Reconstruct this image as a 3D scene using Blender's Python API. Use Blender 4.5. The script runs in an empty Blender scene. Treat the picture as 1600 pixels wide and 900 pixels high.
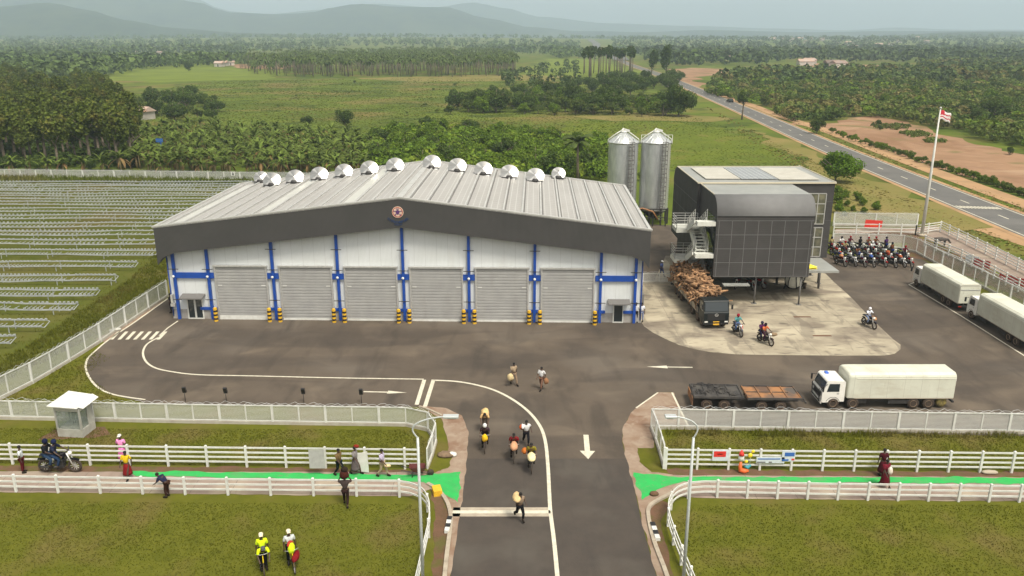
import bpy, bmesh, math, random
from mathutils import Vector, Matrix, noise
R = math.radians
rnd = random.Random(7)
sc = bpy.context.scene
# ------------------------------------------------------------------ camera
F, CH = 1287.0, 26.0
PIT = math.atan(393 / F)
cam = bpy.data.cameras.new('Camera'); camo = bpy.data.objects.new('Camera', cam)
sc.collection.objects.link(camo); sc.camera = camo
camo.location = (0, 0, CH); camo.rotation_euler = (R(90) - PIT, 0, 0)
cam.sensor_width = 36; cam.lens = F / 1600 * 36; cam.clip_start = .5; cam.clip_end = 40000
# ------------------------------------------------------------------ light
SUN_EL, SUN_AZ = 60, 148          # azimuth measured from +Y towards +X
w = bpy.data.worlds.new('World'); sc.world = w; w.use_nodes = True
nt = w.node_tree; bg = nt.nodes['Background']
sky = nt.nodes.new('ShaderNodeTexSky'); sky.sky_type = 'NISHITA'; sky.sun_disc = False
sky.sun_elevation = R(SUN_EL); sky.sun_rotation = R(SUN_AZ); sky.air_density = 1.0; sky.dust_density = 4.0
hs = nt.nodes.new('ShaderNodeHueSaturation'); hs.inputs['Saturation'].default_value = .10
nt.links.new(sky.outputs[0], hs.inputs['Color']); wm = nt.nodes.new('ShaderNodeMix'); wm.data_type = 'RGBA'; wm.blend_type = 'MULTIPLY'; wm.inputs[0].default_value = 1; wm.inputs[7].default_value = (1, .965, .90, 1)
nt.links.new(hs.outputs[0], wm.inputs[6]); nt.links.new(wm.outputs[2], bg.inputs['Color'])
bg.inputs['Strength'].default_value = .135
sun = bpy.data.lights.new('Sun', 'SUN'); suno = bpy.data.objects.new('Sun', sun); sc.collection.objects.link(suno)
sun.energy = 2.4; sun.angle = R(15); sun.color = (1, .92, .78)
sd = Vector((math.sin(R(SUN_AZ)) * math.cos(R(SUN_EL)), math.cos(R(SUN_AZ)) * math.cos(R(SUN_EL)), math.sin(R(SUN_EL))))
suno.rotation_euler = sd.to_track_quat('Z', 'Y').to_euler()
sc.view_settings.view_transform = 'Standard'; sc.view_settings.look = 'None'
sc.view_settings.exposure = .50; sc.view_settings.gamma = 1
sc.cycles.volume_bounces = 1; sc.cycles.max_bounces = 6; sc.cycles.transparent_max_bounces = 12
# ------------------------------------------------------------------ helpers
c_, s_ = math.cos(PIT), math.sin(PIT)
def G(px, py, z=0.0):
    "point of the photograph seen at height z -> world x, y"
    u = (px - 800) / F; v = (py - 450) / F
    t = (z - CH) / (-s_ - v * c_)
    return Vector((u * t, (c_ - v * s_) * t, z))
def Z(Y, py):
    v = (py - 450) / F
    return CH - Y * (s_ + v * c_) / (c_ - v * s_)
def tag(o, label=None, cat=None, group=None, kind=None):
    if label: o['label'] = label
    if cat: o['category'] = cat
    if group: o['group'] = group
    if kind: o['kind'] = kind
    return o
def link(o, parent=None):
    sc.collection.objects.link(o)
    if parent: o.parent = parent
    return o
def thing(name, loc, rz=0, label=None, cat=None, group=None):
    o = bpy.data.objects.new(name, None); link(o)
    o.empty_display_size = .2
    o.location = loc; o.rotation_euler = (0, 0, rz)
    return tag(o, label, cat, group)
def copy_tree(o, parent=None, kids=None):
    c = o.copy(); link(c); c.parent = parent
    for ch in KIDS.get(o.name, ()):
        copy_tree(ch, c)
    return c
KIDS = {}
def reg(o):
    "remember the children of a prototype (object.children is slow)"
    KIDS[o.name] = list(o.children)
    for ch in KIDS[o.name]: reg(ch)
    return o
class MB:
    def __init__(s): s.v = []; s.f = []; s.m = []; s.sm = []
    def add(s, vs, fs, mi=0, smooth=False):
        n = len(s.v); s.v += [tuple(p) for p in vs]
        for f in fs: s.f.append([i + n for i in f]); s.m.append(mi); s.sm.append(smooth)
        return s
    def box(s, a, b, mi=0, M=None):
        x0, y0, z0 = a; x1, y1, z1 = b
        vs = [Vector(p) for p in ((x0,y0,z0),(x1,y0,z0),(x1,y1,z0),(x0,y1,z0),(x0,y0,z1),(x1,y0,z1),(x1,y1,z1),(x0,y1,z1))]
        if M: vs = [M @ p for p in vs]
        return s.add(vs, [(0,3,2,1),(4,5,6,7),(0,1,5,4),(1,2,6,5),(2,3,7,6),(3,0,4,7)], mi)
    def cbox(s, c, d, mi=0, M=None):
        return s.box((c[0]-d[0]/2, c[1]-d[1]/2, c[2]-d[2]/2), (c[0]+d[0]/2, c[1]+d[1]/2, c[2]+d[2]/2), mi, M)
    def rbox(s, a, b, r, mi=0, M=None, axis=1):
        "box with its four long edges (along axis 0=x 1=y 2=z) rounded"
        lo = list(a); hi = list(b); ax = axis; o = [i for i in range(3) if i != ax]
        prof = []
        for cx, cy, a0 in ((hi[o[0]]-r, hi[o[1]]-r, 0), (lo[o[0]]+r, hi[o[1]]-r, 90), (lo[o[0]]+r, lo[o[1]]+r, 180), (hi[o[0]]-r, lo[o[1]]+r, 270)):
            for k in range(4):
                t = R(a0 + 30*k); prof.append((cx + r*math.cos(t), cy + r*math.sin(t)))
        vs = []
        for e in (lo[ax], hi[ax]):
            for p in prof:
                q = [0,0,0]; q[ax] = e; q[o[0]] = p[0]; q[o[1]] = p[1]; q = Vector(q); vs.append(M @ q if M else q)
        n = len(prof)
        fs = [list(range(n)), [n+i for i in reversed(range(n))]]
        fs += [(i, n+i, n+(i+1) % n, (i+1) % n) for i in range(n)]
        return s.add(vs, fs, mi)
    def bar(s, p0, p1, w, h=None, mi=0):
        "square bar between two points, h vertical size"
        p0 = Vector(p0); p1 = Vector(p1); h = w if h is None else h
        d = (p1 - p0).normalized(); up = Vector((0,0,1))
        if abs(d.z) > .95: up = Vector((0,1,0))
        a = d.cross(up).normalized() * w/2; b = a.cross(d).normalized() * h/2
        vs = [p0-a-b, p0+a-b, p0+a+b, p0-a+b, p1-a-b, p1+a-b, p1+a+b, p1-a+b]
        return s.add(vs, [(0,1,2,3),(7,6,5,4),(0,4,5,1),(1,5,6,2),(2,6,7,3),(3,7,4,0)], mi)
    def tube(s, pts, rs, n=8, mi=0, cap=True, smooth=True):
        pts = [Vector(p) for p in pts]
        if not hasattr(rs, '__len__'): rs = [rs]*len(pts)
        vs = []; prev = None
        for i, p in enumerate(pts):
            d = (pts[min(i+1, len(pts)-1)] - pts[max(i-1, 0)]).normalized()
            if prev is None:
                a = d.orthogonal().normalized()
            else:
                a = (prev - d*prev.dot(d))
                a = a.normalized() if a.length > 1e-4 else d.orthogonal().normalized()
            prev = a; b = d.cross(a)
            for k in range(n):
                t = 2*math.pi*k/n; vs.append(p + (a*math.cos(t) + b*math.sin(t))*rs[i])
        fs = []
        for i in range(len(pts)-1):
            for k in range(n):
                fs.append((i*n+k, i*n+(k+1) % n, (i+1)*n+(k+1) % n, (i+1)*n+k))
        if cap: fs += [list(reversed(range(n))), [(len(pts)-1)*n+k for k in range(n)]]
        return s.add(vs, fs, mi, smooth)
    def lathe(s, prof, n=16, mi=0, M=None, smooth=True, c=(0,0,0)):
        vs = []
        for r, z in prof:
            for k in range(n):
                t = 2*math.pi*k/n; p = Vector((r*math.cos(t)+c[0], r*math.sin(t)+c[1], z+c[2])); vs.append(M @ p if M else p)
        fs = []
        for i in range(len(prof)-1):
            for k in range(n): fs.append((i*n+k, i*n+(k+1) % n, (i+1)*n+(k+1) % n, (i+1)*n+k))
        fs += [list(reversed(range(n))), [(len(prof)-1)*n+k for k in range(n)]]
        return s.add(vs, fs, mi, smooth)
    def ball(s, c, r, mi=0, n=8, M=None):
        rx, ry, rz = r if hasattr(r, '__len__') else (r, r, r)
        vs = []; m = n//2+1
        for i in range(m+1):
            a = math.pi*i/m
            for k in range(n):
                t = 2*math.pi*k/n
                p = Vector((c[0]+rx*math.sin(a)*math.cos(t), c[1]+ry*math.sin(a)*math.sin(t), c[2]-rz*math.cos(a))); vs.append(M @ p if M else p)
        fs = []
        for i in range(m):
            for k in range(n): fs.append((i*n+k, i*n+(k+1) % n, (i+1)*n+(k+1) % n, (i+1)*n+k))
        return s.add(vs, fs, mi, True)
    def prism(s, prof, a0, a1, axis=1, mi=0, smooth=False):
        "closed profile in the two other axes pushed from a0 to a1"
        o = [i for i in range(3) if i != axis]; vs = []; n = len(prof)
        for e in (a0, a1):
            for p in prof:
                q = [0,0,0]; q[axis] = e; q[o[0]] = p[0]; q[o[1]] = p[1]; vs.append(q)
        s.add(vs, [list(range(n)), [n+i for i in reversed(range(n))]], mi)
        return s.add(vs, [(i, n+i, n+(i+1) % n, (i+1) % n) for i in range(n)], mi, smooth)
    def mesh(s, name, mats):
        me = bpy.data.meshes.new(name); me.from_pydata(s.v, [], s.f)
        for m in (mats if isinstance(mats, (list, tuple)) else [mats]): me.materials.append(m)
        me.polygons.foreach_set('material_index', s.m); me.polygons.foreach_set('use_smooth', s.sm)
        me.update(); return me
    def build(s, name, mats, parent=None, fix=True):
        me = s.mesh(name, mats)
        if fix and len(s.f) < 20000:
            bm = bmesh.new(); bm.from_mesh(me); bmesh.ops.recalc_face_normals(bm, faces=bm.faces); bm.to_mesh(me); bm.free()
        return link(bpy.data.objects.new(name, me), parent)
def rmat(axis, deg, c=(0,0,0)):
    c = Vector(c); return Matrix.Translation(c) @ Matrix.Rotation(R(deg), 4, axis) @ Matrix.Translation(-c)
def smooth(pts, k=6, closed=False):
    "Catmull-Rom through the points"
    P = [Vector(p) for p in pts]; out = []; n = len(P)
    rng = range(n if closed else n-1)
    for i in rng:
        if closed: a, b, c, d = P[(i-1) % n], P[i], P[(i+1) % n], P[(i+2) % n]
        else: a, b, c, d = P[max(i-1,0)], P[i], P[i+1], P[min(i+2,n-1)]
        for j in range(k):
            t = j/k
            out.append(.5*((2*b) + (c-a)*t + (2*a-5*b+4*c-d)*t*t + (3*b-a-3*c+d)*t**3))
    if not closed: out.append(P[-1])
    return out
# ------------------------------------------------------------------ materials
def lin(*rgb): return tuple((((x/255+.055)/1.055)**2.4 if x > 10 else x/255/12.92) for x in rgb) + (1,)
def mat(name, c1, c2=None, scale=3, rough=.7, metal=0, bump=0, bscale=None, detail=5, spec=.5, extra=None, island=0, trans=0, objrand=0, stretch=None, c3=None, s3=.3, lo=.35, hi=.65, alpha=1):
    m = bpy.data.materials.new(name); m.use_nodes = True; t = m.node_tree; N = t.nodes; L = t.links
    b = N['Principled BSDF']; b.inputs['Roughness'].default_value = rough; b.inputs['Metallic'].default_value = metal
    b.inputs['Specular IOR Level'].default_value = spec
    c1 = tuple(c1)[:3] + (1,); b.inputs['Base Color'].default_value = c1
    tc = N.new('ShaderNodeTexCoord'); vec = tc.outputs['Object']
    if stretch:
        mp = N.new('ShaderNodeMapping'); mp.inputs['Scale'].default_value = stretch; L.new(vec, mp.inputs[0]); vec = mp.outputs[0]
    col = None
    if c2 is not None:
        n = N.new('ShaderNodeTexNoise'); n.inputs['Scale'].default_value = scale; n.inputs['Detail'].default_value = detail; n.inputs['Roughness'].default_value = .6; L.new(vec, n.inputs['Vector'])
        mr = N.new('ShaderNodeMapRange'); mr.inputs[1].default_value = lo; mr.inputs[2].default_value = hi; L.new(n.outputs[0], mr.inputs[0])
        mx = N.new('ShaderNodeMix'); mx.data_type = 'RGBA'; mx.inputs[6].default_value = c1; mx.inputs[7].default_value = tuple(c2)[:3]+(1,)
        L.new(mr.outputs[0], mx.inputs[0]); col = mx.outputs[2]
        if c3 is not None:
            n2 = N.new('ShaderNodeTexNoise'); n2.inputs['Scale'].default_value = s3; n2.inputs['Detail'].default_value = 4; L.new(vec, n2.inputs['Vector'])
            mr = N.new('ShaderNodeMapRange'); mr.inputs[1].default_value = .5; mr.inputs[2].default_value = .68; L.new(n2.outputs[0], mr.inputs[0])
            mx = N.new('ShaderNodeMix'); mx.data_type = 'RGBA'; mx.inputs[7].default_value = tuple(c3)[:3]+(1,)
            L.new(mr.outputs[0], mx.inputs[0]); L.new(col, mx.inputs[6]); col = mx.outputs[2]
    def vary(out, amt, col):
        mr = N.new('ShaderNodeMapRange'); mr.inputs[3].default_value = 1-amt; mr.inputs[4].default_value = 1+amt; L.new(out, mr.inputs[0])
        v = N.new('ShaderNodeHueSaturation'); L.new(mr.outputs[0], v.inputs['Value'])
        if col is not None: L.new(col, v.inputs['Color'])
        else: v.inputs['Color'].default_value = c1
        return v.outputs[0]
    if island:
        g = N.new('ShaderNodeNewGeometry'); col = vary(g.outputs['Random Per Island'], island, col)
    if objrand:
        g = N.new('ShaderNodeObjectInfo'); col = vary(g.outputs['Random'], objrand, col)
    if col is not None: L.new(col, b.inputs['Base Color'])
    if bump:
        n = N.new('ShaderNodeTexNoise'); n.inputs['Scale'].default_value = bscale or scale*6; n.inputs['Detail'].default_value = 6; L.new(vec, n.inputs['Vector'])
        bp = N.new('ShaderNodeBump'); bp.inputs['Strength'].default_value = bump; bp.inputs['Distance'].default_value = .05; L.new(n.outputs[0], bp.inputs['Height']); L.new(bp.outputs[0], b.inputs['Normal'])
    if trans:
        tr = N.new('ShaderNodeBsdfTranslucent'); ms = N.new('ShaderNodeMixShader'); ms.inputs[0].default_value = trans
        if col is not None: L.new(col, tr.inputs[0])
        else: tr.inputs[0].default_value = c1
        L.new(b.outputs[0], ms.inputs[1]); L.new(tr.outputs[0], ms.inputs[2]); L.new(ms.outputs[0], N['Material Output'].inputs[0])
    if alpha < 1: b.inputs['Alpha'].default_value = alpha
    if extra: extra(t, b, vec, col, tc)
    return m
def stain(color, scale=1.2, lo=.52, hi=.7, amt=.6, stretch=None, kind='noise'):
    "extra(): lays a second colour over the base in patches"
    def f(t, b, vec, col, tc):
        N, L = t.nodes, t.links
        v = tc.outputs['Object']
        if stretch:
            mp = N.new('ShaderNodeMapping'); mp.inputs['Scale'].default_value = stretch; L.new(v, mp.inputs[0]); v = mp.outputs[0]
        n = N.new('ShaderNodeTexNoise'); n.inputs['Scale'].default_value = scale; n.inputs['Detail'].default_value = 7; n.inputs['Distortion'].default_value = .6; L.new(v, n.inputs['Vector'])
        mr = N.new('ShaderNodeMapRange'); mr.inputs[1].default_value = lo; mr.inputs[2].default_value = hi; mr.inputs[4].default_value = amt; L.new(n.outputs[0], mr.inputs[0])
        mx = N.new('ShaderNodeMix'); mx.data_type = 'RGBA'; mx.inputs[7].default_value = tuple(color)[:3]+(1,); L.new(mr.outputs[0], mx.inputs[0])
        src = b.inputs['Base Color'].links
        if src: L.new(src[0].from_socket, mx.inputs[6])
        else: mx.inputs[6].default_value = b.inputs['Base Color'].default_value
        L.new(mx.outputs[2], b.inputs['Base Color'])
    return f
def lines(spacing, width, color, axes=(0,), off=0, bump=True):
    "extra(): regular seams across the given object axes"
    def f(t, b, vec, col, tc):
        N, L = t.nodes, t.links
        sp = N.new('ShaderNodeSeparateXYZ'); L.new(tc.outputs['Object'], sp.inputs[0]); last = None
        for i, a in enumerate(axes):
            s = spacing[i] if hasattr(spacing, '__len__') else spacing
            d = N.new('ShaderNodeMath'); d.operation = 'DIVIDE'; L.new(sp.outputs[a], d.inputs[0]); d.inputs[1].default_value = s
            ad = N.new('ShaderNodeMath'); ad.operation = 'ADD'; L.new(d.outputs[0], ad.inputs[0]); ad.inputs[1].default_value = off+1000
            fr = N.new('ShaderNodeMath'); fr.operation = 'FRACT'; L.new(ad.outputs[0], fr.inputs[0])
            lt = N.new('ShaderNodeMath'); lt.operation = 'LESS_THAN'; L.new(fr.outputs[0], lt.inputs[0]); lt.inputs[1].default_value = width/s
            if last:
                mxm = N.new('ShaderNodeMath'); mxm.operation = 'MAXIMUM'; L.new(last, mxm.inputs[0]); L.new(lt.outputs[0], mxm.inputs[1]); last = mxm.outputs[0]
            else: last = lt.outputs[0]
        mx = N.new('ShaderNodeMix'); mx.data_type = 'RGBA'; mx.inputs[7].default_value = tuple(color)[:3]+(1,); L.new(last, mx.inputs[0])
        src = b.inputs['Base Color'].links
        if src: L.new(src[0].from_socket, mx.inputs[6])
        else: mx.inputs[6].default_value = b.inputs['Base Color'].default_value
        L.new(mx.outputs[2], b.inputs['Base Color'])
    return f
def wave(scale, axis='X', strength=.5, dist=.03, prev=None):
    def f(t, b, vec, col, tc):
        N, L = t.nodes, t.links
        wv = N.new('ShaderNodeTexWave'); wv.bands_direction = axis; wv.inputs['Scale'].default_value = scale; L.new(tc.outputs['Object'], wv.inputs[0])
        bp = N.new('ShaderNodeBump'); bp.inputs['Strength'].default_value = strength; bp.inputs['Distance'].default_value = dist
        L.new(wv.outputs[0], bp.inputs['Height']); L.new(bp.outputs[0], b.inputs['Normal'])
        if prev: prev(t, b, vec, col, tc)
    return f
def both(*fs):
    def f(*a):
        for g in fs: g(*a)
    return f
M = {}
M['asphalt'] = mat('asphalt', (.108,.086,.066), (.086,.069,.053), .25, .9, bump=.25, bscale=30, spec=.25, c3=(.125,.105,.085), s3=.09,
    extra=both(stain((.045,.038,.032), .5, .5, .72, .7, (1,.3,1)), stain((.17,.135,.10), .23, .52, .75, .6), stain((.05,.042,.036), .12, .5, .6, .5, (.5,1.6,1)), stain((.15,.125,.1), 6, .6, .8, .35)))
M['road'] = mat('road', (.072,.060,.050), (.059,.050,.043), .6, .9, bump=.25, bscale=30, spec=.25, c3=(.085,.075,.063), s3=.25,
    extra=stain((.04,.036,.034), .5, .55, .75, .5, (1.6,.25,1)))
M['highway'] = mat('highway', (.145,.14,.13), (.11,.107,.10), .2, .85, spec=.3, extra=stain((.1,.1,.1), .05, .5, .7, .5))
M['concrete'] = mat('concrete', (.40,.355,.265), (.31,.27,.20), .5, .9, bump=.1, spec=.2, c3=(.48,.425,.315), s3=.15,
    extra=both(stain((.17,.14,.11), .22, .47, .66, .85, (1,1.7,1)), stain((.10,.085,.07), 1.1, .58, .68, .7, (.5,1.8,1)), stain((.13,.11,.09), .5, .55, .62, .5, (1.5,.4,1)), lines((5.6, 4.6), .035, (.2,.17,.14), (0,1), off=.3)))
M['path'] = mat('path', (.29,.225,.185), (.235,.185,.15), .8, .9, spec=.2, c3=(.36,.3,.23), s3=.4, extra=both(stain((.17,.12,.09), 1.1, .55, .75, .6), lines(2.4, .03, (.15,.12,.1), (0,))))
M['pave'] = mat('pave', (.3,.23,.175), (.24,.165,.115), .7, .9, spec=.2, c3=(.2,.12,.08), s3=.5, bump=.2, extra=stain((.36,.3,.23), 1.6, .5, .75, .6))
M['kerb'] = mat('kerb', (.42,.37,.29), (.33,.28,.22), 2, .9, spec=.2)
M['green'] = mat('green_paint', (.03,.40,.09), (.04,.33,.085), 1.5, .8, spec=.15, extra=both(stain((.13,.26,.12), .9, .5, .75, .7), stain((.2,.18,.13), 3.5, .62, .72, .6)))
M['line'] = mat('line_paint', (.66,.62,.5), (.5,.47,.38), 3, .8, spec=.2, extra=stain((.3,.27,.22), 2.2, .62, .76, .6))
M['dirt'] = mat('dirt', (.25,.15,.088), (.34,.21,.125), .05, .95, spec=.1, c3=(.24,.14,.085), s3=.08, bump=.3, bscale=.6, extra=both(stain((.15,.13,.05), .05, .55, .64, .75), stain((.2,.11,.06), .12, .5, .62, .6, (1,.4,1)), stain((.45,.33,.22), .09, .6, .7, .6, (.5,1,1))))
M['track'] = mat('track', (.42,.265,.14), (.35,.22,.12), .12, .95, spec=.1, c3=(.3,.2,.11), s3=.2)
M['soil'] = mat('soil', (.15,.085,.055), (.11,.07,.04), 1.2, .95, spec=.1, bump=.4, c3=(.1,.09,.03), s3=.9)
M['grassground'] = mat('grass_ground', (.085,.092,.010), (.112,.115,.014), .9, .95, spec=.08, bump=.2, bscale=9, c3=(.125,.105,.028), s3=.25, detail=9, extra=stain((.06,.07,.012), 2.2, .5, .8, .35))
M['white'] = mat('white_paint', (.66,.67,.64), (.56,.56,.52), 2, .5, spec=.4)
M['cream'] = mat('cream_truck', (.62,.63,.53), (.55,.55,.46), .8, .5, extra=both(stain((.42,.37,.27), .7, .52, .8, .55, (1,1,3)), stain((.3,.25,.18), 2.5, .62, .8, .5, (2,2,.3)), lines(1.22, .025, (.44,.43,.36), (0,))))
M['roofcream'] = mat('truck_roof', (.74,.74,.66), (.7,.69,.6), 1, .5)
M['cab'] = mat('cab_white', (.8,.79,.74), (.73,.71,.65), 3, .3)
M['dark'] = mat('dark_metal', (.035,.033,.032), (.022,.02,.02), 5, .6)
M['black'] = mat('black_plastic', (.015,.015,.016), None, rough=.5)
M['rubber'] = mat('tyre_rubber', (.045,.036,.03), (.075,.055,.042), 6, .9, spec=.2)
M['rim'] = mat('wheel_rim', (.35,.26,.18), (.22,.15,.1), 8, .6, .3)
M['glass'] = mat('dark_glass', (.02,.028,.032), None, rough=.08, spec=.8)
M['wallwhite'] = mat('wall_sheet', (.66,.69,.70), (.61,.64,.64), .4, .5, extra=both(wave(2.6, 'X', .35, .03), stain((.47,.45,.4), .35, .6, .85, .4, (1,1,.3)), lines(1.05, .03, (.5,.52,.52), (0,))))
M['plinth'] = mat('plinth', (.36,.35,.33), (.28,.26,.24), 2, .9)
M['fascia'] = mat('fascia', (.058,.056,.055), (.05,.049,.048), .5, .6, extra=both(wave(3.0, 'X', .5, .04)))
M['blue'] = mat('blue_steel', (.008,.065,.36), (.007,.055,.29), 2, .45)
M['shutter'] = mat('roller_shutter', (.38,.38,.37), (.335,.335,.33), .8, .5, .1, extra=stain((.26,.25,.22), .8, .58, .85, .35, (1,1,.3)))
M['alu'] = mat('aluminium', (.6,.6,.58), (.5,.5,.49), 4, .4, .5)
M['steel'] = mat('galvanised', (.7,.72,.71), (.5,.52,.52), 1.6, .36, .65, stretch=(1,1,.3))
M['yellow'] = mat('yellow_paint', (.75,.45,.02), (.6,.35,.02), 5, .6)
M['roof'] = mat('metal_roof', (.35,.34,.325), (.31,.30,.285), .35, .55, .0, stretch=(1,.35,1), extra=both(lines((.55,.9), .06, (.45,.45,.43), (0,1)), stain((.27,.24,.21), .3, .58, .8, .25, (1.5,.3,1))))
M['rib'] = mat('roof_rib', (.52,.52,.50), (.43,.43,.41), 1, .45, .2)
M['seam'] = mat('roof_seam', (.14,.135,.13), None, rough=.7)
M['skylight'] = mat('roof_skylight', (.52,.52,.48), (.46,.46,.42), .6, .4)
M['cladding'] = mat('office_cladding', (.066,.063,.062), (.054,.052,.051), .7, .75, spec=.2, extra=wave(1.5, 'Z', .25, .02))
M['cladline'] = mat('cladding_joint', (.14,.14,.14), None, rough=.5)
M['officeroof'] = mat('office_roof', (.34,.35,.33), (.29,.30,.285), .5, .5, .2, extra=stain((.42,.42,.39), .4, .5, .7, .5))
M['officecurve'] = mat('office_curve', (.17,.17,.17), (.15,.15,.15), 1, .7, 0, spec=.3)
M['panelwhite'] = mat('roof_panel_pale', (.50,.48,.42), (.43,.41,.35), 1, .5)
M['solar'] = mat('solar_glass', (.3,.31,.31), (.26,.27,.28), 2, .25, .2, extra=lines((.55,1.0), .06, (.55,.55,.52), (0,1)))
M['wood'] = mat('log_bark', (.19,.10,.048), (.38,.225,.115), 1.8, .85, island=.45, stretch=(1,1,1))
M['rust'] = mat('rusted_steel', (.12,.07,.045), (.33,.155,.06), .8, .85, c3=(.09,.075,.065), s3=.5, lo=.38, hi=.55)
M['burnt'] = mat('burnt_steel', (.03,.028,.028), (.075,.068,.06), 1.6, .8)
M['red'] = mat('red_paint', (.42,.045,.03), (.3,.03,.025), 3, .5)
M['orange'] = mat('orange_plastic', (.7,.13,.03), None, rough=.5)
M['tarp'] = mat('tarpaulin', (.6,.6,.54), (.45,.44,.4), 3, .7, bump=.5)
M['flagred'] = mat('flag_red', (.5,.02,.04), None, rough=.8)
M['flagwhite'] = mat('flag_white', (.75,.7,.7), None, rough=.8)
M['plate'] = mat('number_plate', (.75,.42,.03), None, rough=.5)
M['foil'] = mat('brushed_dish', (.62,.61,.58), (.5,.5,.48), 3, .3, .95)
# mesh of the wire fences: fine wires as a see-through weave
def weave(t, b, vec, col, tc):
    N, L = t.nodes, t.links
    sp = N.new('ShaderNodeSeparateXYZ'); L.new(tc.outputs['UV'], sp.inputs[0]); outs = []
    for a, s, wd in ((0, 1, .32), (1, 1, .22)):
        fr = N.new('ShaderNodeMath'); fr.operation = 'FRACT'; L.new(sp.outputs[a], fr.inputs[0])
        lt = N.new('ShaderNodeMath'); lt.operation = 'LESS_THAN'; L.new(fr.outputs[0], lt.inputs[0]); lt.inputs[1].default_value = wd; outs.append(lt)
    mx = N.new('ShaderNodeMath'); mx.operation = 'MAXIMUM'; L.new(outs[0].outputs[0], mx.inputs[0]); L.new(outs[1].outputs[0], mx.inputs[1])
    L.new(mx.outputs[0], b.inputs['Alpha'])
M['mesh'] = mat('fence_wire', (.6,.61,.59), None, rough=.6, extra=weave)
# ================================================================== SETTING
def ragged(pts, amp, step, closed=True, seed=0):
    out = []; n = len(pts); r = random.Random(seed)
    for i in range(n if closed else n-1):
        a, b = pts[i], pts[(i+1) % n]; L = (b-a).length; k = max(1, int(L/step))
        d = (b-a).normalized() if L > 0 else Vector((1,0,0)); nn = Vector((-d.y, d.x, 0))
        for j in range(k):
            p = a.lerp(b, j/k); out.append(p + nn*noise.noise(p*(1.0/(step*2.2)) + Vector((seed,0,0)))*amp*2)
    return out
def sheet(name, pts, z, m, rag=0, step=1.0, seed=0, kind='structure', label=None):
    pts = [Vector((p[0], p[1], 0)) for p in pts]
    if rag: pts = ragged(pts, rag, step, seed=seed)
    bm = bmesh.new(); vs = [bm.verts.new((p.x, p.y, z)) for p in pts]
    f = bm.faces.new(vs); bm.normal_update()
    if f.normal.z < 0: f.normal_flip()
    bmesh.ops.triangulate(bm, faces=bm.faces[:])
    me = bpy.data.meshes.new(name); bm.to_mesh(me); bm.free(); me.materials.append(m)
    return tag(link(bpy.data.objects.new(name, me)), kind=kind)
def P(*px): return [G(x, y) for x, y in px]
def ribbon(pts, wd, z, mb):
    pts = [Vector((p[0], p[1], 0)) for p in pts]; L = []; Rr = []
    for i, p in enumerate(pts):
        d = (pts[min(i+1, len(pts)-1)] - pts[max(i-1,0)]).normalized(); n = Vector((-d.y, d.x, 0))*wd/2
        L.append(p+n); Rr.append(p-n)
    vs = [(q.x, q.y, z) for q in L+Rr]; k = len(pts)
    mb.add(vs, [(i, k+i, k+i+1, i+1) for i in range(k-1)])
def marking(name, pts, wd, z=.034):
    mb = MB(); ribbon(pts, wd, z, mb); return tag(mb.build(name, M['line']), kind='structure')
# --- ground: one sheet to the horizon
def field_extra(t, b, vec, col, tc):
    pass
M['ground'] = mat('ground', (.11,.145,.020), (.075,.105,.016), .02, .95, spec=.06, bump=.8, bscale=.7, c3=(.17,.135,.045), s3=.028, detail=9, lo=.42, hi=.58,
                  extra=both(stain((.045,.065,.015), .11, .55, .63, .75, (.6,1,1)), stain((.15,.13,.04), .35, .6, .72, .5, (.6,1,1))))
mb = MB()
mb.add([(-9000,-60,0),(9000,-60,0),(9000,11000,0),(-9000,11000,0)], [(0,1,2,3)])
tag(mb.build('ground', M['ground']), kind='structure')
M['rackgrass'] = mat('rack_field_grass', (.075,.092,.014), (.10,.105,.022), .3, .95, spec=.05, bump=.5, bscale=4, c3=(.115,.10,.03), s3=.07, detail=9)
sheet('grass_field', [G(-400,640), G(60,592), G(150,537), G(262,462), G(262,390), G(560,284), G(-160,276)], .010, M['rackgrass'])
# mown grass near the fences
sheet('lawn', [(-60,18),(60,18),(60,72),(40,100),(20,100),(-32,72),(-60,50)], .006, M['grassground'])
# rough grass colour patches of the valley floor
M['meadow'] = mat('meadow', (.16,.20,.03), (.12,.155,.026), .035, .95, spec=.05, detail=9, extra=stain((.09,.11,.025), .05, .52, .64, .5, (.5,1,1)))
M['drygrass'] = mat('dry_grass', (.22,.175,.065), (.15,.15,.04), .09, .95, spec=.05, detail=9)
M['lushgrass'] = mat('lush_grass', (.12,.15,.018), (.09,.12,.018), .1, .95, spec=.05, detail=9, bump=.6, bscale=1, extra=stain((.17,.15,.04), .12, .55, .68, .6))
for i, (pts, mm) in enumerate([
    ([(60,124),(200,106),(300,97),(420,92),(330,104),(470,112),(420,124),(250,128)], 'meadow'),
    ([(150,88),(260,84),(262,92),(170,96)], 'meadow'), ([(285,92),(355,88),(358,98),(300,100)], 'meadow'),
    ([(860,92),(915,92),(990,108),(1000,120),(900,120),(800,116)], 'meadow'),
    ([(880,188),(1060,192),(1180,215),(1240,250),(1120,258),(1050,262),(960,262),(900,235)], 'lushgrass'),
    ([(560,122),(760,117),(900,119),(860,126),(640,128)], 'drygrass'), ([(900,182),(980,176),(1130,184),(1110,191),(960,190)], 'drygrass'),
    ([(1180,205),(1240,222),(1330,262),(1420,300),(1560,352),(1500,362),(1340,318),(1250,250)], 'drygrass')]):
    q = P(*pts); d = q[0].y
    sheet('field', q, .02+.004*i, M[mm], rag=d*.014, step=d*.02, seed=i)
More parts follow.
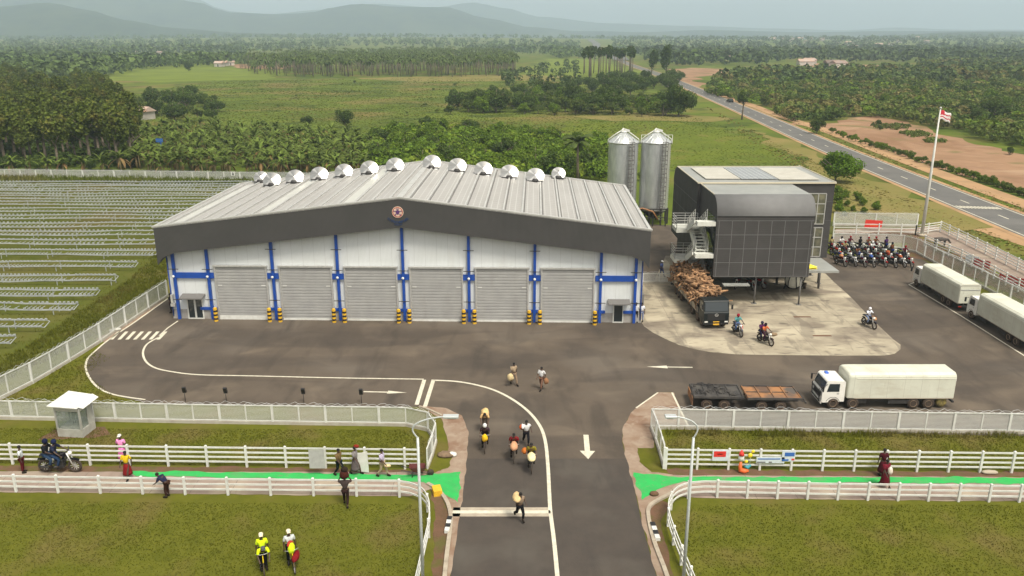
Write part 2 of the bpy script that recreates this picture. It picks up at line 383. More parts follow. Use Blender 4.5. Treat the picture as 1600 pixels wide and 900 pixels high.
# --- red earth clearing, track, highway
sheet('dirt_clearing', P((1240,192),(1304,194),(1331,184),(1361,181),(1395,186),(1426,193),(1468,207),(1514,220),(1572,236),(1605,243),(1700,268),(1700,342),(1600,305),(1500,273),(1400,240),(1330,216),(1290,207)), .05, M['dirt'], rag=2.4, step=4, seed=3)
sheet('dirt_clearing', P((1050,108),(1080,106),(1140,108),(1146,114),(1110,118),(1090,124),(1100,135),(1090,143),(1075,140),(1060,128),(1062,118)), .05, M['dirt'], rag=6, step=12, seed=5)
sheet('dirt_clearing', P((1250,98),(1420,103),(1425,112),(1330,113),(1255,104)), .05, M['dirt'], rag=8, step=20, seed=6)
sheet('dirt_clearing', P((355,101),(420,100),(470,103),(440,108),(372,107)), .05, M['dirt'], rag=5, step=12, seed=7)
mb = MB(); ribbon(smooth([G(*p) for p in ((1090,139),(1130,150),(1170,163),(1220,182),(1293,205),(1361,231),(1438,260),(1514,288),(1600,319),(1700,354))], 5), 4.2, .062, mb)
tag(mb.build('dirt_track', M['track']), kind='structure')
mb = MB(); hw_l = [(1700,408),(1600,365.9),(1491,325),(1393,281.6),(1292,239.7),(1240,217),(1150,177.5),(1085,148),(1058,133),(1024,120),(1006,112),(985,103),(965,92)]
hw_r = [(1700,376),(1600,338),(1520,307.6),(1445,278.7),(1355,247),(1310,229),(1210,180.5),(1108,143),(1076,129),(1040,116),(1018,108.5),(998,101),(974,91)]
hl = [G(*p) for p in hw_l]; hr = [G(*p) for p in hw_r]
# even out the two edges into one centre line of constant width
def at_y(pl, y):
    for a, b in zip(pl, pl[1:]):
        if a.y <= y <= b.y: return a.x + (b.x-a.x)*(y-a.y)/(b.y-a.y)
    a, b = (pl[0], pl[1]) if y < pl[0].y else (pl[-2], pl[-1])
    return a.x + (b.x-a.x)*(y-a.y)/(b.y-a.y)
def hwx(y): return (at_y(hl, y) + at_y(hr, y))/2
ys = [60,100,140,180,220,260,300,360,430,520,620,760]
hc = [Vector((hwx(y), y, 0)) for y in ys]
HWW = 8.2
hs_ = smooth(hc[:1] + [(a+b+c)/3 for a,b,c in zip(hc, hc[1:], hc[2:])] + [Vector((112,780,0)), Vector((122,950,0)), Vector((140,1150,0))], 8)
mb = MB(); ribbon(hs_, HWW, .07, mb); tag(mb.build('highway', M['highway']), kind='structure')
mb = MB(); ribbon(hs_, HWW+1.8, .064, mb); tag(mb.build('road_shoulder', M['track']), kind='structure')
mb = MB(); ribbon([G(900+0,57.5+14), G(925,66.5)], 18, .07, mb) if False else None
def offset(pts, d):
    out = []
    for i, p in enumerate(pts):
        t = (pts[min(i+1,len(pts)-1)] - pts[max(i-1,0)]).normalized(); out.append(p + Vector((-t.y, t.x, 0))*d)
    return out
near = [p for p in hs_ if p.y < 520]
marking('edge_line', offset(near, HWW/2-.5), .2, .078); marking('edge_line', offset(near, -HWW/2+.5), .2, .078)
acc = 0; last = near[0]; seg = []
def resample(pts, step):
    out = [pts[0]]; d = 0
    for a, b in zip(pts, pts[1:]):
        L = (b-a).length; t = step - d
        while t <= L: out.append(a.lerp(b, t/L)); t += step
        d = L - (t - step)
    return out
rs = resample(near, 3.0)
for i in range(0, len(rs)-2, 4): marking('centre_dash', [rs[i], rs[i+1]], .22, .079)
mb = MB()                                  # rumble bars across the highway
q0, q1 = G(1498,324), G(1560,326)
for k in range(12):
    a = q0.lerp(q1, k/11); ribbon([a+Vector((-.0,-.9,0)), a+Vector((0,.9,0))], .33, .080, mb)
tag(mb.build('rumble_strip', M['line']), kind='structure')
# distant stretch of the highway climbing the rise
far_road = MB(); fr = [G(985,100), Vector((128,1000,0)), Vector((150,1250,1)), Vector((162,1500,4)), Vector((175,1750,10)), Vector((196,2050,18))]
# --- yard and entrance road
yard = [(278,480),(262,467),(213,502),(173,529),(151,547),(137,562),(135,582),(151,604),(178,618),(227,630),(400,634),(655,636),(697,640),(722,652),(731,675),(730,700),(726,745),(719,795),(712,840),(704,900),(696,960),
        (1050,985),(1024,895),(1003,818),(986,745),(978,715),(972,690),(974,668),(986,645),(1010,625),(1028,613),(1050,613),(1062,638),(1075,672),(1620,682),(1720,660),(1600,520),(1510,440),(1425,398),(1300,400),(1235,360),(1000,350),(1000,480)]
sheet('asphalt_yard', P(*yard), .02, M['asphalt'])
sheet('entrance_road', P((724,717),(981,717),(1003,818),(1024,895),(1053,1000),(690,1000),(704,900),(712,840),(719,797),(726,745)), .025, M['road'])
sheet('concrete_apron', P((985,478),(1000,500),(1006,510),(1020,520),(1040,530),(1060,539),(1085,546),(1110,550.5),(1150,554),(1200,555),(1300,556),(1382,556),(1398,553),(1407,546),(1407,539),(1395,530),(1360,497),(1330,465),(1302,440),(1290,428),(1240,400),(1040,400),(1022,440),(985,440)), .026, M['concrete'])
sheet('paving', P((1040,420),(1010,390),(1100,385),(1290,395),(1302,430),(1180,420)), .0225, M['asphalt'])
# red soil verge by the right fence
sheet('soil_verge', P((1400,402),(1425,372),(1440,372),(1500,398),(1600,448),(1720,505),(1740,530),(1600,470),(1535,440),(1440,405)), .030, M['soil'], rag=.2, step=.6)
sheet('soil_verge', P((1300,368),(1400,362),(1440,368),(1420,380),(1300,378)), .034, M['soil'], rag=.2, step=.6)
sheet('soil_verge', P((150,530),(180,515),(255,470),(262,478),(222,505),(178,540)), .016, M['pave'], rag=.1, step=.5)
# paved corners by the entrance
sheet('pavement', P((655,634),(697,638),(722,650),(732,675),(731,700),(727,745),(720,795),(712,845),(704,900),(697,960),(688,960),(695,900),(703,830),(703,808),(697,790),(685,770),(668,757),(655,750),(655,738),(690,736),(700,720),(700,690),(690,655)), .030, M['pave'], rag=.06, step=.4, seed=2)
sheet('pavement', P((1028,614),(1052,614),(1064,640),(1077,672),(1020,670),(1022,700),(1000,705),(1005,728),(1018,738),(1050,742),(1060,755),(1034,778),(1014,790),(1012,806),(1022,850),(1041,898),(1060,960),(1048,960),(1024,893),(1004,815),(986,743),(978,715),(972,690),(974,668),(986,645),(1010,625)), .030, M['pave'], rag=.06, step=.4, seed=4)
sheet('lawn', P((684,708),(700,703),(706,716),(700,732),(670,742),(668,725)), .036, M['grassground'], rag=.1, step=.3)
sheet('lawn', P((996,700),(1024,702),(1040,735),(1018,735),(1000,722)), .036, M['grassground'], rag=.1, step=.3)
# cycle and foot paths with green paint
sheet('footpath', P((-120,736),(300,738),(655,738),(690,737),(722,739),(720,790),(703,800),(690,775),(672,764),(655,771),(640,776),(300,772),(-120,768)), .024, M['path'], rag=.05, step=.5)
sheet('footpath', P((985,740),(1060,743),(1600,746),(1750,747),(1750,786),(1600,784),(1100,779),(1055,775),(1030,780),(1010,792),(998,790)), .024, M['path'], rag=.05, step=.5)
sheet('green_lane', P((205,737),(430,739),(660,743),(719,738),(716,786),(690,770),(662,755),(640,752),(400,748),(212,745)), .040, M['green'], rag=.10, step=.3)
sheet('green_lane', P((990,740),(1060,745),(1600,747),(1750,747),(1750,757),(1600,757),(1200,754),(1068,752),(1040,760),(1020,770),(1003,782)), .040, M['green'], rag=.10, step=.3)
# bare strips along the rail fences
sheet('soil_strip', P((-120,728),(400,730),(665,736),(690,734),(655,740),(300,738),(-120,736)), .014, M['soil'], rag=.14, step=.35, seed=9)
sheet('soil_strip', P((1040,733),(1600,738),(1750,738),(1750,747),(1600,746),(1050,743)), .014, M['soil'], rag=.14, step=.35, seed=10)
sheet('soil_strip', P((672,760),(690,778),(703,800),(704,830),(697,900),(688,1000),(672,1000),(676,860),(680,800)), .014, M['soil'], rag=.1, step=.35, seed=11)
sheet('soil_strip', P((1034,782),(1014,795),(1016,830),(1036,890),(1062,1000),(1078,1000),(1044,860),(1030,815),(1050,790)), .014, M['soil'], rag=.1, step=.35, seed=12)
sheet('soil_strip', P((85,672),(160,668),(180,682),(60,688)), .014, M['soil'], rag=.2, step=.4, seed=13)
sheet('dirt_clearing', P((1430,338),(1480,345),(1560,372),(1640,400),(1720,440),(1720,418),(1600,370),(1500,338)), .03, M['track'], rag=.5, step=1.5, seed=14)
sheet('footpath', P((1305,358),(1440,356),(1475,352),(1600,408),(1740,470),(1740,515),(1600,445),(1450,374),(1440,368),(1305,366)), .028, M['path'], rag=.1, step=.5)
# kerbs
def kerb(pts, name='kerb', wd=.22, h=.14):
    pts = smooth([G(*p) for p in pts], 5); mb = MB()
    for a, b in zip(pts, pts[1:]): mb.bar((a.x,a.y,h/2), (b.x+(b.x-a.x)*.04,b.y+(b.y-a.y)*.04,h/2), wd, h)
    return tag(mb.build(name, M['kerb']), kind='structure')
kerb([(668,757),(685,768),(698,785),(704,806),(703,830),(697,880),(690,960)])
kerb([(1052,772),(1034,780),(1016,792),(1013,808),(1022,848),(1040,896),(1060,960)])
kerb([(655,636),(668,640),(690,650)], wd=.15, h=.1)
def painted(pxs, lab):
    pts = [G(*p) for p in pxs]; t = thing('painted_kerb_block', pts[0], 0, lab, 'kerb block', 'painted kerb blocks')
    for i in range(4):
        a = pts[0].lerp(pts[1], i/4)-pts[0]; b = pts[0].lerp(pts[1], (i+.97)/4)-pts[0]
        MB().bar((a.x,a.y,.1), (b.x,b.y,.1), .26, .2).build('paint_band', [M['white'] if i % 2 else M['black']], t)
painted([(703,811),(698,834)], 'black and white striped kerb stones on the left side of the entrance road')
painted([(1019,820),(1028,846)], 'black and white striped kerb stones on the right side of the entrance road')
# markings
marking('edge_line', smooth([G(*p) for p in ((262,467),(213,502),(173,529),(151,547),(136,563),(135.6,582),(151,604),(178,617),(227,625))], 6), .16)
marking('edge_line', [G(278,502), G(262,513), G(249,525)], .14)
marking('edge_line', smooth([G(*p) for p in ((247,528),(230,538),(223.5,551),(228,565),(242,575),(267,581),(311,586),(400,588),(530,591),(662,593))], 6), .17)
marking('edge_line', smooth([G(*p) for p in ((674,594.5),(717,597),(760,606),(793,620),(823,641),(843,665),(852,690),(856,727),(858,765),(860,800),(865,840),(869,880),(876,960))], 6), .22)
marking('stop_line', [G(663,594), G(651,633)], .30); marking('stop_line', [G(677,595), G(664,636)], .30)
mb = MB(); ribbon([G(708,796), G(859,796)], .35, .030, mb); ribbon([G(706,805), G(861,805)], .35, .030, mb); tag(mb.build('concrete_strip', M['kerb']), kind='structure')
marking('stop_line', [G(707,800.5), G(860,800.5)], .30)
marking('edge_line', [G(994,638), G(1028,614)], .13, .04); marking('edge_line', [G(1050,614), G(1078,672)], .14, .04)
marking('edge_line', [G(1428,442), G(1420,445), G(1500,493), G(1600,556), G(1700,618)], .14)
mb = MB()
for k in range(7):
    x = 181+k*12.2; ribbon([G(x-7,531), G(x+5,518.5)], .30, .034, mb)
tag(mb.build('zebra_crossing', M['line']), kind='structure')
def arrow(tail, head, wd=.16, hw=.5, hl=1.1):
    a, b = G(*tail), G(*head); d = (b-a).normalized(); n = Vector((-d.y, d.x, 0)); m_ = b - d*hl; z = Vector((0,0,.034)); mb = MB()
    mb.add([a+n*wd/2+z, a-n*wd/2+z, m_-n*wd/2+z, m_+n*wd/2+z], [(0,1,2,3)]); mb.add([m_-n*hw/2+z, b+z, m_+n*hw/2+z], [(0,1,2)])
    tag(mb.build('arrow_marking', M['line']), kind='structure')
arrow((568,612.5), (636,614), .17, .55, 1.5); arrow((915.5,680), (919,718), .35, 1.0, 1.1); arrow((1082,574.5), (1010,573.5), .17, .6, 1.7)
mb = MB()
for (x0,x1,y) in ((1240,1267,495.5),(1270,1299,525)):
    a, b = G(x0,y), G(x1,y); mb.box((a.x,a.y-.16,.029),(b.x,a.y+.16,.033))
tag(mb.build('drain_slot', mat('drain', (.12,.055,.03), None, rough=.9)), kind='structure')
# --- hills: ridges with real distance and height
M['hill'] = mat('hill_cover', (.018,.030,.028), (.04,.058,.035), .012, .95, spec=.03, detail=9, c3=(.05,.065,.04), s3=.003)
def ridge(Y, crest, depth, seed, amp):
    "crest: photograph pixels of the skyline, built at distance Y as a long rolling hill"
    pts = [G(x, y, 0) for x, y in ((0,100),)]
    D = Y*c_ ; xs = []; nx = 150; ny = 26; x0 = (-500-800)/F*Y*1.05; x1 = (2100-800)/F*Y*1.05
    prof = [((x-800)/F*(Y*c_+20), max(Z(Y, y), 3)) for x, y in crest]
    def hgt(x):
        if x <= prof[0][0]: return prof[0][1]
        for (a, ha), (b, hb) in zip(prof, prof[1:]):
            if a <= x <= b:
                t = (x-a)/(b-a); t = t*t*(3-2*t); return ha+(hb-ha)*t
        return prof[-1][1]
    vs = []; fs = []
    for j in range(ny+1):
        v = j/ny*2-1; yy = Y + v*depth; env = math.cos(v*math.pi/2)**1.3 if abs(v) < 1 else 0
        for i in range(nx+1):
            x = x0+(x1-x0)*i/nx
            n = noise.fractal(Vector((x/depth*1.3+seed, yy/depth*1.3, seed)), 1, 2, 6)
            n2 = noise.fractal(Vector((x/depth*5+seed, yy/depth*5, seed)), 1, 2, 3)
            h = hgt(x*(Y/yy))*env*(1+amp*n*(.15+abs(v))) + amp*n2*30*env*abs(v)
            vs.append((x, yy, h-1.5))
    for j in range(ny):
        for i in range(nx): a = j*(nx+1)+i; fs.append((a, a+1, a+nx+2, a+nx+1))
    mb = MB(); mb.add(vs, fs, 0, True); return tag(mb.build('hills', M['hill'], fix=False), kind='structure')
ridge(3700, [(-400,20),(0,12),(90,5),(150,16),(200,32),(270,44),(400,52),(600,57),(800,58),(1000,56),(1150,60),(1300,64),(1380,56),(1480,50),(1560,49),(1700,52),(2000,55)], 700, 3.3, .35)
ridge(5200, [(-400,0),(100,-8),(270,-5),(320,3),(360,18),(430,21),(480,20),(530,10),(560,6),(620,10),(700,12),(760,28),(830,42),(900,48),(1000,50),(1100,47),(1250,50),(1400,48),(2000,47)], 900, 8.1, .25)
ridge(7600, [(-400,-10),(200,-20),(310,-3),(360,16),(420,22),(500,16),(590,6),(680,12),(740,5),(790,14),(840,26),(950,36),(1080,40),(1200,44),(1320,47),(1400,43),(1500,46),(2000,47)], 1200, 5.7, .2)
# gentle rise where the highway climbs
mb = MB(); vs = []; fs = []; nx, ny = 60, 20
for j in range(ny+1):
    for i in range(nx+1):
        x = -2600+i/nx*5600; y = 1500+j/ny*1800
        e = min(1, (x+2600)/400, (3000-x)/400); v = j/ny
        h = 26*math.sin(min(v*1.15,1)*math.pi/2)**1.5*e*(1 if v < .95 else .6) * (.75+.35*noise.noise(Vector((x/900, y/900, 2)))) - .3
        vs.append((x, y, h))
for j in range(ny):
    for i in range(nx): a = j*(nx+1)+i; fs.append((a, a+1, a+nx+2, a+nx+1))
def rise(x, y):
    if y < 1500 or y > 3300: return 0
    v = (y-1500)/1800; e = min(1, (x+2600)/400, (3000-x)/400)
    return 26*math.sin(min(v*1.15,1)*math.pi/2)**1.5*e*(.75+.35*noise.noise(Vector((x/900, y/900, 2))))
mb.add(vs, fs, 0, True); tag(mb.build('hillside', M['ground'], fix=False), kind='structure')
mb = MB(); FARHW = [Vector((122,950,0)), Vector((140,1150,0)), G(944,87), G(936,83), G(929,77.5), Vector((202,2050,0)), Vector((224,2400,0)), Vector((240,2650,0))]
pts = smooth(FARHW, 8)
vs = []
for i, p in enumerate(pts):
    d = (pts[min(i+1,len(pts)-1)]-pts[max(i-1,0)]).normalized(); n = Vector((-d.y, d.x, 0))*9
    for q in (p+n, p-n): vs.append((q.x, q.y, max(rise(q.x, q.y)+1.2, .1)))
mb.add(vs, [(2*i, 2*i+1, 2*i+3, 2*i+2) for i in range(len(pts)-1)]); tag(mb.build('highway', M['highway'], fix=False), kind='structure')
# --- haze
mb = MB(); mb.box((-8500,-40,-3),(8500,10500,560))
hz = tag(mb.build('haze', []), kind='stuff'); hm = bpy.data.materials.new('haze'); hm.use_nodes = True
hm.node_tree.nodes.remove(hm.node_tree.nodes['Principled BSDF']); pv = hm.node_tree.nodes.new('ShaderNodeVolumePrincipled')
pv.inputs['Density'].default_value = .00019; pv.inputs['Color'].default_value = (.68,.84,.98,1); pv.inputs['Anisotropy'].default_value = .0
hm.node_tree.links.new(pv.outputs[0], hm.node_tree.nodes['Material Output'].inputs['Volume']); hz.data.materials.append(hm)
# ================================================================== WAREHOUSE
M['foil2'] = mat('dish_glint_bright', (.72,.71,.68), None, rough=.4, metal=.85); M['foil3'] = mat('dish_glint_dull', (.45,.44,.42), None, rough=.4, metal=.85)  # brighter and duller wedges put radial glints into the dish colour
WA = math.atan2(73.9-75.2, 45.7)
wh = thing('warehouse', (-10.2, 74.5, 0), WA, 'long white warehouse with grey gable band, pale ribbed roof and six roller doors', 'warehouse')
HW, WL = 22.4, 21.6
def wz(x): return 9.3 - (abs(x)/22.4)*2.7          # underside of gable band
def rz_(x): return 11.95 - (abs(x)/22.8)*2.8       # roof line
mb = MB()
fr = [(-HW,0),(HW,0),(HW,rz_(HW)-.25),(0,11.65),(-HW,rz_(HW)-.25)]
mb.prism(fr, 0, WL, 1); mb.build('wall', M['wallwhite'], wh)
mb = MB(); mb.box((-HW-.04,-.06,0),(HW+.04,-.003,.95)); mb.box((-HW-.06,-.06,0),(-HW-.003,WL,.95)); mb.box((HW+.003,-.06,0),(HW+.06,WL,.95)); mb.build('plinth', M['plinth'], wh)
# gable band: slab with depth, lower corners hang down
mb = MB(); X = 22.85
prof = [(-X,rz_(X)),(-X,5.6),(-X+.5,6.2),(-21.2,6.75),(0,9.3),(21.2,6.75),(X-.5,6.2),(X,5.6),(X,rz_(X)),(0,11.98)]
# front sheet as convex strips
xs = [-X,-X+.5,-21.2,0,21.2,X-.5,X]; bot = [5.6,6.25,6.75,9.3,6.75,6.25,5.6]
vs = []; fs = []
for x, b in zip(xs, bot):
    for y in (-.95, -.70): vs += [(x, y, b), (x, y, rz_(x)+.03)]
for i in range(6):
    a = i*4; c = a+4
    fs += [(a,c,c+1,a+1), (a+2,a+3,c+3,c+2), (a,a+2,c+2,c), (a+1,c+1,c+3,a+3)]
fs += [(0,1,3,2), (24,26,27,25)]
mb.add(vs, fs)
mb.box((-X,-.70,5.9),(-X+.12,WL+.3,rz_(X)-.06)); mb.box((X-.12,-.70,5.9),(X,WL+.3,rz_(X)-.06))
mb.build('gable_band', M['fascia'], wh)
mb = MB()
for x0, x1, b0, b1 in zip(xs, xs[1:], bot, bot[1:]):
    mb.add([(x0,-.70,b0+.1),(x1,-.70,b1+.1),(x1,0,b1+.1),(x0,0,b0+.1)], [(0,1,2,3)])
mb.build('soffit', M['fascia'], wh, fix=False)
# roof with ribs, skylights and vents
for sgn in (-1, 1):
    mb = MB(); n = 1
    mb.add([(0,-.98,12.03),(sgn*22.95,-.98,rz_(22.95)+.05),(sgn*22.95,WL+.5,rz_(22.95)+.05),(0,WL+.5,12.03),
            (0,-.98,11.93),(sgn*22.95,-.98,rz_(22.95)-.05),(sgn*22.95,WL+.5,rz_(22.95)-.05),(0,WL+.5,11.93)],
           [(0,1,2,3),(7,6,5,4),(0,4,5,1),(1,5,6,2),(2,6,7,3)])
    rf = mb.build('roof', M['roof'], wh)
    ribs = MB(); seams = MB(); lights = MB(); k = 0; x = .75
    sl = 2.8/22.8
    def rbox(mbb, x0, x1, y0, y1, h):
        a, b = rz_(x0)+.055, rz_(x1)+.055
        mbb.add([(sgn*x0,y0,a),(sgn*x1,y0,b),(sgn*x1,y1,b),(sgn*x0,y1,a),(sgn*x0,y0,a+h),(sgn*x1,y0,b+h),(sgn*x1,y1,b+h),(sgn*x0,y1,a+h)],
                [(0,3,2,1),(4,5,6,7),(0,1,5,4),(1,2,6,5),(2,3,7,6),(3,0,4,7)])
    while x < 22.6:
        rbox(ribs, x, x+.16, -.9, WL+.4, .16); rbox(seams, x+.18, x+.30, -.9, WL+.4, .03)
        if sgn < 0 and k % 5 == 2 : rbox(lights, x+.4, min(x+1.35,22.7), .2, WL-1.5, .02)
        x += 1.72 if sgn > 0 else 1.6; k += 1
    rbox(ribs, 0, .28, -.9, WL+.4, .1); rbox(ribs, 22.6, 22.9, -.9, WL+.4, .12); 
    ribs.build('roof_rib', M['rib'], rf); seams.build('roof_seam', M['seam'], rf)
    if lights.v: lights.build('skylight', M['skylight'], rf)
    mb = MB(); mb.add([(0,-1.02,12.03),(sgn*22.97,-1.02,rz_(22.97)+.05),(sgn*22.97,-.80,rz_(22.97)+.05),(0,-.80,12.03),(0,-1.02,12.16),(sgn*22.97,-1.02,rz_(22.97)+.18),(sgn*22.97,-.80,rz_(22.97)+.18),(0,-.80,12.16)],
        [(0,3,2,1),(4,5,6,7),(0,1,5,4),(1,2,6,5),(2,3,7,6),(3,0,4,7)]); mb.build('verge_trim', M['rib'], rf)
    mb = MB(); y = WL+.42; mb.add([(0,y,12.04),(sgn*22.9,y,rz_(22.9)+.06),(sgn*22.9,y+.16,rz_(22.9)+.06),(0,y+.16,12.04),(0,y,12.2),(sgn*22.9,y,rz_(22.9)+.22),(sgn*22.9,y+.16,rz_(22.9)+.22),(0,y+.16,12.2)],
        [(0,3,2,1),(4,5,6,7),(0,1,5,4),(1,2,6,5),(2,3,7,6),(3,0,4,7)]); mb.build('verge_trim', M['rib'], rf)
    for k in range(7 if sgn < 0 else 6):          # spinning roof vents near the back eave
        vx = [3.4,6.3,9.2,12.0,14.8,17.4,20.0][k] if sgn < 0 else [.75,3.6,6.5,9.4,12.3,15.0][k]
        vy = WL-4.2 if k < (6 if sgn < 0 else 5) else WL-.2
        z0 = rz_(vx)+.1; r = 1.0 if k < (6 if sgn < 0 else 5) else .8
        b = MB(); b.lathe([(.62,0),(.5,.22),(.42,.35)], 14, 0, None, True, (sgn*vx, vy, z0)); b.bar((sgn*vx-.85,vy-.42,z0+.10),(sgn*vx+.85,vy-.42,z0+.10), .12, .1); b.bar((sgn*vx,vy-.1,z0+.1),(sgn*vx,vy+.1,z0+.9), .14)
        vb = b.build('roof_vent', M['dark'], rf)
        Mx = Matrix.Translation((sgn*vx, vy, z0+.55)) @ Matrix.Rotation(R(55), 4, 'X')
        d = MB(); vs = []; fs = []; ns = 40
        for q, (rr, zz) in enumerate(((.04,.30),(.34,.2),(.67,.1),(1.02,0),(.96,-.06),(.45,-.16))):
            for j in range(ns):
                t = 2*math.pi*j/ns; w_ = 0
                vs.append(Mx @ Vector((rr*r*math.cos(t), rr*r*math.sin(t), zz*r+w_)))
        for q in range(5):
            for j in range(ns): fs.append((q*ns+j, q*ns+(j+1) % ns, (q+1)*ns+(j+1) % ns, (q+1)*ns+j))
        fs += [list(range(ns))]
        d.add(vs, fs, 0, False); d.m = [(0,0,1,0,2)[(i % ns)//2 % 5] if i < 3*ns else 0 for i in range(len(fs))]; d.build('vent_dish', [M['foil'], M['foil2'], M['foil3']], vb)
# steel posts and bands
posts = [0, 6.17, 12.33, 18.5, 21.75]
def under(x): return wz(x)+.1
for sgn in (-1, 1):
    for i, x in enumerate(posts):
        if sgn < 0 and x == 0: continue
        b = MB(); b.box((sgn*x-.125,-.30,0),(sgn*x+.125,-.064,under(x))); b.build('steel_post', M['blue'], wh)
        for z in (2.0, 5.0, 7.0):
            if z < under(x)-.6: MB().box((sgn*x-.5,-.38,z),(sgn*x+.5,-.345,z+.06)).build('post_bracket', M['dark'], wh)
        b = MB(); b.lathe([(.0,0),(.13,.02),(.13,.1),(0,.14)], 8, 0, Matrix.Translation((sgn*x,-.45,4.35)) @ Matrix.Rotation(R(90),4,'X')); b.build('wall_lamp', M['white'], wh)
bands = [(-18.5-3.25, -15.42-2.55, 4.1, 4.65), (18.0, 21.75, 4.1, 4.65)]
for k in range(5):
    c = -12.33+6.17*k; bands.append((c-.62, c+.62, 4.1, 4.65)); bands.append((c-.62, c+.62, .95, 1.22))
bands += [(-18.5-3.25+2.1, -17.95, .95, 1.22), (17.95, 19.0, .95, 1.22), (20.7,21.75,.95,1.22)]
for x0, x1, z0, z1 in bands:
    MB().box((x0,-.20,z0),(x1,-.062,z1)).build('steel_band', M['blue'], wh)
# roller doors
for k in range(6):
    cx = -15.42+6.17*k; w2, hh = 2.38, 5.15
    sh = MB(); nrib = 18
    for j in range(nrib):
        z0 = .04+j*hh/nrib; z1 = z0+hh/nrib
        sh.add([(cx-w2,-.13,z0),(cx+w2,-.13,z0),(cx+w2,-.17,z0+.07),(cx-w2,-.17,z0+.07),(cx+w2,-.17,z1-.02),(cx-w2,-.17,z1-.02),(cx+w2,-.13,z1),(cx-w2,-.13,z1)], [(0,1,2,3),(3,2,4,5),(5,4,6,7)])
    dr = sh.build('roller_door', M['shutter'], wh, fix=False)
    f = MB(); f.box((cx-w2-.14,-.26,0),(cx-w2-.002,-.063,hh+.1)); f.box((cx+w2+.002,-.26,0),(cx+w2+.14,-.063,hh+.1)); f.box((cx-w2-.2,-.30,hh+.1),(cx+w2+.2,-.063,hh+.26)); f.build('door_frame', M['alu'], dr)
    MB().box((cx-w2,-.20,.02),(cx+w2,-.172,.2 if k else .42)).build('bottom_rail', M['white'], dr)
    for xx in (cx-w2+.1, cx+w2-.5): MB().box((xx,-.2,3.38),(xx+.4,-.172,3.46)).build('door_latch', M['white'], dr)
# staff doors, canopies, cabinet
def staff_door(cx, w, double, z1, cw):
    g = MB().box((cx-w/2+.08,-.10,.12),(cx+w/2-.08,-.075,z1-.08)).build('glass_door', M['glass'], wh)
    f = MB(); f.box((cx-w/2,-.16,0),(cx+w/2,-.064,.12)); f.box((cx-w/2,-.16,z1-.1),(cx+w/2,-.064,z1)); f.box((cx-w/2,-.16,.12),(cx-w/2+.1,-.064,z1-.1)); f.box((cx+w/2-.1,-.16,.12),(cx+w/2,-.064,z1-.1))
    if double: f.box((cx-.08,-.16,.12),(cx+.08,-.064,z1-.1))
    f.build('door_frame', M['white'], g)
    c = MB(); c.add([(cx-cw/2,-.064,z1+.42),(cx+cw/2,-.064,z1+.42),(cx+cw/2,-1.0,z1+.2),(cx-cw/2,-1.0,z1+.2),(cx-cw/2,-.064,z1+.5),(cx+cw/2,-.064,z1+.5),(cx+cw/2,-1.0,z1+.28),(cx-cw/2,-1.0,z1+.28)],
        [(0,3,2,1),(4,5,6,7),(0,1,5,4),(1,2,6,5),(2,3,7,6),(3,0,4,7)]); c.build('canopy', M['seam'], wh)
staff_door(-20.15, 1.55, True, 2.05, 2.2); staff_door(20.25, 1.0, False, 1.85, 2.05)
b = MB(); b.box((HW+.1,3.6,.3),(HW+.55,5.6,2.6)); b.box((HW+.1,1.9,1.1),(HW+.5,3.0,2.2)); b.build('service_cabinet', M['seam'], wh)
b = MB(); b.box((-22.35,-.5,1.35),(-21.95,-.063,1.62)); b.box((-22.3,-.45,1.66),(-22.1,-.1,2.5)); b.build('meter_box', M['alu'], wh)
for xx in (HW-.05, -HW+.05): MB().tube([(xx,-.1,.3),(xx,-.1,6.2)], .06, 6).build('rain_pipe', M['blue'], wh)
# round emblem
Me = Matrix.Translation((-.15,-.96,10.75)) @ Matrix.Rotation(R(90),4,'X')
e = MB(); e.lathe([(0,0),(.52,0),(.52,.05),(0,.05)], 32, 0, Me, False); em = e.build('emblem', mat('emblem_cream', (.75,.62,.48), (.6,.4,.3), 6, .6), wh)
e = MB()
for a0 in range(0, 360, 6):
    pass
vs = []; ns = 40
for rr in (.40,.47):
    for j in range(ns):
        t = 2*math.pi*j/ns; vs.append(Me @ Vector((rr*math.cos(t), rr*math.sin(t), .056)))
e.add(vs, [(j,(j+1) % ns, ns+(j+1) % ns, ns+j) for j in range(ns)]); e.build('emblem_ring', M['red'], em)
e = MB(); e.lathe([(0,.052),(.17,.052),(.17,.09),(0,.09)], 16, 0, Me @ Matrix.Scale(1.25,4,(0,1,0)), False)
e.cbox((0,.0,.07),(.78,.07,.03),0,Me@Matrix.Translation((0,.1,0))); e.cbox((-.22,-.24,.07),(.11,.13,.03),0,Me); e.cbox((.22,-.24,.07),(.11,.13,.03),0,Me); e.cbox((0,.3,.07),(.26,.07,.03),0,Me)
e.build('emblem_figure', mat('emblem_purple', (.09,.03,.14), None, rough=.6), em)
e = MB(); ln = [(-.95,-.72),(-.55,-.9),(-.15,-1.03),(.15,-1.03),(.55,-.9),(.95,-.72)]
rr_ = random.Random(3)
for i in range(13):                          # curved lettering, too small in the photo to read: upright strokes on an arc
    t = -1+2*i/12; x = t*.88; y = -.93+.34*t*t; a = math.degrees(math.atan(.7*t))
    Mx = Me @ Matrix.Translation((x,y,.03)) @ Matrix.Rotation(R(a),4,'Z')
    e.cbox((-.03,0,0),(.035,.22,.04),0,Mx)
    if i % 2: e.cbox((.01,.09,0),(.06,.035,.04),0,Mx)
    if i % 3: e.cbox((.01,-.09,0),(.06,.035,.04),0,Mx)
    if i % 4 != 1: e.cbox((.045,.03*(i % 3-1),0),(.03,.14,.04),0,Mx)
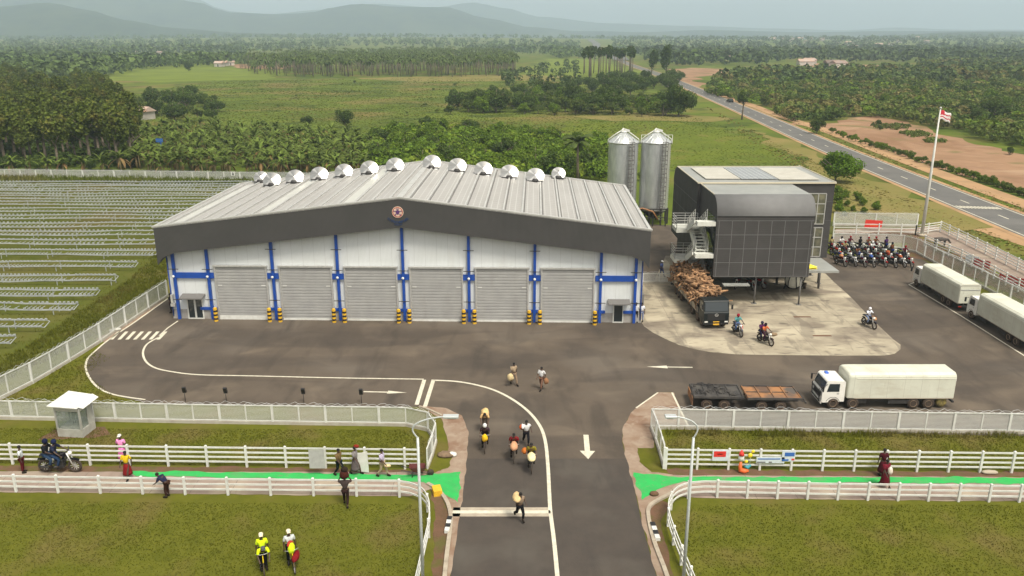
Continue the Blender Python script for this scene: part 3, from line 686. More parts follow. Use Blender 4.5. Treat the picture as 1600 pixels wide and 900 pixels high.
for i in range(6):
    x = -.3+i*.12; Mx = Me @ Matrix.Translation((x,-1.18+.5*x*x,.03)); e.cbox((0,0,0),(.03,.13,.04),0,Mx); e.cbox((.03,0,0),(.05,.03,.04),0,Mx)
e.build('emblem_lettering', mat('emblem_blue', (.015,.045,.14), None, rough=.6), wh)
# ------------------------------------------------------------------ bollards
def bollard_proto():
    t = thing('bollard', (0,0,0), 0, 'x', 'bollard', 'striped bollards guarding the roller doors')
    for i in range(7):
        z0 = i*.19; a = .11*(1 if i % 2 else -1)
        MB().lathe([(.19,z0+.001),(.19,z0+.19)], 12, 0, None, False).build('stripe_band', [M['yellow'] if i % 2 == 0 else M['black']], t)
    MB().lathe([(.19,1.331),(.13,1.38),(.02,1.41)], 12).build('cap', M['yellow'], t)
    return reg(t)
bp = bollard_proto(); Wm = Matrix.Translation((-10.2,74.5,0)) @ Matrix.Rotation(WA,4,'Z'); first = True
onm = ['first', 'second', 'third', 'fourth', 'fifth', 'sixth']
for k in range(6):
    for s, side in ((-1,'left'), (1,'right')):
        t = bp if first else copy_tree(bp); first = False
        t.location = Wm @ Vector((-15.42+6.17*k+s*2.58, -.75, 0)); t['label'] = 'striped bollard at the %s edge of the %s roller door from the left' % (side, onm[k])
# ================================================================== SILOS
def silo(x, rail, lab):
    t = thing('grain_silo', (x, 118, 0), 0, lab, 'silo', 'corrugated steel silos'); r = 2.1; z0 = 2.0; z1 = 11.65
    prof = []; n = 30
    for i in range(n+1):
        z = z0+(z1-z0)*i/n; prof += [(r-.05, z), (r+.03, z+(z1-z0)/n*.5)]
    b = MB(); b.lathe(prof[:-1]+[(r-.02,z1)], 36); b.build('body', M['steel'], t)
    b = MB(); b.lathe([(r+.1,z1-.02),(r+.08,z1+.05),(.5,z1+1.25),(.38,z1+1.3)], 36); rf = b.build('roof', M['steel'], t)
    b = MB()
    for k in range(18):
        a = 2*math.pi*k/18; b.bar(((r+.08)*math.cos(a),(r+.08)*math.sin(a),z1+.09),(.5*math.cos(a),.5*math.sin(a),z1+1.29), .06)
    b.build('roof_rib', M['steel'], rf)
    b = MB(); b.lathe([(.42,z1+1.3),(.45,z1+1.5),(.2,z1+1.65)], 12); b.cbox((.35,0,z1+1.66),(.9,.5,.3),0,rmat('Y',15,(.35,0,z1+1.66))); b.tube([(-.5,0,z1+1.35),(0,0,z1+1.9)], .16, 8); b.build('top_hatch', M['white'], rf)
    b = MB(); b.lathe([(r-.05,z0),(.5,.7),(.3,.6)], 24); b.build('hopper', M['dark'], t)
    for k in range(8):
        a = 2*math.pi*(k+.5)/8; MB().box((-.11,-.11,.0),(.11,.11,z0+.3),0,Matrix.Translation(((r+.05)*math.cos(a),(r+.05)*math.sin(a),0))).build('leg', M['dark'], t)
    # ladder with cage on the camera side
    b = MB(); a = R(-70); cx, cy = (r+.22)*math.cos(a), (r+.22)*math.sin(a); tx, ty = -math.sin(a), math.cos(a)
    for s in (-.28,.28): b.bar((cx+tx*s,cy+ty*s,.8),(cx+tx*s,cy+ty*s,z1+.7), .06)
    z = .9
    while z < z1+.6: b.bar((cx-tx*.28,cy-ty*.28,z),(cx+tx*.28,cy+ty*.28,z), .05); z += .38
    lad = b.build('ladder', M['seam'], t)
    b = MB(); z = 2.6; nx_, ny_ = math.cos(a), math.sin(a); ring = []
    hoop = [(-.36,0),(-.42,.35),(-.2,.68),(.2,.68),(.42,.35),(.36,0)]
    while z < z1+.5:
        for (p,q),(p2,q2) in zip(hoop, hoop[1:]): b.bar((cx+tx*p+nx_*q,cy+ty*p+ny_*q,z),(cx+tx*p2+nx_*q2,cy+ty*p2+ny_*q2,z), .06)
        z += .62
    for p, q in hoop[1:-1]: b.bar((cx+tx*p+nx_*q,cy+ty*p+ny_*q,2.6),(cx+tx*p+nx_*q,cy+ty*p+ny_*q,z1+.2), .045)
    b.build('ladder_cage', M['seam'], lad)
    b = MB(); b.tube([(-r-.15,0,z1-.3),(-r-.05,0,z1+.4),(-1.2,0,z1+1.1),(-.4,0,z1+1.6)], .07, 6); b.tube([(r+.15,0,z1-.3),(r+.05,0,z1+.4),(1.2,0,z1+1.1),(.4,0,z1+1.6)], .07, 6)
    if rail:
        for x_ in (-r-.1, r+.1):
            b.bar((x_,-.4,z1-.1),(x_,-.4,z1+1.05),.07)
        b.bar((-r-.1,-.4,z1+1.05),(-.5,-.4,z1+1.05),.06); b.bar((r+.1,-.4,z1+1.05),(.5,-.4,z1+1.05),.06)
        b.bar((1.2,-.4,z1+.5),(1.2,-.4,z1+1.05),.06); b.bar((1.65,-.4,z1+.2),(1.65,-.4,z1+1.05),.06)
    b.build('top_rail', M['white'], t)
silo(15.85, False, 'tall steel silo nearer the warehouse, left of the pair, without top guard rail')
silo(20.5, True, 'tall steel silo beside the dark office block, with guard rail around its top')
# link structure between silos
t = thing('dust_collector', (19.5,115.3,0), 0, 'dark steel frame with pipes at the foot of the silos', 'machinery')
b = MB()
for x_ in (-2.6,-1.2,.6,2.4): b.bar((x_,0,0),(x_,0,2.5),.14)
b.bar((-2.7,0,2.5),(2.6,0,2.5),.16); b.bar((-2.7,0,1.3),(2.6,0,1.3),.1); b.build('frame', M['dark'], t)
b = MB(); b.box((-3.4,-.9,.2),(-1.8,.5,3.4)); b.build('housing', M['dark'], t)
b = MB(); b.tube([(-2.4,-.3,2.4),(-1,-.3,2.7),(.5,-.3,2.2),(1.3,0,1)], .12, 8); b.build('pipe', mat('ochre_pipe', (.28,.13,.05), None, rough=.6), t)
# ================================================================== OFFICE
OX0, OX1, OXM, OY0, OYM, OYB, ZB, ZF, ZR = 19.7, 29.6, 34.2, 79.0, 86.6, 99.6, 3.0, 8.75, 11.0
of = thing('office_building', ((OX0+OXM)/2, 88, 0), 0, 'dark grey office block raised on columns, with rounded roof edges and outside stairs', 'office building')
off = Vector(of.location)
def ob(mbx, name, m, parent=None, fix=True):
    mbx.v = [tuple(Vector(p)-off) for p in mbx.v]; return mbx.build(name, m, parent or of, fix)
def arc(cy, cz, r, a0, a1, n=8): return [(cy+r*math.cos(R(a0+(a1-a0)*i/n)), cz+r*math.sin(R(a0+(a1-a0)*i/n))) for i in range(n+1)]
# rear volume (profile in y,z)
rb = 1.9
prof = [(OYM,ZB),(OYM,ZR+.12)] + arc(OYB-rb, ZR+.12-rb, rb, 90, 0, 8) + [(OYB,ZB)]
ob(MB().prism(prof, OX0, OXM, 0), 'rear_block', M['cladding'])
rf2 = 1.75
prof = [(OYM-.003,ZB),(OYM-.003,ZR-.03)] + [(p[0],p[1]) for p in arc(OY0+rf2, ZR-.03-rf2, rf2, 90, 180, 8)] + [(OY0,ZB)]
ob(MB().prism(prof, OX0+.35, OX1, 0), 'front_block', M['cladding'])
# smooth roof skins (proud by 2 cm)
def skin(prof, x0, x1, th, name, m, parent=None):
    vs = []; n = len(prof)
    nr = []
    for i in range(n):
        a, b_ = prof[max(i-1,0)], prof[min(i+1,n-1)]; d = Vector((b_[0]-a[0], b_[1]-a[1])).normalized(); nr.append((-d.y, d.x))
    cy = sum(p[0] for p in prof)/n; cz = sum(p[1] for p in prof)/n
    for x in (x0, x1):
        for p, q in zip(prof, nr):
            s = 1 if (q[1] > 0 or (abs(q[1]) < 1e-6)) else -1
            vs.append((x, p[0]+q[0]*.02*s, p[1]+q[1]*.02*s)); vs.append((x, p[0]+q[0]*(.02+th)*s, p[1]+q[1]*(.02+th)*s))
    fs = []; m2 = 2*n
    for i in range(n-1):
        fs += [(2*i+1, m2+2*i+1, m2+2*i+3, 2*i+3), (2*i, 2*i+2, m2+2*i+2, m2+2*i), (2*i,2*i+1,2*i+3,2*i+2), (m2+2*i,m2+2*i+2,m2+2*i+3,m2+2*i+1)]
    mbx = MB(); mbx.add(vs, fs, 0, True); return ob(mbx, name, m, parent)
front_arc = arc(OY0+rf2, ZR-.03-rf2, rf2, 180, 90, 10)
sk = skin(front_arc, OX0+.32, OX1+.03, .06, 'curved_cladding', M['officecurve'])
sk.data.polygons.foreach_set('use_smooth', [True]*len(sk.data.polygons))
ob(MB().box((OX0+.32,OY0+rf2+.01,ZR-.03+.02),(OX1+.03,OYM-.01,ZR+.06)), 'roof', M['officeroof'])
r2 = ob(MB().box((OX0-.03,OYM-.06,ZR+.14),(OXM+.06,OYB-rb,ZR+.22)), 'roof', M['officeroof'])
ba = arc(OYB-rb, ZR+.12-rb, rb, 90, 0, 10); skin([(p[0],p[1]) for p in ba], OX0-.03, OXM+.06, .06, 'curved_cladding', M['officecurve'])
# roof trim lines
b = MB(); b.bar((OX0-.05,OYM-.1,ZR+.2),(OXM+.1,OYM-.1,ZR+.2),.1,.16); b.bar((OX0-.05,OYM-.05,ZR+.25),(OX0-.05,OYB-rb,ZR+.25),.1,.08); b.bar((OXM+.08,OYM-.05,ZR+.25),(OXM+.08,OYB-1.2,ZR+.25),.1,.08)
b.bar((OX0+.32,OY0+rf2,ZR+.09),(OX0+.32,OYM-.1,ZR+.09),.08,.08); b.bar((OX0-.05,OYB-rb+.1,ZR+.24),(OXM+.1,OYB-rb+.1,ZR+.24),.1,.08)
ob(b, 'roof_trim', mat('roof_trim', (.55,.5,.38), None, rough=.5))
# roof panels
def rpan(x0, x1, y0, y1, m, nm):
    ob(MB().box((x0,y0,ZR+.30),(x1,y1,ZR+.36)), nm, m, r2)
rpan(20.9, 24.6, 88.4, 96.2, M['panelwhite'], 'pale_panel'); rpan(24.7, 28.6, 88.2, 96.2, M['solar'], 'solar_panel'); rpan(28.7, 33.0, 87.9, 96.0, M['panelwhite'], 'pale_panel')
# cladding joints
b = MB(); y = OY0-.012
for k in range(8):
    x = OX0+.35+.25+(OX1-OX0-.35-.5)*k/7; b.box((x-.025,y,ZB+.1),(x+.025,OY0-.002,ZF))
for k in range(5):
    z = ZB+.1+(ZF-ZB-.1)*k/4; b.box((OX0+.37,y-.002,z-.025),(OX1-.02,y+.009,z+.025))
ob(b, 'panel_joint', M['cladline'])
b = MB()
for k in range(1,6): b.box((OX0-.012,OYM+.1+k*2.1,ZB),(OX0-.003,OYM+.14+k*2.1,ZR-1))
for z in (5,7,9): b.box((OX0-.014,OYM,z),(OX0-.003,OYB-.1,z+.04))
fj = mat('faint_joint', (.10,.10,.10), None, rough=.6); ob(b, 'panel_joint', fj); b = MB()
for k in range(1,4): b.box((OX1+.3,OYM-.012,3+k*2.05),(OXM-.02,OYM-.004,3.04+k*2.05))
ob(b, 'panel_joint', fj); b = MB()
for z in (5,7,9): b.box((OXM+.003,OYM,z),(OXM+.014,OYB-.1,z+.04))
ob(b, 'panel_joint', fj)
# tall window strip on the rear block
for z0, z1 in ((ZB+.15, 6.35), (6.75, 10.05)):
    g = ob(MB().box((OX1+.5,OYM-.03,z0),(OXM-.8,OYM-.006,z1)), 'window', mat('office_glass', (.04,.045,.04), (.20,.19,.13), .9, .15, spec=.8))
    b = MB()
    for k in range(5):
        x = OX1+.5+(OXM-.8-OX1-.5)*k/4; b.box((x-.045,OYM-.08,z0),(x+.045,OYM-.032,z1))
    for k in range(4):
        z = z0+(z1-z0)*k/3; b.box((OX1+.5,OYM-.078,z-.045),(OXM-.8,OYM-.034,z+.045))
    ob(b, 'window_frame', M['alu'], g)
# undercroft: core walls, columns
ob(MB().box((22.5,90.5,.0),(33.2,98.5,ZB-.01)), 'ground_floor_core', M['dark'])
ob(MB().box((20.3,88.5,0),(22.4,98.5,ZB-.01)), 'ground_floor_core', M['dark'])
for x_, y_ in ((24.6,79.7),(29.0,79.3),(20.6,84.5),(33.9,90.0),(33.7,86.9),(24.6,86.5),(29,86.5)):
    ob(MB().tube([(x_,y_,0),(x_,y_,ZB+.005)], .09 if y_ < 80 else .14, 8).cbox((x_,y_,.03),(.5,.5,.06)), 'column', M['seam'])
# entrance canopy with yellow sheet on top
ob(MB().box((OX1+.02,80.4,3.05),(33.2,85.6,3.25)), 'canopy', M['officeroof'])
ob(MB().box((21.0,78.2,2.3),(23.6,78.9,2.42)), 'canopy', M['officeroof'])
ob(MB().tube([(33.0,84.9,0),(33.0,84.9,3.04)], .13, 8), 'column', M['seam'])
ys_ = tag(MB().add([(0,0,.03),(1.25,.1,.22),(1.3,.9,.05),(.1,1.0,.25),(.6,.5,.4)], [(0,1,4),(1,2,4),(2,3,4),(3,0,4)]).add([(0,0,0),(1.25,.1,.0),(1.3,.9,.0),(.1,1.0,.0)], [(0,1,2,3)]).build('plastic_sheet', mat('yellow_sheet', (.85,.72,.04), None, rough=.5)), 'crumpled yellow plastic sheet lying on the office entrance canopy', 'plastic sheet'); ys_.location = (30.0,81.0,3.26)
# outside stairs on the left wall
M['panelwhite2'] = mat('stair_paint', (.62,.63,.58), (.52,.53,.48), 2, .6)
wsx = OX0+.35
def flight(yA, zA, yB, zB_, x0, x1):
    b = MB(); 
    for x in (x0, x1): b.bar((x,yA,zA),(x,yB,zB_),.10,.62)
    n = max(4, int(abs(zB_-zA)/.2))
    for i in range(n):
        t = (i+.5)/n; b.cbox(((x0+x1)/2, yA+(yB-yA)*t, zA+(zB_-zA)*t), (x1-x0, abs(yB-yA)/n*1.1, .05))
    st = ob(b, 'stair_flight', M['panelwhite2'])
    b = MB()
    for x in (x0, x1):
        for h in (.35,.6,.85,1.1): b.bar((x,yA,zA+h),(x,yB,zB_+h),.03)
        for i in range(5):
            t = i/4; yy = yA+(yB-yA)*t; zz = zA+(zB_-zA)*t; b.bar((x,yy,zz),(x,yy,zz+1.1),.05)
    ob(b, 'handrail', M['alu'], st)
M['panelwhite2'] = mat('stair_paint', (.62,.63,.58), (.52,.53,.48), 2, .6)
def landing(x0, x1, y0, y1, z, rail=True):
    ld = ob(MB().box((x0,y0,z-.42),(x1,y1,z)), 'landing', M['panelwhite2']); b = MB()
    P4 = [(x1,y1),(x0,y1),(x0,y0),(x1,y0)]
    for (a0,a1),(b0,b1) in zip(P4, P4[1:]):
        for h in (.3,.6,.9,1.15): b.bar((a0,a1,z+h),(b0,b1,z+h),.045)
        for t in (0,.5,1): b.bar((a0+(b0-a0)*t,a1+(b1-a1)*t,z),(a0+(b0-a0)*t,a1+(b1-a1)*t,z+1.15),.05)
    if rail: ob(b, 'handrail', M['alu'], ld)
for base, lab in ((3.75,0),(7.0,1)):
    landing(OX0-2.7, OX0-.05, 83.2, 85.6, base)
    flight(80.0, base+1.6, 83.2, base, OX0-1.6, OX0-.4)
    flight(83.2, base-.05, 80.0, base-1.7, OX0-1.0+.9, OX0+.25) if False else (flight(83.2, base, 80.0, base-1.6, OX0-1.3, OX0-.1))
    landing(OX0-1.5, OX0+.3, 79.1, 80.0, base+1.6, False)
ob(MB().box((OX0+.30,79.4,ZB),(OX0+.34,82.6,ZR-2.0)), 'stair_recess_shade', M['glass'])  # dark sheet on the wall stands in for the shaded recess between flights
# ================================================================== FENCES
def fence_pts(pxs, k=0):
    p = [G(*q) for q in pxs]; return smooth(p, k) if k else p
def pathlen(p): return sum((b-a).length for a, b in zip(p, p[1:]))
def mesh_fence(pts, sp, h, label, group='wire mesh fences round the yard', wide=2, lean=True, pw=.09, stuffposts=False):
    o = pts[0].copy(); t = thing('mesh_fence', o, 0, label, 'fence', group)
    rs = resample(pts, sp)
    if (rs[-1]-pts[-1]).length > .4: rs.append(pts[-1])
    rs = [p-o for p in rs]
    b = MB()
    for a, c in zip(rs, rs[1:]): b.bar((a.x,a.y,.11),(c.x,c.y,.11),.16,.22)
    b.build('kerb_base', M['plate2'], t)
    for nm, z, th in (('top_rail', h, .07), ('bottom_rail', .27, .05)):
        b = MB()
        for a, c in zip(rs, rs[1:]): b.bar((a.x,a.y,z),(c.x,c.y,z),th)
        b.build(nm, M['white'], t)
    for i, p in enumerate(rs):
        w_ = pw*(1.9 if i % wide == 0 else 1); b = MB(); b.cbox((p.x,p.y,(h+.03)/2+.0),(w_,w_*.8,h+.03)); b.build('post', M['white'], t)
    # wire panels as one weave
    vs = []; fs = []; uv = []; d = 0
    for a, c in zip(rs, rs[1:]):
        n = len(vs); L = (c-a).length; vs += [(a.x,a.y,.3),(c.x,c.y,.3),(c.x,c.y,h-.04),(a.x,a.y,h-.04)]; fs.append((n,n+1,n+2,n+3)); uv += [(d/.06,0),((d+L)/.06,0),((d+L)/.06,h/.12),(d/.06,h/.12)]; d += L
    # coil of wire on top: leaning light mesh strip
    b = MB(); b.add(vs, fs); o_ = b.build('wire_mesh', M['mesh'], t, fix=False); ul = o_.data.uv_layers.new(name='UVMap')
    for i, q in enumerate(uv): ul.data[i].uv = q
    b = MB(); r_ = random.Random(len(rs))
    fine = resample(rs, .33); prev = None
    for i, p in enumerate(fine):
        q = Vector((p.x, p.y, h+.12+.10*math.sin(i*1.7)+r_.uniform(-.03,.03))); q.x += r_.uniform(-.05,.05); q.y += .12*math.cos(i*1.7)
        if prev: b.bar(prev, q, .014)
        prev = q
    prev = None
    for i, p in enumerate(fine):
        q = Vector((p.x, p.y, h+.15+.12*math.sin(i*1.7+3)))
        q.y += .14*math.cos(i*1.3)
        if prev: b.bar(prev, q, .012)
        prev = q
    b.build('barbed_coil', M['wirec'], t)
    return t
M['wirec'] = mat('coil_wire', (.62,.64,.64), None, rough=.5)
M['plate2'] = mat('fence_base', (.44,.42,.36), (.34,.31,.26), 1.2, .9)
def rail_fence(pts, sp, h, nr, label, group='white post and rail fences'):
    o = pts[0].copy(); t = thing('rail_fence', o, 0, label, 'fence', group)
    rs = resample(pts, sp)
    if (rs[-1]-pts[-1]).length > .4: rs.append(pts[-1])
    rs = [p-o for p in rs]; rp = [p-o for p in pts]
    for k in range(nr):
        z = h - k*(h-.18)/(nr-.35) - .02; b = MB()
        for a, c in zip(rp, rp[1:]): b.bar((a.x,a.y,z),(c.x,c.y,z),.045,.105)
        b.build('rail', M['white'], t)
    rr = random.Random(nr+len(rs))
    for p in rs:
        b = MB(); b.cbox((p.x,p.y,(h+.09)/2),(.13,.13,h+.09)); b.add([(p.x-.075,p.y-.075,h+.09),(p.x+.075,p.y-.075,h+.09),(p.x+.075,p.y+.075,h+.09),(p.x-.075,p.y+.075,h+.09),(p.x,p.y,h+.16)], [(0,1,4),(1,2,4),(2,3,4),(3,0,4),(3,2,1,0)])
        b.build('post', M['white'], t).rotation_euler = (0, 0, 0)
    return t
mesh_fence(fence_pts([(-60,654),(0,655),(300,661),(500,664),(648,666)])+smooth([G(652,667),G(676,678),G(682,695)],3)+[G(668,733)], 1.87, 1.42, 'wire mesh fence with white posts in front of the yard, left of the entrance', pw=.08)
mesh_fence([G(1037,733), G(1030,705), G(1022,682), G(1016,670)]+[G(1090,671), G(1300,674), G(1600,678), G(1640,679)], 1.87, 1.5, 'wire mesh fence with white posts in front of the yard, right of the entrance', pw=.08)
mesh_fence([G(-25,638), G(60,595), G(150,540), G(208,500), G(262,464)], 2.3, 1.75, 'slanting wire mesh fence between the rack field and the yard loop', pw=.09)
mesh_fence([G(-160,275.5), G(0,277), G(200,279), G(440,282.5), G(560,284)], 3.1, 1.5, 'far wire mesh fence behind the rack field', pw=.12)
mesh_fence([G(1300,386), G(1398,388), G(1425,392), G(1470,417), G(1530,447), G(1600,483), G(1700,535)], 2.2, 1.8, 'wire mesh fence behind the parked trucks and motorcycles', pw=.09)
mesh_fence([G(1302,353), G(1432,355)], 2.9, 1.9, 'short wire mesh fence behind the rail fence by the flagpole', pw=.09)
rail_fence([G(-40,724.5), G(0,725), G(300,729), G(655,733)], 2.5, 1.38, 4, 'four rail white fence on the far side of the left footpath')
rail_fence([G(-40,768), G(0,768.5), G(300,773), G(620,776)]+smooth([G(640,779), G(660,788), G(671,808), G(671,835), G(664,870), G(655,910), G(640,980)], 4), 2.55, 1.08, 3, 'three rail white fence on the near side of the left footpath, curving at the road')
rail_fence([G(1040,733), G(1300,736), G(1600,739), G(1660,740)], 1.95, 1.38, 4, 'four rail white fence on the far side of the right footpath')
rail_fence([G(1640,786), G(1600,785), G(1300,781), G(1100,777)]+smooth([G(1075,779), G(1056,787), G(1044,806), G(1045,830), G(1062,878), G(1100,970)], 4), 1.75, 1.08, 3, 'three rail white fence on the near side of the right footpath, curving at the road')
rail_fence([G(1302,366), G(1430,368)], 3.0, 1.5, 3, 'white rail fence with a red board behind the motorcycle park')
rail_fence([G(1430,368), G(1470,362), G(1530,392), G(1600,428), G(1680,470)], 2.5, 1.4, 4, 'white rail fence between the highway and the paved walk')
rail_fence([G(1444,385), G(1500,408), G(1560,440), G(1600,462), G(1680,505)], 2.5, 1.4, 4, 'white rail fence between the paved walk and the grass by the trucks')
mesh_fence([G(1004,443), G(1036,443), G(1068,443)], 1.8, 1.15, 'low wire gate across the lane between the warehouse and the office')
# ================================================================== RACK FIELD: rows of white tube racks
M['rack'] = mat('rack_tube', (.37,.39,.39), (.28,.30,.30), 1, .6)
fenceline = [G(-25,638), G(60,595), G(150,540), G(208,500), G(262,464)]
def fx(y):
    for a, b in zip(fenceline[::-1], fenceline[::-1][1:]):
        if b.y <= y <= a.y: return b.x+(a.x-b.x)*(y-b.y)/(a.y-b.y)
    a, b = fenceline[0], fenceline[-1]
    return a.x+(y-a.y)*(b.x-a.x)/(b.y-a.y)
rows = []
ypx = [546,520,492,469,446,424,404.5,387.5,373,360,347,336,325,315.5,307,299.5,292.5]
extra = ypx[:]
rr = random.Random(11)
for i, py in enumerate(ypx):
    Y0 = G(0,py).y
    if i < 4: xe = [G(30,535).x, G(74,515).x, G(112,492).x, G(145,470).x][i]
    elif i < 8: xe = [G(176,446).x, G(206,425).x, G(238,406).x, G(262,391).x][i-4]
    else: xe = G(262,390).x + (i-8)*1.6 + 3
    x0 = G(-120 if i < 9 else -90, py).x; gap = 1.05
    if i >= 9: xe = min(xe, -29)
    t = thing('growing_rack', ((x0+xe)/2, Y0, 0), 0, None, 'rack', 'rows of white tube racks on the grass field')
    num = ['front', 'second', 'third', 'fourth', 'fifth', 'sixth', 'seventh', 'eighth', 'ninth', 'tenth', 'eleventh', 'twelfth', 'thirteenth', 'fourteenth', 'fifteenth', 'sixteenth', 'rearmost'][i]
    t['label'] = 'long white tube rack, %s row of the grass field%s' % (num, ' counted from the front' if i not in (0,16) else '')
    L = xe-x0
    for j, (dy, z) in enumerate(((0,.55),(gap,.85))):
        b = MB(); x = -L/2; prev = Vector((x,dy,z)); th = .12 if i < 7 else .13
        while x < L/2-.01:
            x2 = min(x+1.6, L/2); wob = .06*math.sin((x+i*7)*.21)+.05*noise.noise(Vector((x*.25,i*3,j)))+.02*rr.uniform(-1,1)
            q = Vector((x2, dy+wob*.5, z+wob)); b.bar(prev, q, th); prev = q; x = x2
        b.build('rail', M['rack'], t)
    b = MB(); x = -L/2+.2                         # small cups hung along the rails
    st = .42 if i < 7 else .6
    while x < L/2:
        z = .70+.06*math.sin((x+i*7)*.21)
        if rr.random() < .93:
            
            b.cbox((x+.15,.0,.64),(.2,.14,.16)); b.cbox((x+.15,gap,.95),(.2,.14,.16)); b.cbox((x+.05,gap*.5,.66),(.05,.5,.05))
        x += st
    tag(b.build('cup_row', M['rack'], t), kind='stuff')
    x = -L/2+rr.uniform(.5,3)
    while x < L/2:
        for dy, z in ((0,.55),(gap,.85)): MB().cbox((x,dy,z/2),(.07,.07,z)).build('leg', M['rack'], t)
        x += rr.uniform(5.2,7.0)
    b = MB(); b.tube([(L/2,0,.55),(L/2+.25,.05,.5),(L/2+.25,gap,.75),(L/2,gap,.85)], .045, 5); b.build('end_pipe', M['rack'], t)
# ================================================================== LAMPS, BOOTH, SIGNS
def lamp(x, py, side, lab):
    b0 = G(x, py); t = thing('street_lamp', b0, 0, lab, 'street lamp', 'curved white street lamps')
    top = Z(b0.y, 668)+.0; s = side
    pts = [(0,0,0),(0,0,top-.75)]
    arcp = [(s*-.02,0,top-.5),(s*-.16,0,top-.3),(s*-.22,0,top-.1),(s*-.12,0,top+.12),(s*.2,0,top+.32),(s*.7,0,top+.47),(s*1.25,0,top+.55)]
    MB().tube([(0,0,0),(0,0,top*.5),(0,0,top-.5)], [.085,.075,.06], 12).build('pole', M['lampgrey'], t)
    MB().tube(smooth(arcp, 4), .04, 8).build('bracket_arm', M['lampgrey'], t)
    MB().rbox((min(s*1.2,s*1.9),-.15,top+.50),(max(s*1.2,s*1.9),.15,top+.62),.04,axis=0).build('lamp_head', M['lampgrey'], t)
    MB().box((min(s*1.4,s*1.8),-.1,top+.47),(max(s*1.4,s*1.8),.1,top+.502)).build('lens', M['glass'], t)
    MB().cbox((0,0,.03),(.35,.35,.06)).build('base_plate', M['lampgrey'], t)
M['lampgrey'] = mat('lamp_paint', (.50,.53,.53), (.42,.45,.45), 3, .45, .1)
lamp(661.5, 925, 1, 'white street lamp left of the entrance road with its arm reaching right over the kerb')
lamp(1066.5, 925, -.72, 'white street lamp right of the entrance road with its arm reaching left over the fence')
# booth
bo = G(121,675.5); t = thing('guard_booth', bo, R(-6), 'small grey glazed guard booth with a crooked white sheet roof', 'booth')
M['booth'] = mat('booth_wall', (.42,.42,.38), (.33,.32,.28), 2, .8)

MB().box((-1,-.85,0),(1,.85,.60)).build('base_wall', M['booth'], t)
b = MB()
for x in (-.95,.95):
    for y in (-.8,.8): MB().box((x-.06,y-.06,.75),(x+.06,y+.06,2.2)).build('corner_post', M['booth2'], t) if False else MB().box((x-.06,y-.06,.60),(x+.06,y+.06,2.2)).build('corner_post', M['alu'], t)
MB().box((-.98,-.84,1.95),(.98,.84,2.2)).build('top_band', M['alu'], t)
gl = mat('booth_glass', (.25,.30,.27), None, rough=.12, spec=.7, alpha=.32)
for a, c in (((-.89,-.80,.61),(.89,-.77,1.94)), ((-.89,.77,.61),(.89,.80,1.94)), ((-.94,-.74,.61),(-.91,.74,1.94)), ((.91,-.74,.61),(.94,.1,1.94))): MB().box(a, c).build('window', gl, t)
MB().box((.92,.1,.05),(.98,.72,1.94)).build('door', M['booth'], t)
b = MB(); b.add([(-1.35,-1.1,2.35),(1.0,-1.05,2.25),(1.1,1.1,2.45),(-1.0,1.2,2.6),(-1.35,-1.1,2.40),(1.0,-1.05,2.30),(1.1,1.1,2.50),(-1.0,1.2,2.65)], [(0,3,2,1),(4,5,6,7),(0,1,5,4),(1,2,6,5),(2,3,7,6),(3,0,4,7)]); b.build('roof', M['white'], t)
b = MB(); b.add([(.85,-.95,2.36),(1.35,-.8,2.2),(1.5,1.0,2.35),(1.0,1.05,2.56),(.85,-.95,2.38),(1.35,-.8,2.22),(1.5,1.0,2.37),(1.0,1.05,2.58)], [(0,3,2,1),(4,5,6,7),(0,1,5,4),(1,2,6,5),(2,3,7,6),(3,0,4,7)]); b.build('loose_roof_sheet', M['white'], t)
t.scale = (.9,.88,.98)
ch = thing('plastic_chair', bo+Vector((.0,.1,.1)), R(20), 'dark chair standing inside the guard booth', 'chair')
MB().box((-.25,-.25,.42),(.25,.25,.47)).build('seat', M['black'], ch)
b = MB()
for k in range(5): b.box((-.24+k*.11,.22,.47),(-.20+k*.11,.26,1.25))
b.box((-.25,.22,1.25),(.25,.26,1.32)); b.build('backrest', M['black'], ch)
for x in (-.22,.22):
    for y in (-.22,.22): MB().box((x-.02,y-.02,0),(x+.02,y+.02,.42)).build('leg', M['black'], ch)
# floodlights on short poles
for i, (x, y, w_) in enumerate(((290,628,'leftmost'),(354,629,'second from the left'),(475,630,'third from the left'),(565,631,'rightmost'))):
    p = G(x,y); t = thing('floodlight', p, 0, 'black floodlight on a thin pole behind the mesh fence, %s of four' % w_, 'floodlight', 'black floodlights behind the left mesh fence')
    MB().tube([(0,0,0),(0,0,.75)], .025, 6).build('pole', M['black'], t); MB().cbox((0,0,.98),(.26,.16,.46),0,rmat('X',18,(0,0,.98))).build('lamp_box', M['black'], t)
# flagpole
p = G(1440,369); t = thing('flagpole', p, 0, 'tall white flagpole beside the yard fence corner', 'flagpole')
hz_ = Z(p.y, 170); MB().tube([(0,0,0),(0,0,hz_*.5),(0,0,hz_)], [.24,.17,.08], 12).build('pole', M['white'], t); MB().ball((0,0,hz_+.1), .16).build('finial', M['alu'], t)
MB().lathe([(.55,0),(.5,.3),(.3,.35)], 12).build('base', M['kerb'], t)
b = MB(); nx, nz = 14, 8; vs = []; ms = []
for k in range(2): pass
for j in range(nz+1):
    for i in range(nx+1):
        u, v = i/nx, j/nz; vs.append((.1+1.5*u, .28*math.sin(u*7+v*1.5)*u, hz_-.25-1.15*v-.55*u*u+.1*math.sin(u*9)))
b.v = vs
for j in range(nz):
    for i in range(nx):
        a = j*(nx+1)+i; b.f.append([a,a+1,a+nx+2,a+nx+1]); u, v = (i+.5)/nx, (j+.5)/nz
        b.m.append(1 if (u < .35 and v < .5) or (.25 < abs(v-.5)*2 < .6) else 0); b.sm.append(True)
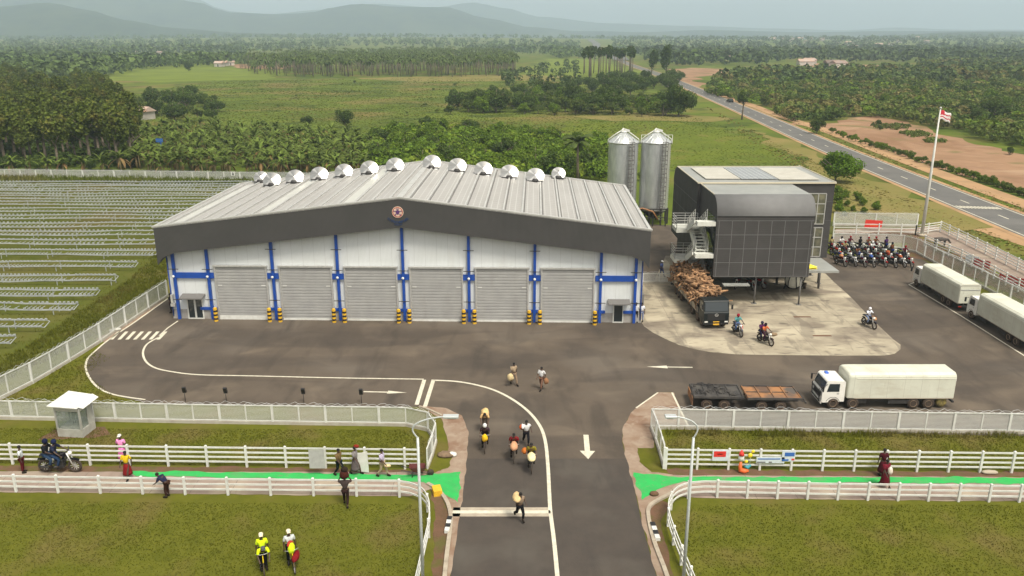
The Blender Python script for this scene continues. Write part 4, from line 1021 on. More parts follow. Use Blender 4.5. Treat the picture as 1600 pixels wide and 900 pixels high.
fl = b.build('flag', [M['flagwhite'], M['flagred']], None, fix=False); fl.location = p; fl.modifiers.new('s','SOLIDIFY').thickness = .02
tag(fl, 'red and white flag waving at the top of the flagpole', 'flag')
# fence boards and banners
def board(name, px, py, w_, h_, z, m, lab, cat, rz=0, stripes=(), tilt=0, grp=None):
    q = G(px, py); t = thing(name, (q.x, q.y, z), rz, lab, cat, grp)
    MB().box((-w_/2,-.02,0),(w_/2,.02,h_)).build('panel', m, t)
    for (x0,z0,x1,z1,mm) in stripes: MB().box((x0,-.031,z0),(x1,-.021,z1)).build('print', mm, t)
    t.rotation_euler[1] = R(tilt); return t
bluep = mat('print_blue', (.03,.12,.4), None, rough=.6); pale = mat('print_pale', (.6,.66,.68), (.5,.55,.6), 5, .6); redp = mat('print_red', (.6,.03,.02), None, rough=.6); yel = mat('balloon_yellow', (.85,.65,.03), None, rough=.4)
board('banner', 1124.5, 735, 1.05, .72, .68, pale, 'white and red banner hung on the right rail fence', 'banner', 0, [(-.45,.28,.30,.66,redp),(-.25,.44,.1,.5,M['flagwhite'])])
board('banner', 1202, 736, 1.75, .42, .55, pale, 'long pale blue banner hung low on the right rail fence', 'banner', 0, [(-.8,.27,.6,.34,bluep),(-.85,.04,-.3,.12,M['seam']),(-.1,.04,.1,.12,M['seam'])])
board('banner', 1229.5, 736, .82, .75, .68, pale, 'white banner with blue print hung on the right rail fence', 'banner', 0, [(-.25,.36,.36,.62,bluep),(-.38,.04,.02,.16,bluep),(.2,.08,.38,.2,redp)])
q = G(1153,737); t = thing('inflatable_toy', (q.x+.1,q.y-.1,0), 0, 'red and white inflatable shape with an orange foot by the rail fence', 'inflatable')
MB().ball((0,0,1.02),(.2,.16,.24)).build('white_body', M['white'], t); MB().lathe([(.18,1.2),(.14,1.35),(.04,1.55)], 10).build('red_top', redp, t)
MB().tube([(0,0,.75),(-.03,-.03,.45),(.0,-.05,.2),(.25,-.05,.12),(.5,-.05,.16)], [.08,.12,.16,.16,.08], 8).build('orange_foot', M['orange'], t)
q = G(1166,737); t = thing('balloon_string', (q.x+.15,q.y,0), 0, 'yellow star balloons on a string tied to the rail fence', 'balloons')
MB().tube([(0,0,.4),(.05,0,1.0),(.02,0,1.4)], .015, 5).build('string', M['white'], t)
for i, (x,z,r_) in enumerate(((.0,1.15,.16),(.15,1.42,.12),(-.22,.72,.12))): MB().ball((x,-.03,z),(r_,.06,r_),0,6).build('star', yel, t)
MB().tube([(-.28,-.04,.42),(-.1,-.04,.3),(.08,-.04,.5)], [.09,.12,.06], 7).build('streamer', mat('teal', (.04,.25,.3), None), t)
board('notice_board', 497, 744, .95, 1.25, .55, mat('acrylic', (.5,.52,.5), (.4,.42,.4), 3, .3, alpha=.75), 'translucent white notice board standing on the left rail fence', 'notice board')
board('red_board', 1363, 361, 2.4, 1.1, .45, redp, 'red board fixed to the white rail fence behind the motorcycles', 'board', 0, [(-.5,.3,.6,.42,M['orange'])], 4)
for px, py, nm, m, lab, w_ in ((1469,388,'goat',None,None,0),(1518,412,'banner',pale,'pale blue banner lying against the rail fence beside the trucks',1.6),(1533,419,'banner',M['red'],'short red banner on the rail fence beside the trucks',1.9),(1583,446,'banner',M['red'],'long red banner on the rail fence near the right edge of the photo',3.2)):
    if m: board(nm, px, py, w_, .85, .15, m, lab, 'banner', R(-58), [(-w_*.4,.3,w_*.3,.36,M['flagwhite'])])
# small warning plate on the far fence
board('warning_sign', 365, 281.5, .75, .75, .85, M['white'], 'small white warning sign on the far mesh fence', 'sign', 0, [(-.12,.1,.12,.45,M['black']),(-.08,.5,.08,.65,M['black'])])
# wrapped sandbag, litter and yellow block
def lump(name, q, r, m, lab, cat, seed=0, grp=None, rz=0):
    b = MB(); vs = []; n = 12; m_ = 7
    for i in range(m_+1):
        a = math.pi*i/m_
        for k in range(n):
            t = 2*math.pi*k/n; d = Vector((math.sin(a)*math.cos(t), math.sin(a)*math.sin(t), -math.cos(a))); s = 1+.22*noise.noise(d*1.7+Vector((seed,0,0)))
            vs.append((d.x*r[0]*s, d.y*r[1]*s, d.z*r[2]*s+r[2]*.9))
    fs = [(i*n+k, i*n+(k+1) % n, (i+1)*n+(k+1) % n, (i+1)*n+k) for i in range(m_) for k in range(n)]
    b.add(vs, fs, 0, True); o = b.build(name, m); o.location = q; o.rotation_euler = (0,0,rz)
    return tag(o, lab, cat, grp)
cd = mat('cardboard', (.22,.15,.09), (.12,.08,.05), 3, .9)
lump('roll', G(180,518), (.55,.2,.18), M['tarp'], 'pale bundle lying at the corner of the zebra crossing', 'bundle', 1, rz=R(35))
o = MB().cbox((0,0,.18),(.5,.75,.36)).build('wooden_block', M['yellow']); o.location = G(683,771); o.rotation_euler = (0,0,R(15)); tag(o, 'yellow wooden block beside the green lane at the road corner', 'block')
lump('rubbish_heap', G(697,713), (.55,.4,.16), cd, 'brown rubbish heap on the grass corner left of the road', 'rubbish', 4)
lump('plastic_bag', G(707,713), (.3,.22,.16), M['white'], 'white plastic bag lying on the left road corner', 'bag', 5)
lump('stone', G(1022,774), (.28,.22,.14), M['soil'], 'brown stone at the edge of the right green lane', 'stone', 6)
lump('stone', G(1546,740), (.5,.2,.12), M['kerb'], 'pale stone under the right rail fence near the photo edge', 'stone', 7)
# wheelbarrow
q = G(654,744); t = thing('wheelbarrow', q, R(8), 'dark red wheelbarrow parked beside the end of the left rail fence', 'wheelbarrow'); wr = mat('barrow_red', (.10,.02,.018), None, rough=.6)
MB().add([(-.55,-.32,.75),(.45,-.32,.7),(.45,.32,.7),(-.55,.32,.75),(-.3,-.2,.4),(.25,-.2,.35),(.25,.2,.35),(-.3,.2,.4)], [(4,5,6,7),(0,1,5,4),(1,2,6,5),(2,3,7,6),(3,0,4,7)]).build('tray', wr, t, fix=False)
for y in (-.22,.22): MB().tube([(.75,y*.3,.2),(-.2,y,.38),(-1.05,y*1.3,.62)], .025, 6).build('handle', M['dark'], t); MB().tube([(-.3,y,.4),(-.42,y,0)], .022, 6).build('leg', M['dark'], t)
MB().lathe([(.05,-.06),(.2,-.05),(.21,0),(.2,.05),(.05,.06)], 16, 0, Matrix.Translation((.75,0,.21)) @ Matrix.Rotation(R(90),4,'X')).build('wheel', M['rubber'], t)

# ================================================================== TRUCKS
def wheel(parent, x, y, r=.42, w_=.28, dual=False):
    s = 1 if y > 0 else -1
    Mx = Matrix.Translation((x, y, r)) @ Matrix.Rotation(R(90*-s), 4, 'X')      # local z points outward
    o = MB().lathe([(r*.55,-w_/2),(r*.92,-w_/2),(r,-w_*.3),(r,w_*.3),(r*.92,w_/2),(r*.6,w_/2-.02)], 22, 0, Mx).build('wheel', M['rubber'], parent)
    MB().lathe([(.0,w_/2-.10),(r*.2,w_/2-.10),(r*.22,w_/2-.02),(r*.34,w_/2-.07),(r*.52,w_/2-.03),(r*.585,w_/2+.015),(r*.6,w_/2-.05)][::1], 16, 0, Mx).build('rim', M['rim'], o)
    return o
def cab(t, x0, x1, w_, z0, z1, m, blue=False, roofm=None):
    "cab-over cab, front at x1 raked windscreen"
    h = w_/2; zm = z0+(z1-z0)*.50; L = x1-x0
    prof = [(x0,z0+.08),(x0,z1-.06),(x0+.1,z1),(x1-.42,z1+.03),(x1-.30,z1-.05),(x1-.06,zm+.05),(x1,zm-.05),(x1+.02,z0+.15),(x1-.03,z0),(x0+.9*L,z0)]
    c = MB().prism(prof, -h, h, 1).build('cab', m, t)
    md = c.modifiers.new('b','BEVEL'); md.width = .05; md.segments = 2
    g = MB(); d = Vector((.24,0,-(z1-.05-zm-.05)*1.0)); a = Vector((x1-.29,0,z1-.12)); b_ = Vector((x1-.075,0,zm+.10))
    n = Vector((b_.z-a.z,0,-(b_.x-a.x))).normalized()*-1; off_ = n*.012
    g.add([(a.x+off_.x,-h+.12,a.z+off_.z),(a.x+off_.x,h-.12,a.z+off_.z),(b_.x+off_.x,h-.1,b_.z+off_.z),(b_.x+off_.x,-h+.1,b_.z+off_.z),(a.x+off_.x*3,-h+.12,a.z+off_.z*3),(a.x+off_.x*3,h-.12,a.z+off_.z*3),(b_.x+off_.x*3,h-.1,b_.z+off_.z*3),(b_.x+off_.x*3,-h+.1,b_.z+off_.z*3)],
          [(0,1,2,3),(4,5,6,7),(0,1,5,4),(1,2,6,5),(2,3,7,6),(3,0,4,7)]); g.build('windscreen', M['glass'], t)
    for s in (-1,1):
        y0, y1 = sorted((s*(h+.004), s*(h+.02)))
        MB().prism([(x0+.42,zm+.02),(x0+.42,z1-.2),(x1-.46,z1-.2),(x1-.30,zm+.02)], y0, y1, 1).build('side_window', M['glass'], t)
        dd = MB().prism([(x0+.36,z0+.42),(x0+.36,zm-.02),(x1-.24,zm-.02),(x1-.16,z0+.42)], s*(h+.001), s*(h+.010), 1).build('door', m, t)
        MB().box((x0+.42,min(s*(h+.011),s*(h+.03)),zm-.16),(x0+.58,max(s*(h+.011),s*(h+.03)),zm-.12)).build('handle', M['black'], dd)
        MB().bar((x1-.32,s*h,z1-.25),(x1+.06,s*(h+.2),z1-.28),.03).cbox((x1+.06,s*(h+.22),z1-.5),(.08,.16,.42)).build('mirror', M['black'], t)
        MB().cbox((x1+.012,s*(h-.24),z0+.17),(.04,.30,.13)).build('headlight', mat('lens', (.75,.75,.7), None, rough=.15) if 'lens' not in M else M['lens'], t)
        b = MB(); xa = x0+L*.5
        for k in range(9):                       # mudguard arch
            t0, t1 = R(20*k), R(20*(k+1))
            b.bar((xa+.52*math.cos(t0),s*(h-.12),.42+.52*math.sin(t0)),(xa+.52*math.cos(t1),s*(h-.12),.42+.52*math.sin(t1)),.26,.03)
        b.build('mudguard', M['black'], t)
    MB().box((x1-.02,-h+.04,z0-.10),(x1+.07,h-.04,z0+.07)).build('bumper', m if m is not M['truckblack'] else M['black'], t)
    MB().box((x1+.004,-h+.35,z0+.32),(x1+.028,h-.35,zm-.12)).build('grille', M['black'], t)
    return c
M['truckblack'] = mat('cab_black', (.009,.014,.015), (.006,.009,.010), 3, .4, spec=.3)
M['lens'] = mat('lens', (.75,.75,.7), None, rough=.15)
def chassis(t, x0, x1, w_, z=.62):
    b = MB()
    for y in (-.38,.38): b.bar((x0,y,z),(x1,y,z),.1,.2)
    for k in range(6): x = x0+(x1-x0)*(k+.5)/6; b.bar((x,-.38,z),(x,.38,z),.1,.12)
    b.build('chassis', M['dark'], t)
    MB().rbox((x1-3.0,-w_/2+.12,.38),(x1-2.1,-w_/2+.5,.75),.08,axis=0).build('fuel_tank', M['dark'], t)
    MB().rbox((x1-3.0,w_/2-.5,.38),(x1-2.1,w_/2-.12,.75),.08,axis=0).build('fuel_tank', M['dark'], t)
    MB().box((x0+2.6,-w_/2+.06,.42),(x0+4.6,-w_/2+.10,.7)).build('side_guard', M['dark'], t)
    MB().box((x0+2.6,w_/2-.10,.42),(x0+4.6,w_/2-.06,.7)).build('side_guard', M['dark'], t)
def box_truck(loc, rz, lab, L=9.6, w_=2.05, H=2.85, beacon=False, spare=False):
    t = thing('box_truck', loc, rz, lab, 'truck', 'white box trucks'); h = w_/2        # origin at rear centre, front +X
    chassis(t, .1, L-.3, w_)
    cab(t, L-1.62, L, w_-.08, .52, 2.18, M['cab'])
    x1 = L-1.78; r = .2
    prof = [(-h,.84),(h,.84),(h,H-.28),(h-.05,H-.14),(h-.26,H),(-h+.26,H),(-h+.05,H-.14),(-h,H-.28)]
    b = MB(); vs = []; st = [(0,1),(x1-.5,1),(x1-.12,.97),(x1,.88)] if beacon else [(0,1),(x1,1)]
    for x, s in st:
        for p in prof: vs.append((x, p[0]*(s*.5+.5), .84+(p[1]-.84)*(s*.4+.6)))
    n = 8; k = len(st); fs = [list(reversed(range(n))), [(k-1)*n+i for i in range(n)]] + [(i+j*n,(i+1) % n+j*n,(i+1) % n+(j+1)*n,i+(j+1)*n) for j in range(k-1) for i in range(n)]
    b.add(vs, fs); bx = b.build('cargo_box', M['cream'], t); md = bx.modifiers.new('b','BEVEL'); md.width = .06; md.segments = 2; md.angle_limit = R(40)
    b = MB(); b.box((.05,-h-.012,.84),(x1-.1 if not beacon else x1-.55,-h-.003,.9)); b.build('side_rail', M['kerb'], bx)
    b = MB(); b.box((.05,h+.003,.84),(x1-.1 if not beacon else x1-.55,h+.012,.9)); b.build('side_rail', M['kerb'], bx)
    for s in (-1,1): MB().box((.02,min(s*(h+.003),s*(h+.02)),H-.42),(x1-.6,max(s*(h+.003),s*(h+.02)),H-.37)).build('drip_rail', M['roofcream'], bx)
    MB().box((-.02,-h+.08,.9),(-.003,h-.08,H-.3)).build('rear_door', M['cream'], bx)
    MB().box((-.05,-h+.1,H-.62),(-.021,h-.1,H-.55)).build('rear_bar', M['alu'], bx)
    MB().box((-.08,-h+.05,.50),(.05,h-.05,.64)).build('rear_bumper', M['dark'], t)
    for y in (-h+.22,h-.22): MB().box((-.10,y-.14,.52),(-.081,y+.14,.62)).build('tail_light', redlamp, t)
    for s in (-1,1):
        for x in ([.0+1.75, 2.85, L-2.3 if beacon else 99, L-.85]):
            if x < 50: wheel(t, x, s*(h-.16), .43)
    if beacon: MB().rbox((L-.85,-.65,2.2),(L-.6,-.35,2.33),.04).build('beacon', M['bluelens'], t)
    if spare: MB().lathe([(.2,-.12),(.36,-.11),(.38,0),(.36,.11),(.2,.12)], 18, 0, Matrix.Translation((.75,h-.25,.5)) @ Matrix.Rotation(R(90),4,'X')).build('spare_wheel', mat('spare_tyre', (.3,.24,.06), (.1,.08,.04), 5, .8), t)
    if beacon: 
        b = MB()
        for y in (-.7,.7): b.bar((L+.10,y,.5),(L+.16,y,1.5),.05)
        for z in (.62,.95,1.3): b.bar((L+.12,-.85,z),(L+.14,.85,z),.06)
        b.tube([(L+.1,h,1.1),(L+.2,h+.12,1.6),(L-.05,h+.2,1.9)],.03,6); b.build('bull_bar', M['black'], t)
    return t
redlamp = mat('red_lens', (.4,.02,.01), None, rough=.3); M['bluelens'] = mat('blue_lens', (.05,.15,.6), None, rough=.3)
box_truck((32.05, 55.85, .02), R(180), 'white box truck with blue roof beacon parked behind the right front mesh fence', 9.55, 2.05, 2.8, True, True)
box_truck((44.85, 77.0, .02), R(90), 'cream box truck parked farther back in the row beside the motorcycles', 9.5, 2.1, 2.85)
box_truck((45.15, 65.9, .02), R(90), 'cream box truck at the right edge of the photo, behind the other one', 9.9, 2.2, 2.9)
box_truck((45.4, 54.6, .02), R(90), 'cream box truck at the tail of the row by the right mesh fence', 9.5, 2.1, 2.85) if False else None
# log lorry
ll = thing('log_truck', (18.2, 85.2, .026), R(-90-2.5), 'black cabbed lorry with open sides carrying a heaped load of timber', 'lorry'); ll.rotation_euler[2] = R(-87)
Lg = 13.2; chassis(ll, .1, Lg-.3, 2.4); cab(ll, Lg-1.75, Lg, 2.35, .55, 2.65, M['truckblack'])
MB().box((.2,-1.2,.92),(Lg-2.0,1.2,1.05)).build('load_bed', M['seam'], ll)
for s in (-1,1):
    MB().box((6.3,min(s*1.21,s*1.25),1.0),(Lg-2.0,max(s*1.21,s*1.25),1.55)).build('side_board', M['kerb'], ll)
    MB().box((.2,min(s*1.21,s*1.25),1.0),(6.1,max(s*1.21,s*1.25),1.7)).build('side_board', M['kerb'], ll)
    for x in (.3,2.0,3.8,5.8,7.4,9.2,11.0): MB().box((x-.04,min(s*1.2,s*1.28),.9),(x+.04,max(s*1.2,s*1.28),2.3)).build('stake', M['dark'], ll)
    for x in (2.4,3.5,4.6,8.8,Lg-2.4,Lg-.95): wheel(ll, x, s*.98, .5, .3)
MB().box((Lg+.072,-.28,.42),(Lg+.085,.28,.56)).build('number_plate', M['plate'], ll)
MB().box((Lg+.03,-.3,.68),(Lg+.045,.3,.76)).build('number_plate', M['plate'], ll)
b = MB()                                   # round badge: ring with a chevron
for k in range(14):
    a0, a1 = 2*math.pi*k/14, 2*math.pi*(k+1)/14; b.bar((Lg+.045,.16*math.cos(a0),1.38+.13*math.sin(a0)),(Lg+.045,.16*math.cos(a1),1.38+.13*math.sin(a1)),.03)
b.bar((Lg+.045,-.1,1.3),(Lg+.045,0,1.42),.03); b.bar((Lg+.045,.1,1.3),(Lg+.045,0,1.42),.03); b.build('badge', M['alu'], ll)
MB().box((.05,-1.1,.4),(.2,1.1,.6)).build('rear_bumper', M['dark'], ll)
ld = MB(); rr = random.Random(5)
def crook(b, p, d, L, r, mi=0):
    pts = [Vector(p)]; dd = Vector(d).normalized(); n = 5
    for i in range(n):
        dd = (dd + Vector((rr.uniform(-.35,.35), rr.uniform(-.35,.35), rr.uniform(-.22,.22)))).normalized(); pts.append(pts[-1]+dd*L/n)
    b.tube(pts, [r*(1-.1*i)*rr.uniform(.8,1.15) for i in range(n+1)], 7, mi)
for k in range(520):
    x = rr.uniform(.3, Lg-2.4); hmax = 3.35 if x < 6 else 3.2-.10*(x-6); y = rr.uniform(-1.3,1.3)
    top = 1.15+(hmax-1.1)*(1-(abs(y)/1.5)**2.6); z = rr.choice([1, 1, rr.random()])*(top-1.15)+1.1
    a = rr.gauss(0, .7)+(0 if rr.random() < .6 else 1.3); L_ = rr.uniform(.9,1.9)
    if abs(y) > .8: a = rr.gauss(0,.25)
    crook(ld, (x-L_/2*math.cos(a), y-L_/2*math.sin(a)*.7, z), (math.cos(a), math.sin(a)*.8, rr.uniform(-.15,.15)), L_, rr.uniform(.08,.19))
o = ld.build('timber_load', M['wood'], None, fix=False); o.location = ll.location; o.rotation_euler = ll.rotation_euler
tag(o, 'tangled heap of crooked brown logs on the black lorry', 'timber', kind='stuff')
ts = MB().add([(0,0,0),(1.0,.1,.25),(1.1,.9,.1),(.1,1.0,.3),(.5,.5,.45)], [(0,1,4),(1,2,4),(2,3,4),(3,0,4),(3,2,1,0)]).build('tarpaulin', mat('tarp_blue', (.05,.10,.3), None, rough=.7)); ts.location = (17.3,83.4,2.75); tag(ts, 'blue tarpaulin scrap tucked into the back of the timber load', 'tarpaulin')
# burnt flatbed in two sections
def flat(loc, rz, L, m1, lab, planks):
    t = thing('flatbed_trailer', loc, rz, lab, 'trailer', 'burnt flatbed trailers'); w_ = 2.15
    MB().box((0,-w_/2,.98),(L,w_/2,1.06)).build('deck', m1, t)
    for y in (-w_/2-.04, w_/2+.04): MB().bar((0,y,1.06),(L,y,1.06),.08,.16).build('edge_beam', M['burnt'], t)
    for k in range(5): x = .06+(L-.12)*k/4; MB().bar((x,-w_/2,1.09),(x,w_/2,1.09),.07,.07).build('cross_beam', M['burnt'] if (k != 4 and not planks) else m1, t)
    if planks: MB().bar((.1,.05,1.08),(L-.7,.05,1.08),.07,.05).build('centre_beam', M['burnt'], t)
    b = MB()
    for y in (-.5,.5): b.bar((.1,y,.75),(L-.1,y,.75),.12,.25)
    b.build('chassis', M['burnt'], t)
    for x in (L*.27,L*.62):
        for s in (-1,1): wheel(t, x, s*(w_/2-.16), .42)
        MB().tube([(x,-.9,.42),(x,.9,.42)],.07,8).build('axle', M['burnt'], t)
    return t
t = flat((13.2,55.75,.02), R(-3), 3.6, M['burnt'], 'charred black flatbed section nearer the entrance road, with melted scrap on its deck', False)
MB().box((-.08,-1.0,.35),(-.02,1.0,.95)).build('tail_board', M['rust'], t)
b = MB(); rr = random.Random(8)
for k in range(26): x, y = rr.uniform(.3,3.0), rr.uniform(-.8,.8); a = rr.uniform(0,6); b.tube([(x,y,1.1),(x+.3*math.cos(a),y+.3*math.sin(a),1.15+rr.random()*.12),(x+.5*math.cos(a+1),y+.5*math.sin(a+1),1.12)], rr.uniform(.02,.06), 6)
o = b.build('scrap', M['burnt'], None); o.location = (13.2,55.75,.03); tag(o, 'melted black scrap lying on the charred flatbed', 'scrap', kind='stuff')
t = flat((17.0,55.45,.02), R(-1.5), 3.9, M['rust'], 'rusty orange flatbed section nearer the white box truck', True)
MB().bar((-.5,0,.7),(.1,0,.7),.12).build('drawbar', M['burnt'], t)
b = MB(); b.bar((3.9,-.9,.85),(4.25,-.9,.75),.08); b.bar((3.9,.9,.85),(4.25,.9,.75),.08); b.bar((4.2,-1.05,.75),(4.2,1.05,.75),.08,.14); b.build('rear_frame', M['burnt'], t)
# tanker vessel under the office canopy
t = thing('tank_trailer', (30.3,84.6,.03), R(-118), 'white tank with black straps standing under the office edge', 'tank'); 
MB().lathe([(.0,-1.35),(.55,-1.3),(.82,-1.0),(.88,-.5),(.88,.9),(.8,1.25),(.4,1.4),(0,1.42)], 20, 0, Matrix.Translation((0,0,1.25)) @ Matrix.Rotation(R(90),4,'Y')).build('vessel', M['roofcream'], t)
for x in (-.7,0,.75,1.2):
    b = MB(); r_ = .92 if x < 1 else .86
    for k in range(16):
        a0, a1 = 2*math.pi*k/16, 2*math.pi*(k+1)/16; b.bar((x,r_*math.cos(a0),1.25+r_*math.sin(a0)),(x,r_*math.cos(a1),1.25+r_*math.sin(a1)),.09,.07)
    b.build('strap', M['black'], t)
for y in (-.8,.8): MB().bar((-1.4,y,.45),(1.7,y,.45),.12).build('skid', M['black'], t)
for y in (-.45,.45): MB().tube([(1.38,y,.5),(1.62,y*.9,1.2),(1.3,y*.6,2.0)],.05,6).build('guard_bar', M['black'], t)
for s in (-1,1): wheel(t,-.7,s*.95,.35)
# car on the highway
q = Vector((hwx(G(1124,160).y)+2.0, G(1124,160).y, .09)); t = thing('car', q, R(93), 'small dark car driving on the far stretch of the highway', 'car')
MB().prism([(-2.1,.3),(-2.15,.8),(-1.5,.95),(-1.0,1.4),(.5,1.42),(1.1,.95),(2.0,.8),(2.1,.35)], -.85,.85,1).build('body', M['truckblack'], t)
MB().prism([(-1.35,.98),(-.95,1.34),(.45,1.36),(.95,.98)], -.87,.87,1).build('window', M['glass'], t)
for x in (-1.35,1.35):
    for s in (-1,1): wheel(t, x, s*.78, .32, .2)
# ================================================================== MOTORCYCLES, BICYCLES
def omat(o, m):
    for sl in o.material_slots: sl.link = 'OBJECT'; sl.material = m
def ring(b, c, r, th, n=18, k=6, mi=0):
    "torus standing in the x-z plane"
    vs = []; 
    for i in range(n):
        a = 2*math.pi*i/n
        for j in range(k):
            t = 2*math.pi*j/k; rr_ = r+th*math.cos(t); vs.append((c[0]+rr_*math.cos(a), c[1]+th*math.sin(t), c[2]+rr_*math.sin(a)))
    fs = [(i*k+j, i*k+(j+1) % k, ((i+1) % n)*k+(j+1) % k, ((i+1) % n)*k+j) for i in range(n) for j in range(k)]
    return b.add(vs, fs, mi, True)
def moto_proto():
    t = thing('motorcycle', (0,0,0))
    for x in (-.62,.66):
        b = MB(); ring(b, (x,0,.30), .25, .06); w_ = b.build('wheel', M['rubber'], t)
        b = MB()
        for k in range(5): a = math.pi*k/5; b.bar((x-.22*math.cos(a),0,.30-.22*math.sin(a)),(x+.22*math.cos(a),0,.30+.22*math.sin(a)),.025)
        b.build('rim', M['alu'], w_)
    MB().tube([(-.62,0,.30),(-.2,0,.42),(.25,0,.42),(.38,0,.78)], .045, 6).tube([(-.45,0,.72),(.38,0,.78)], .04, 6).build('frame', M['black'], t)
    MB().cbox((.05,0,.42),(.36,.26,.30)).tube([(.1,-.14,.35),(-.3,-.17,.28),(-.75,-.18,.36)], .045, 8).build('engine', M['dark'], t)
    MB().ball((.14,0,.82), (.27,.15,.13)).build('fuel_tank', M['red'], t)
    MB().rbox((-.72,-.14,.78),(-.08,.14,.88),.04,axis=0).build('seat', M['black'], t)
    MB().tube([(.66,-.09,.30),(.42,-.09,.95)], .03, 6).tube([(.66,.09,.30),(.42,.09,.95)], .03, 6).build('fork', M['alu'], t)
    MB().tube([(.30,-.36,1.02),(.42,-.15,1.0),(.42,.15,1.0),(.30,.36,1.02)], .022, 6).build('handlebar', M['black'], t)
    MB().ball((.52,0,.90), (.10,.11,.10)).build('headlight', M['lens'], t)
    b = MB(); b.add([(.42,-.07,.60),(.42,.07,.60),(.66,.07,.64),(.66,-.07,.64),(.88,-.07,.56),(.88,.07,.56),(.42,-.07,.62),(.42,.07,.62),(.66,.07,.66),(.66,-.07,.66),(.88,-.07,.58),(.88,.07,.58)], [(0,1,2,3),(3,2,5,4),(7,6,9,8),(8,9,10,11)]); b.build('front_mudguard', M['red'], t, fix=False)
    MB().cbox((-.72,0,.62),(.30,.12,.05)).build('rear_mudguard', M['red'], t)
    return reg(t)
def bike_proto():
    t = thing('bicycle', (0,0,0))
    for x in (-.52,.52):
        b = MB(); ring(b, (x,0,.34), .32, .022, 20, 5); w_ = b.build('wheel', M['rubber'], t); b = MB()
        for k in range(6): a = math.pi*k/6; b.bar((x-.31*math.cos(a),0,.34-.31*math.sin(a)),(x+.31*math.cos(a),0,.34+.31*math.sin(a)),.008)
        b.build('spokes', M['alu'], w_)
    b = MB()
    for a, c in (((-.52,0,.34),(-.08,0,.30)),((-.08,0,.30),(-.18,0,.80)),((-.52,0,.34),(-.17,0,.75)),((-.08,0,.30),(.33,0,.72)),((-.17,0,.76),(.31,0,.80)),((.52,0,.34),(.30,0,.95))): b.tube([a,c], .02, 6)
    b.build('frame', M['bikegrey'], t)
    MB().rbox((-.32,-.09,.80),(-.05,.09,.87),.03,axis=0).build('saddle', M['black'], t)
    MB().tube([(.20,-.29,1.0),(.32,-.1,1.02),(.32,.1,1.02),(.20,.29,1.0)], .016, 6).build('handlebar', M['alu'], t)
    MB().box((-.78,-.1,.70),(-.3,.1,.73)).build('rack', M['alu'], t)
    MB().tube([(-.08,-.12,.30),(.05,-.16,.18)], .02, 5).tube([(-.08,.12,.30),(-.2,.16,.42)], .02, 5).build('crank', M['black'], t)
    return reg(t)
M['bikegrey'] = mat('bike_frame', (.35,.36,.36), None, rough=.4, metal=.3)
# ================================================================== PEOPLE
def skin_mesh(name, verts, edges, radii, root=0, sub=1):
    me = bpy.data.meshes.new(name+'_s'); me.from_pydata([Vector(v) for v in verts], edges, [])
    o = bpy.data.objects.new(name+'_s', me); sc.collection.objects.link(o)
    o.modifiers.new('sk','SKIN'); sv = me.skin_vertices
    if not sv:
        bm = bmesh.new(); bm.from_mesh(me); bm.verts.layers.skin.verify(); bm.to_mesh(me); bm.free(); sv = me.skin_vertices
    for i, r in enumerate(radii): sv[0].data[i].radius = r if hasattr(r,'__len__') else (r, r); sv[0].data[i].use_root = (i == root)
    s = o.modifiers.new('ss','SUBSURF'); s.levels = sub; s.render_levels = sub
    dg = bpy.context.evaluated_depsgraph_get(); dg.update(); ev = o.evaluated_get(dg)
    out = bpy.data.meshes.new_from_object(ev); out.name = name
    out.polygons.foreach_set('use_smooth', [True]*len(out.polygons))
    bpy.data.objects.remove(o); bpy.data.meshes.remove(me); return out
def pose(p):
    "joints in metres: x forward, y left, z up"
    J = dict(hip=(0,0,.93), chest=(0,0,1.30), neck=(0,0,1.46), head=(.02,0,1.60))
    for s, n in ((1,'l'),(-1,'r')):
        J['sh'+n] = (0,s*.185,1.40); J['el'+n] = (0,s*.25,1.13); J['wr'+n] = (.05,s*.26,.88)
        J['hp'+n] = (0,s*.10,.88); J['kn'+n] = (.02,s*.11,.48); J['an'+n] = (-.02,s*.11,.08); J['to'+n] = (.15,s*.12,.03)
    J.update(p); return {k: Vector(v) for k, v in J.items()}
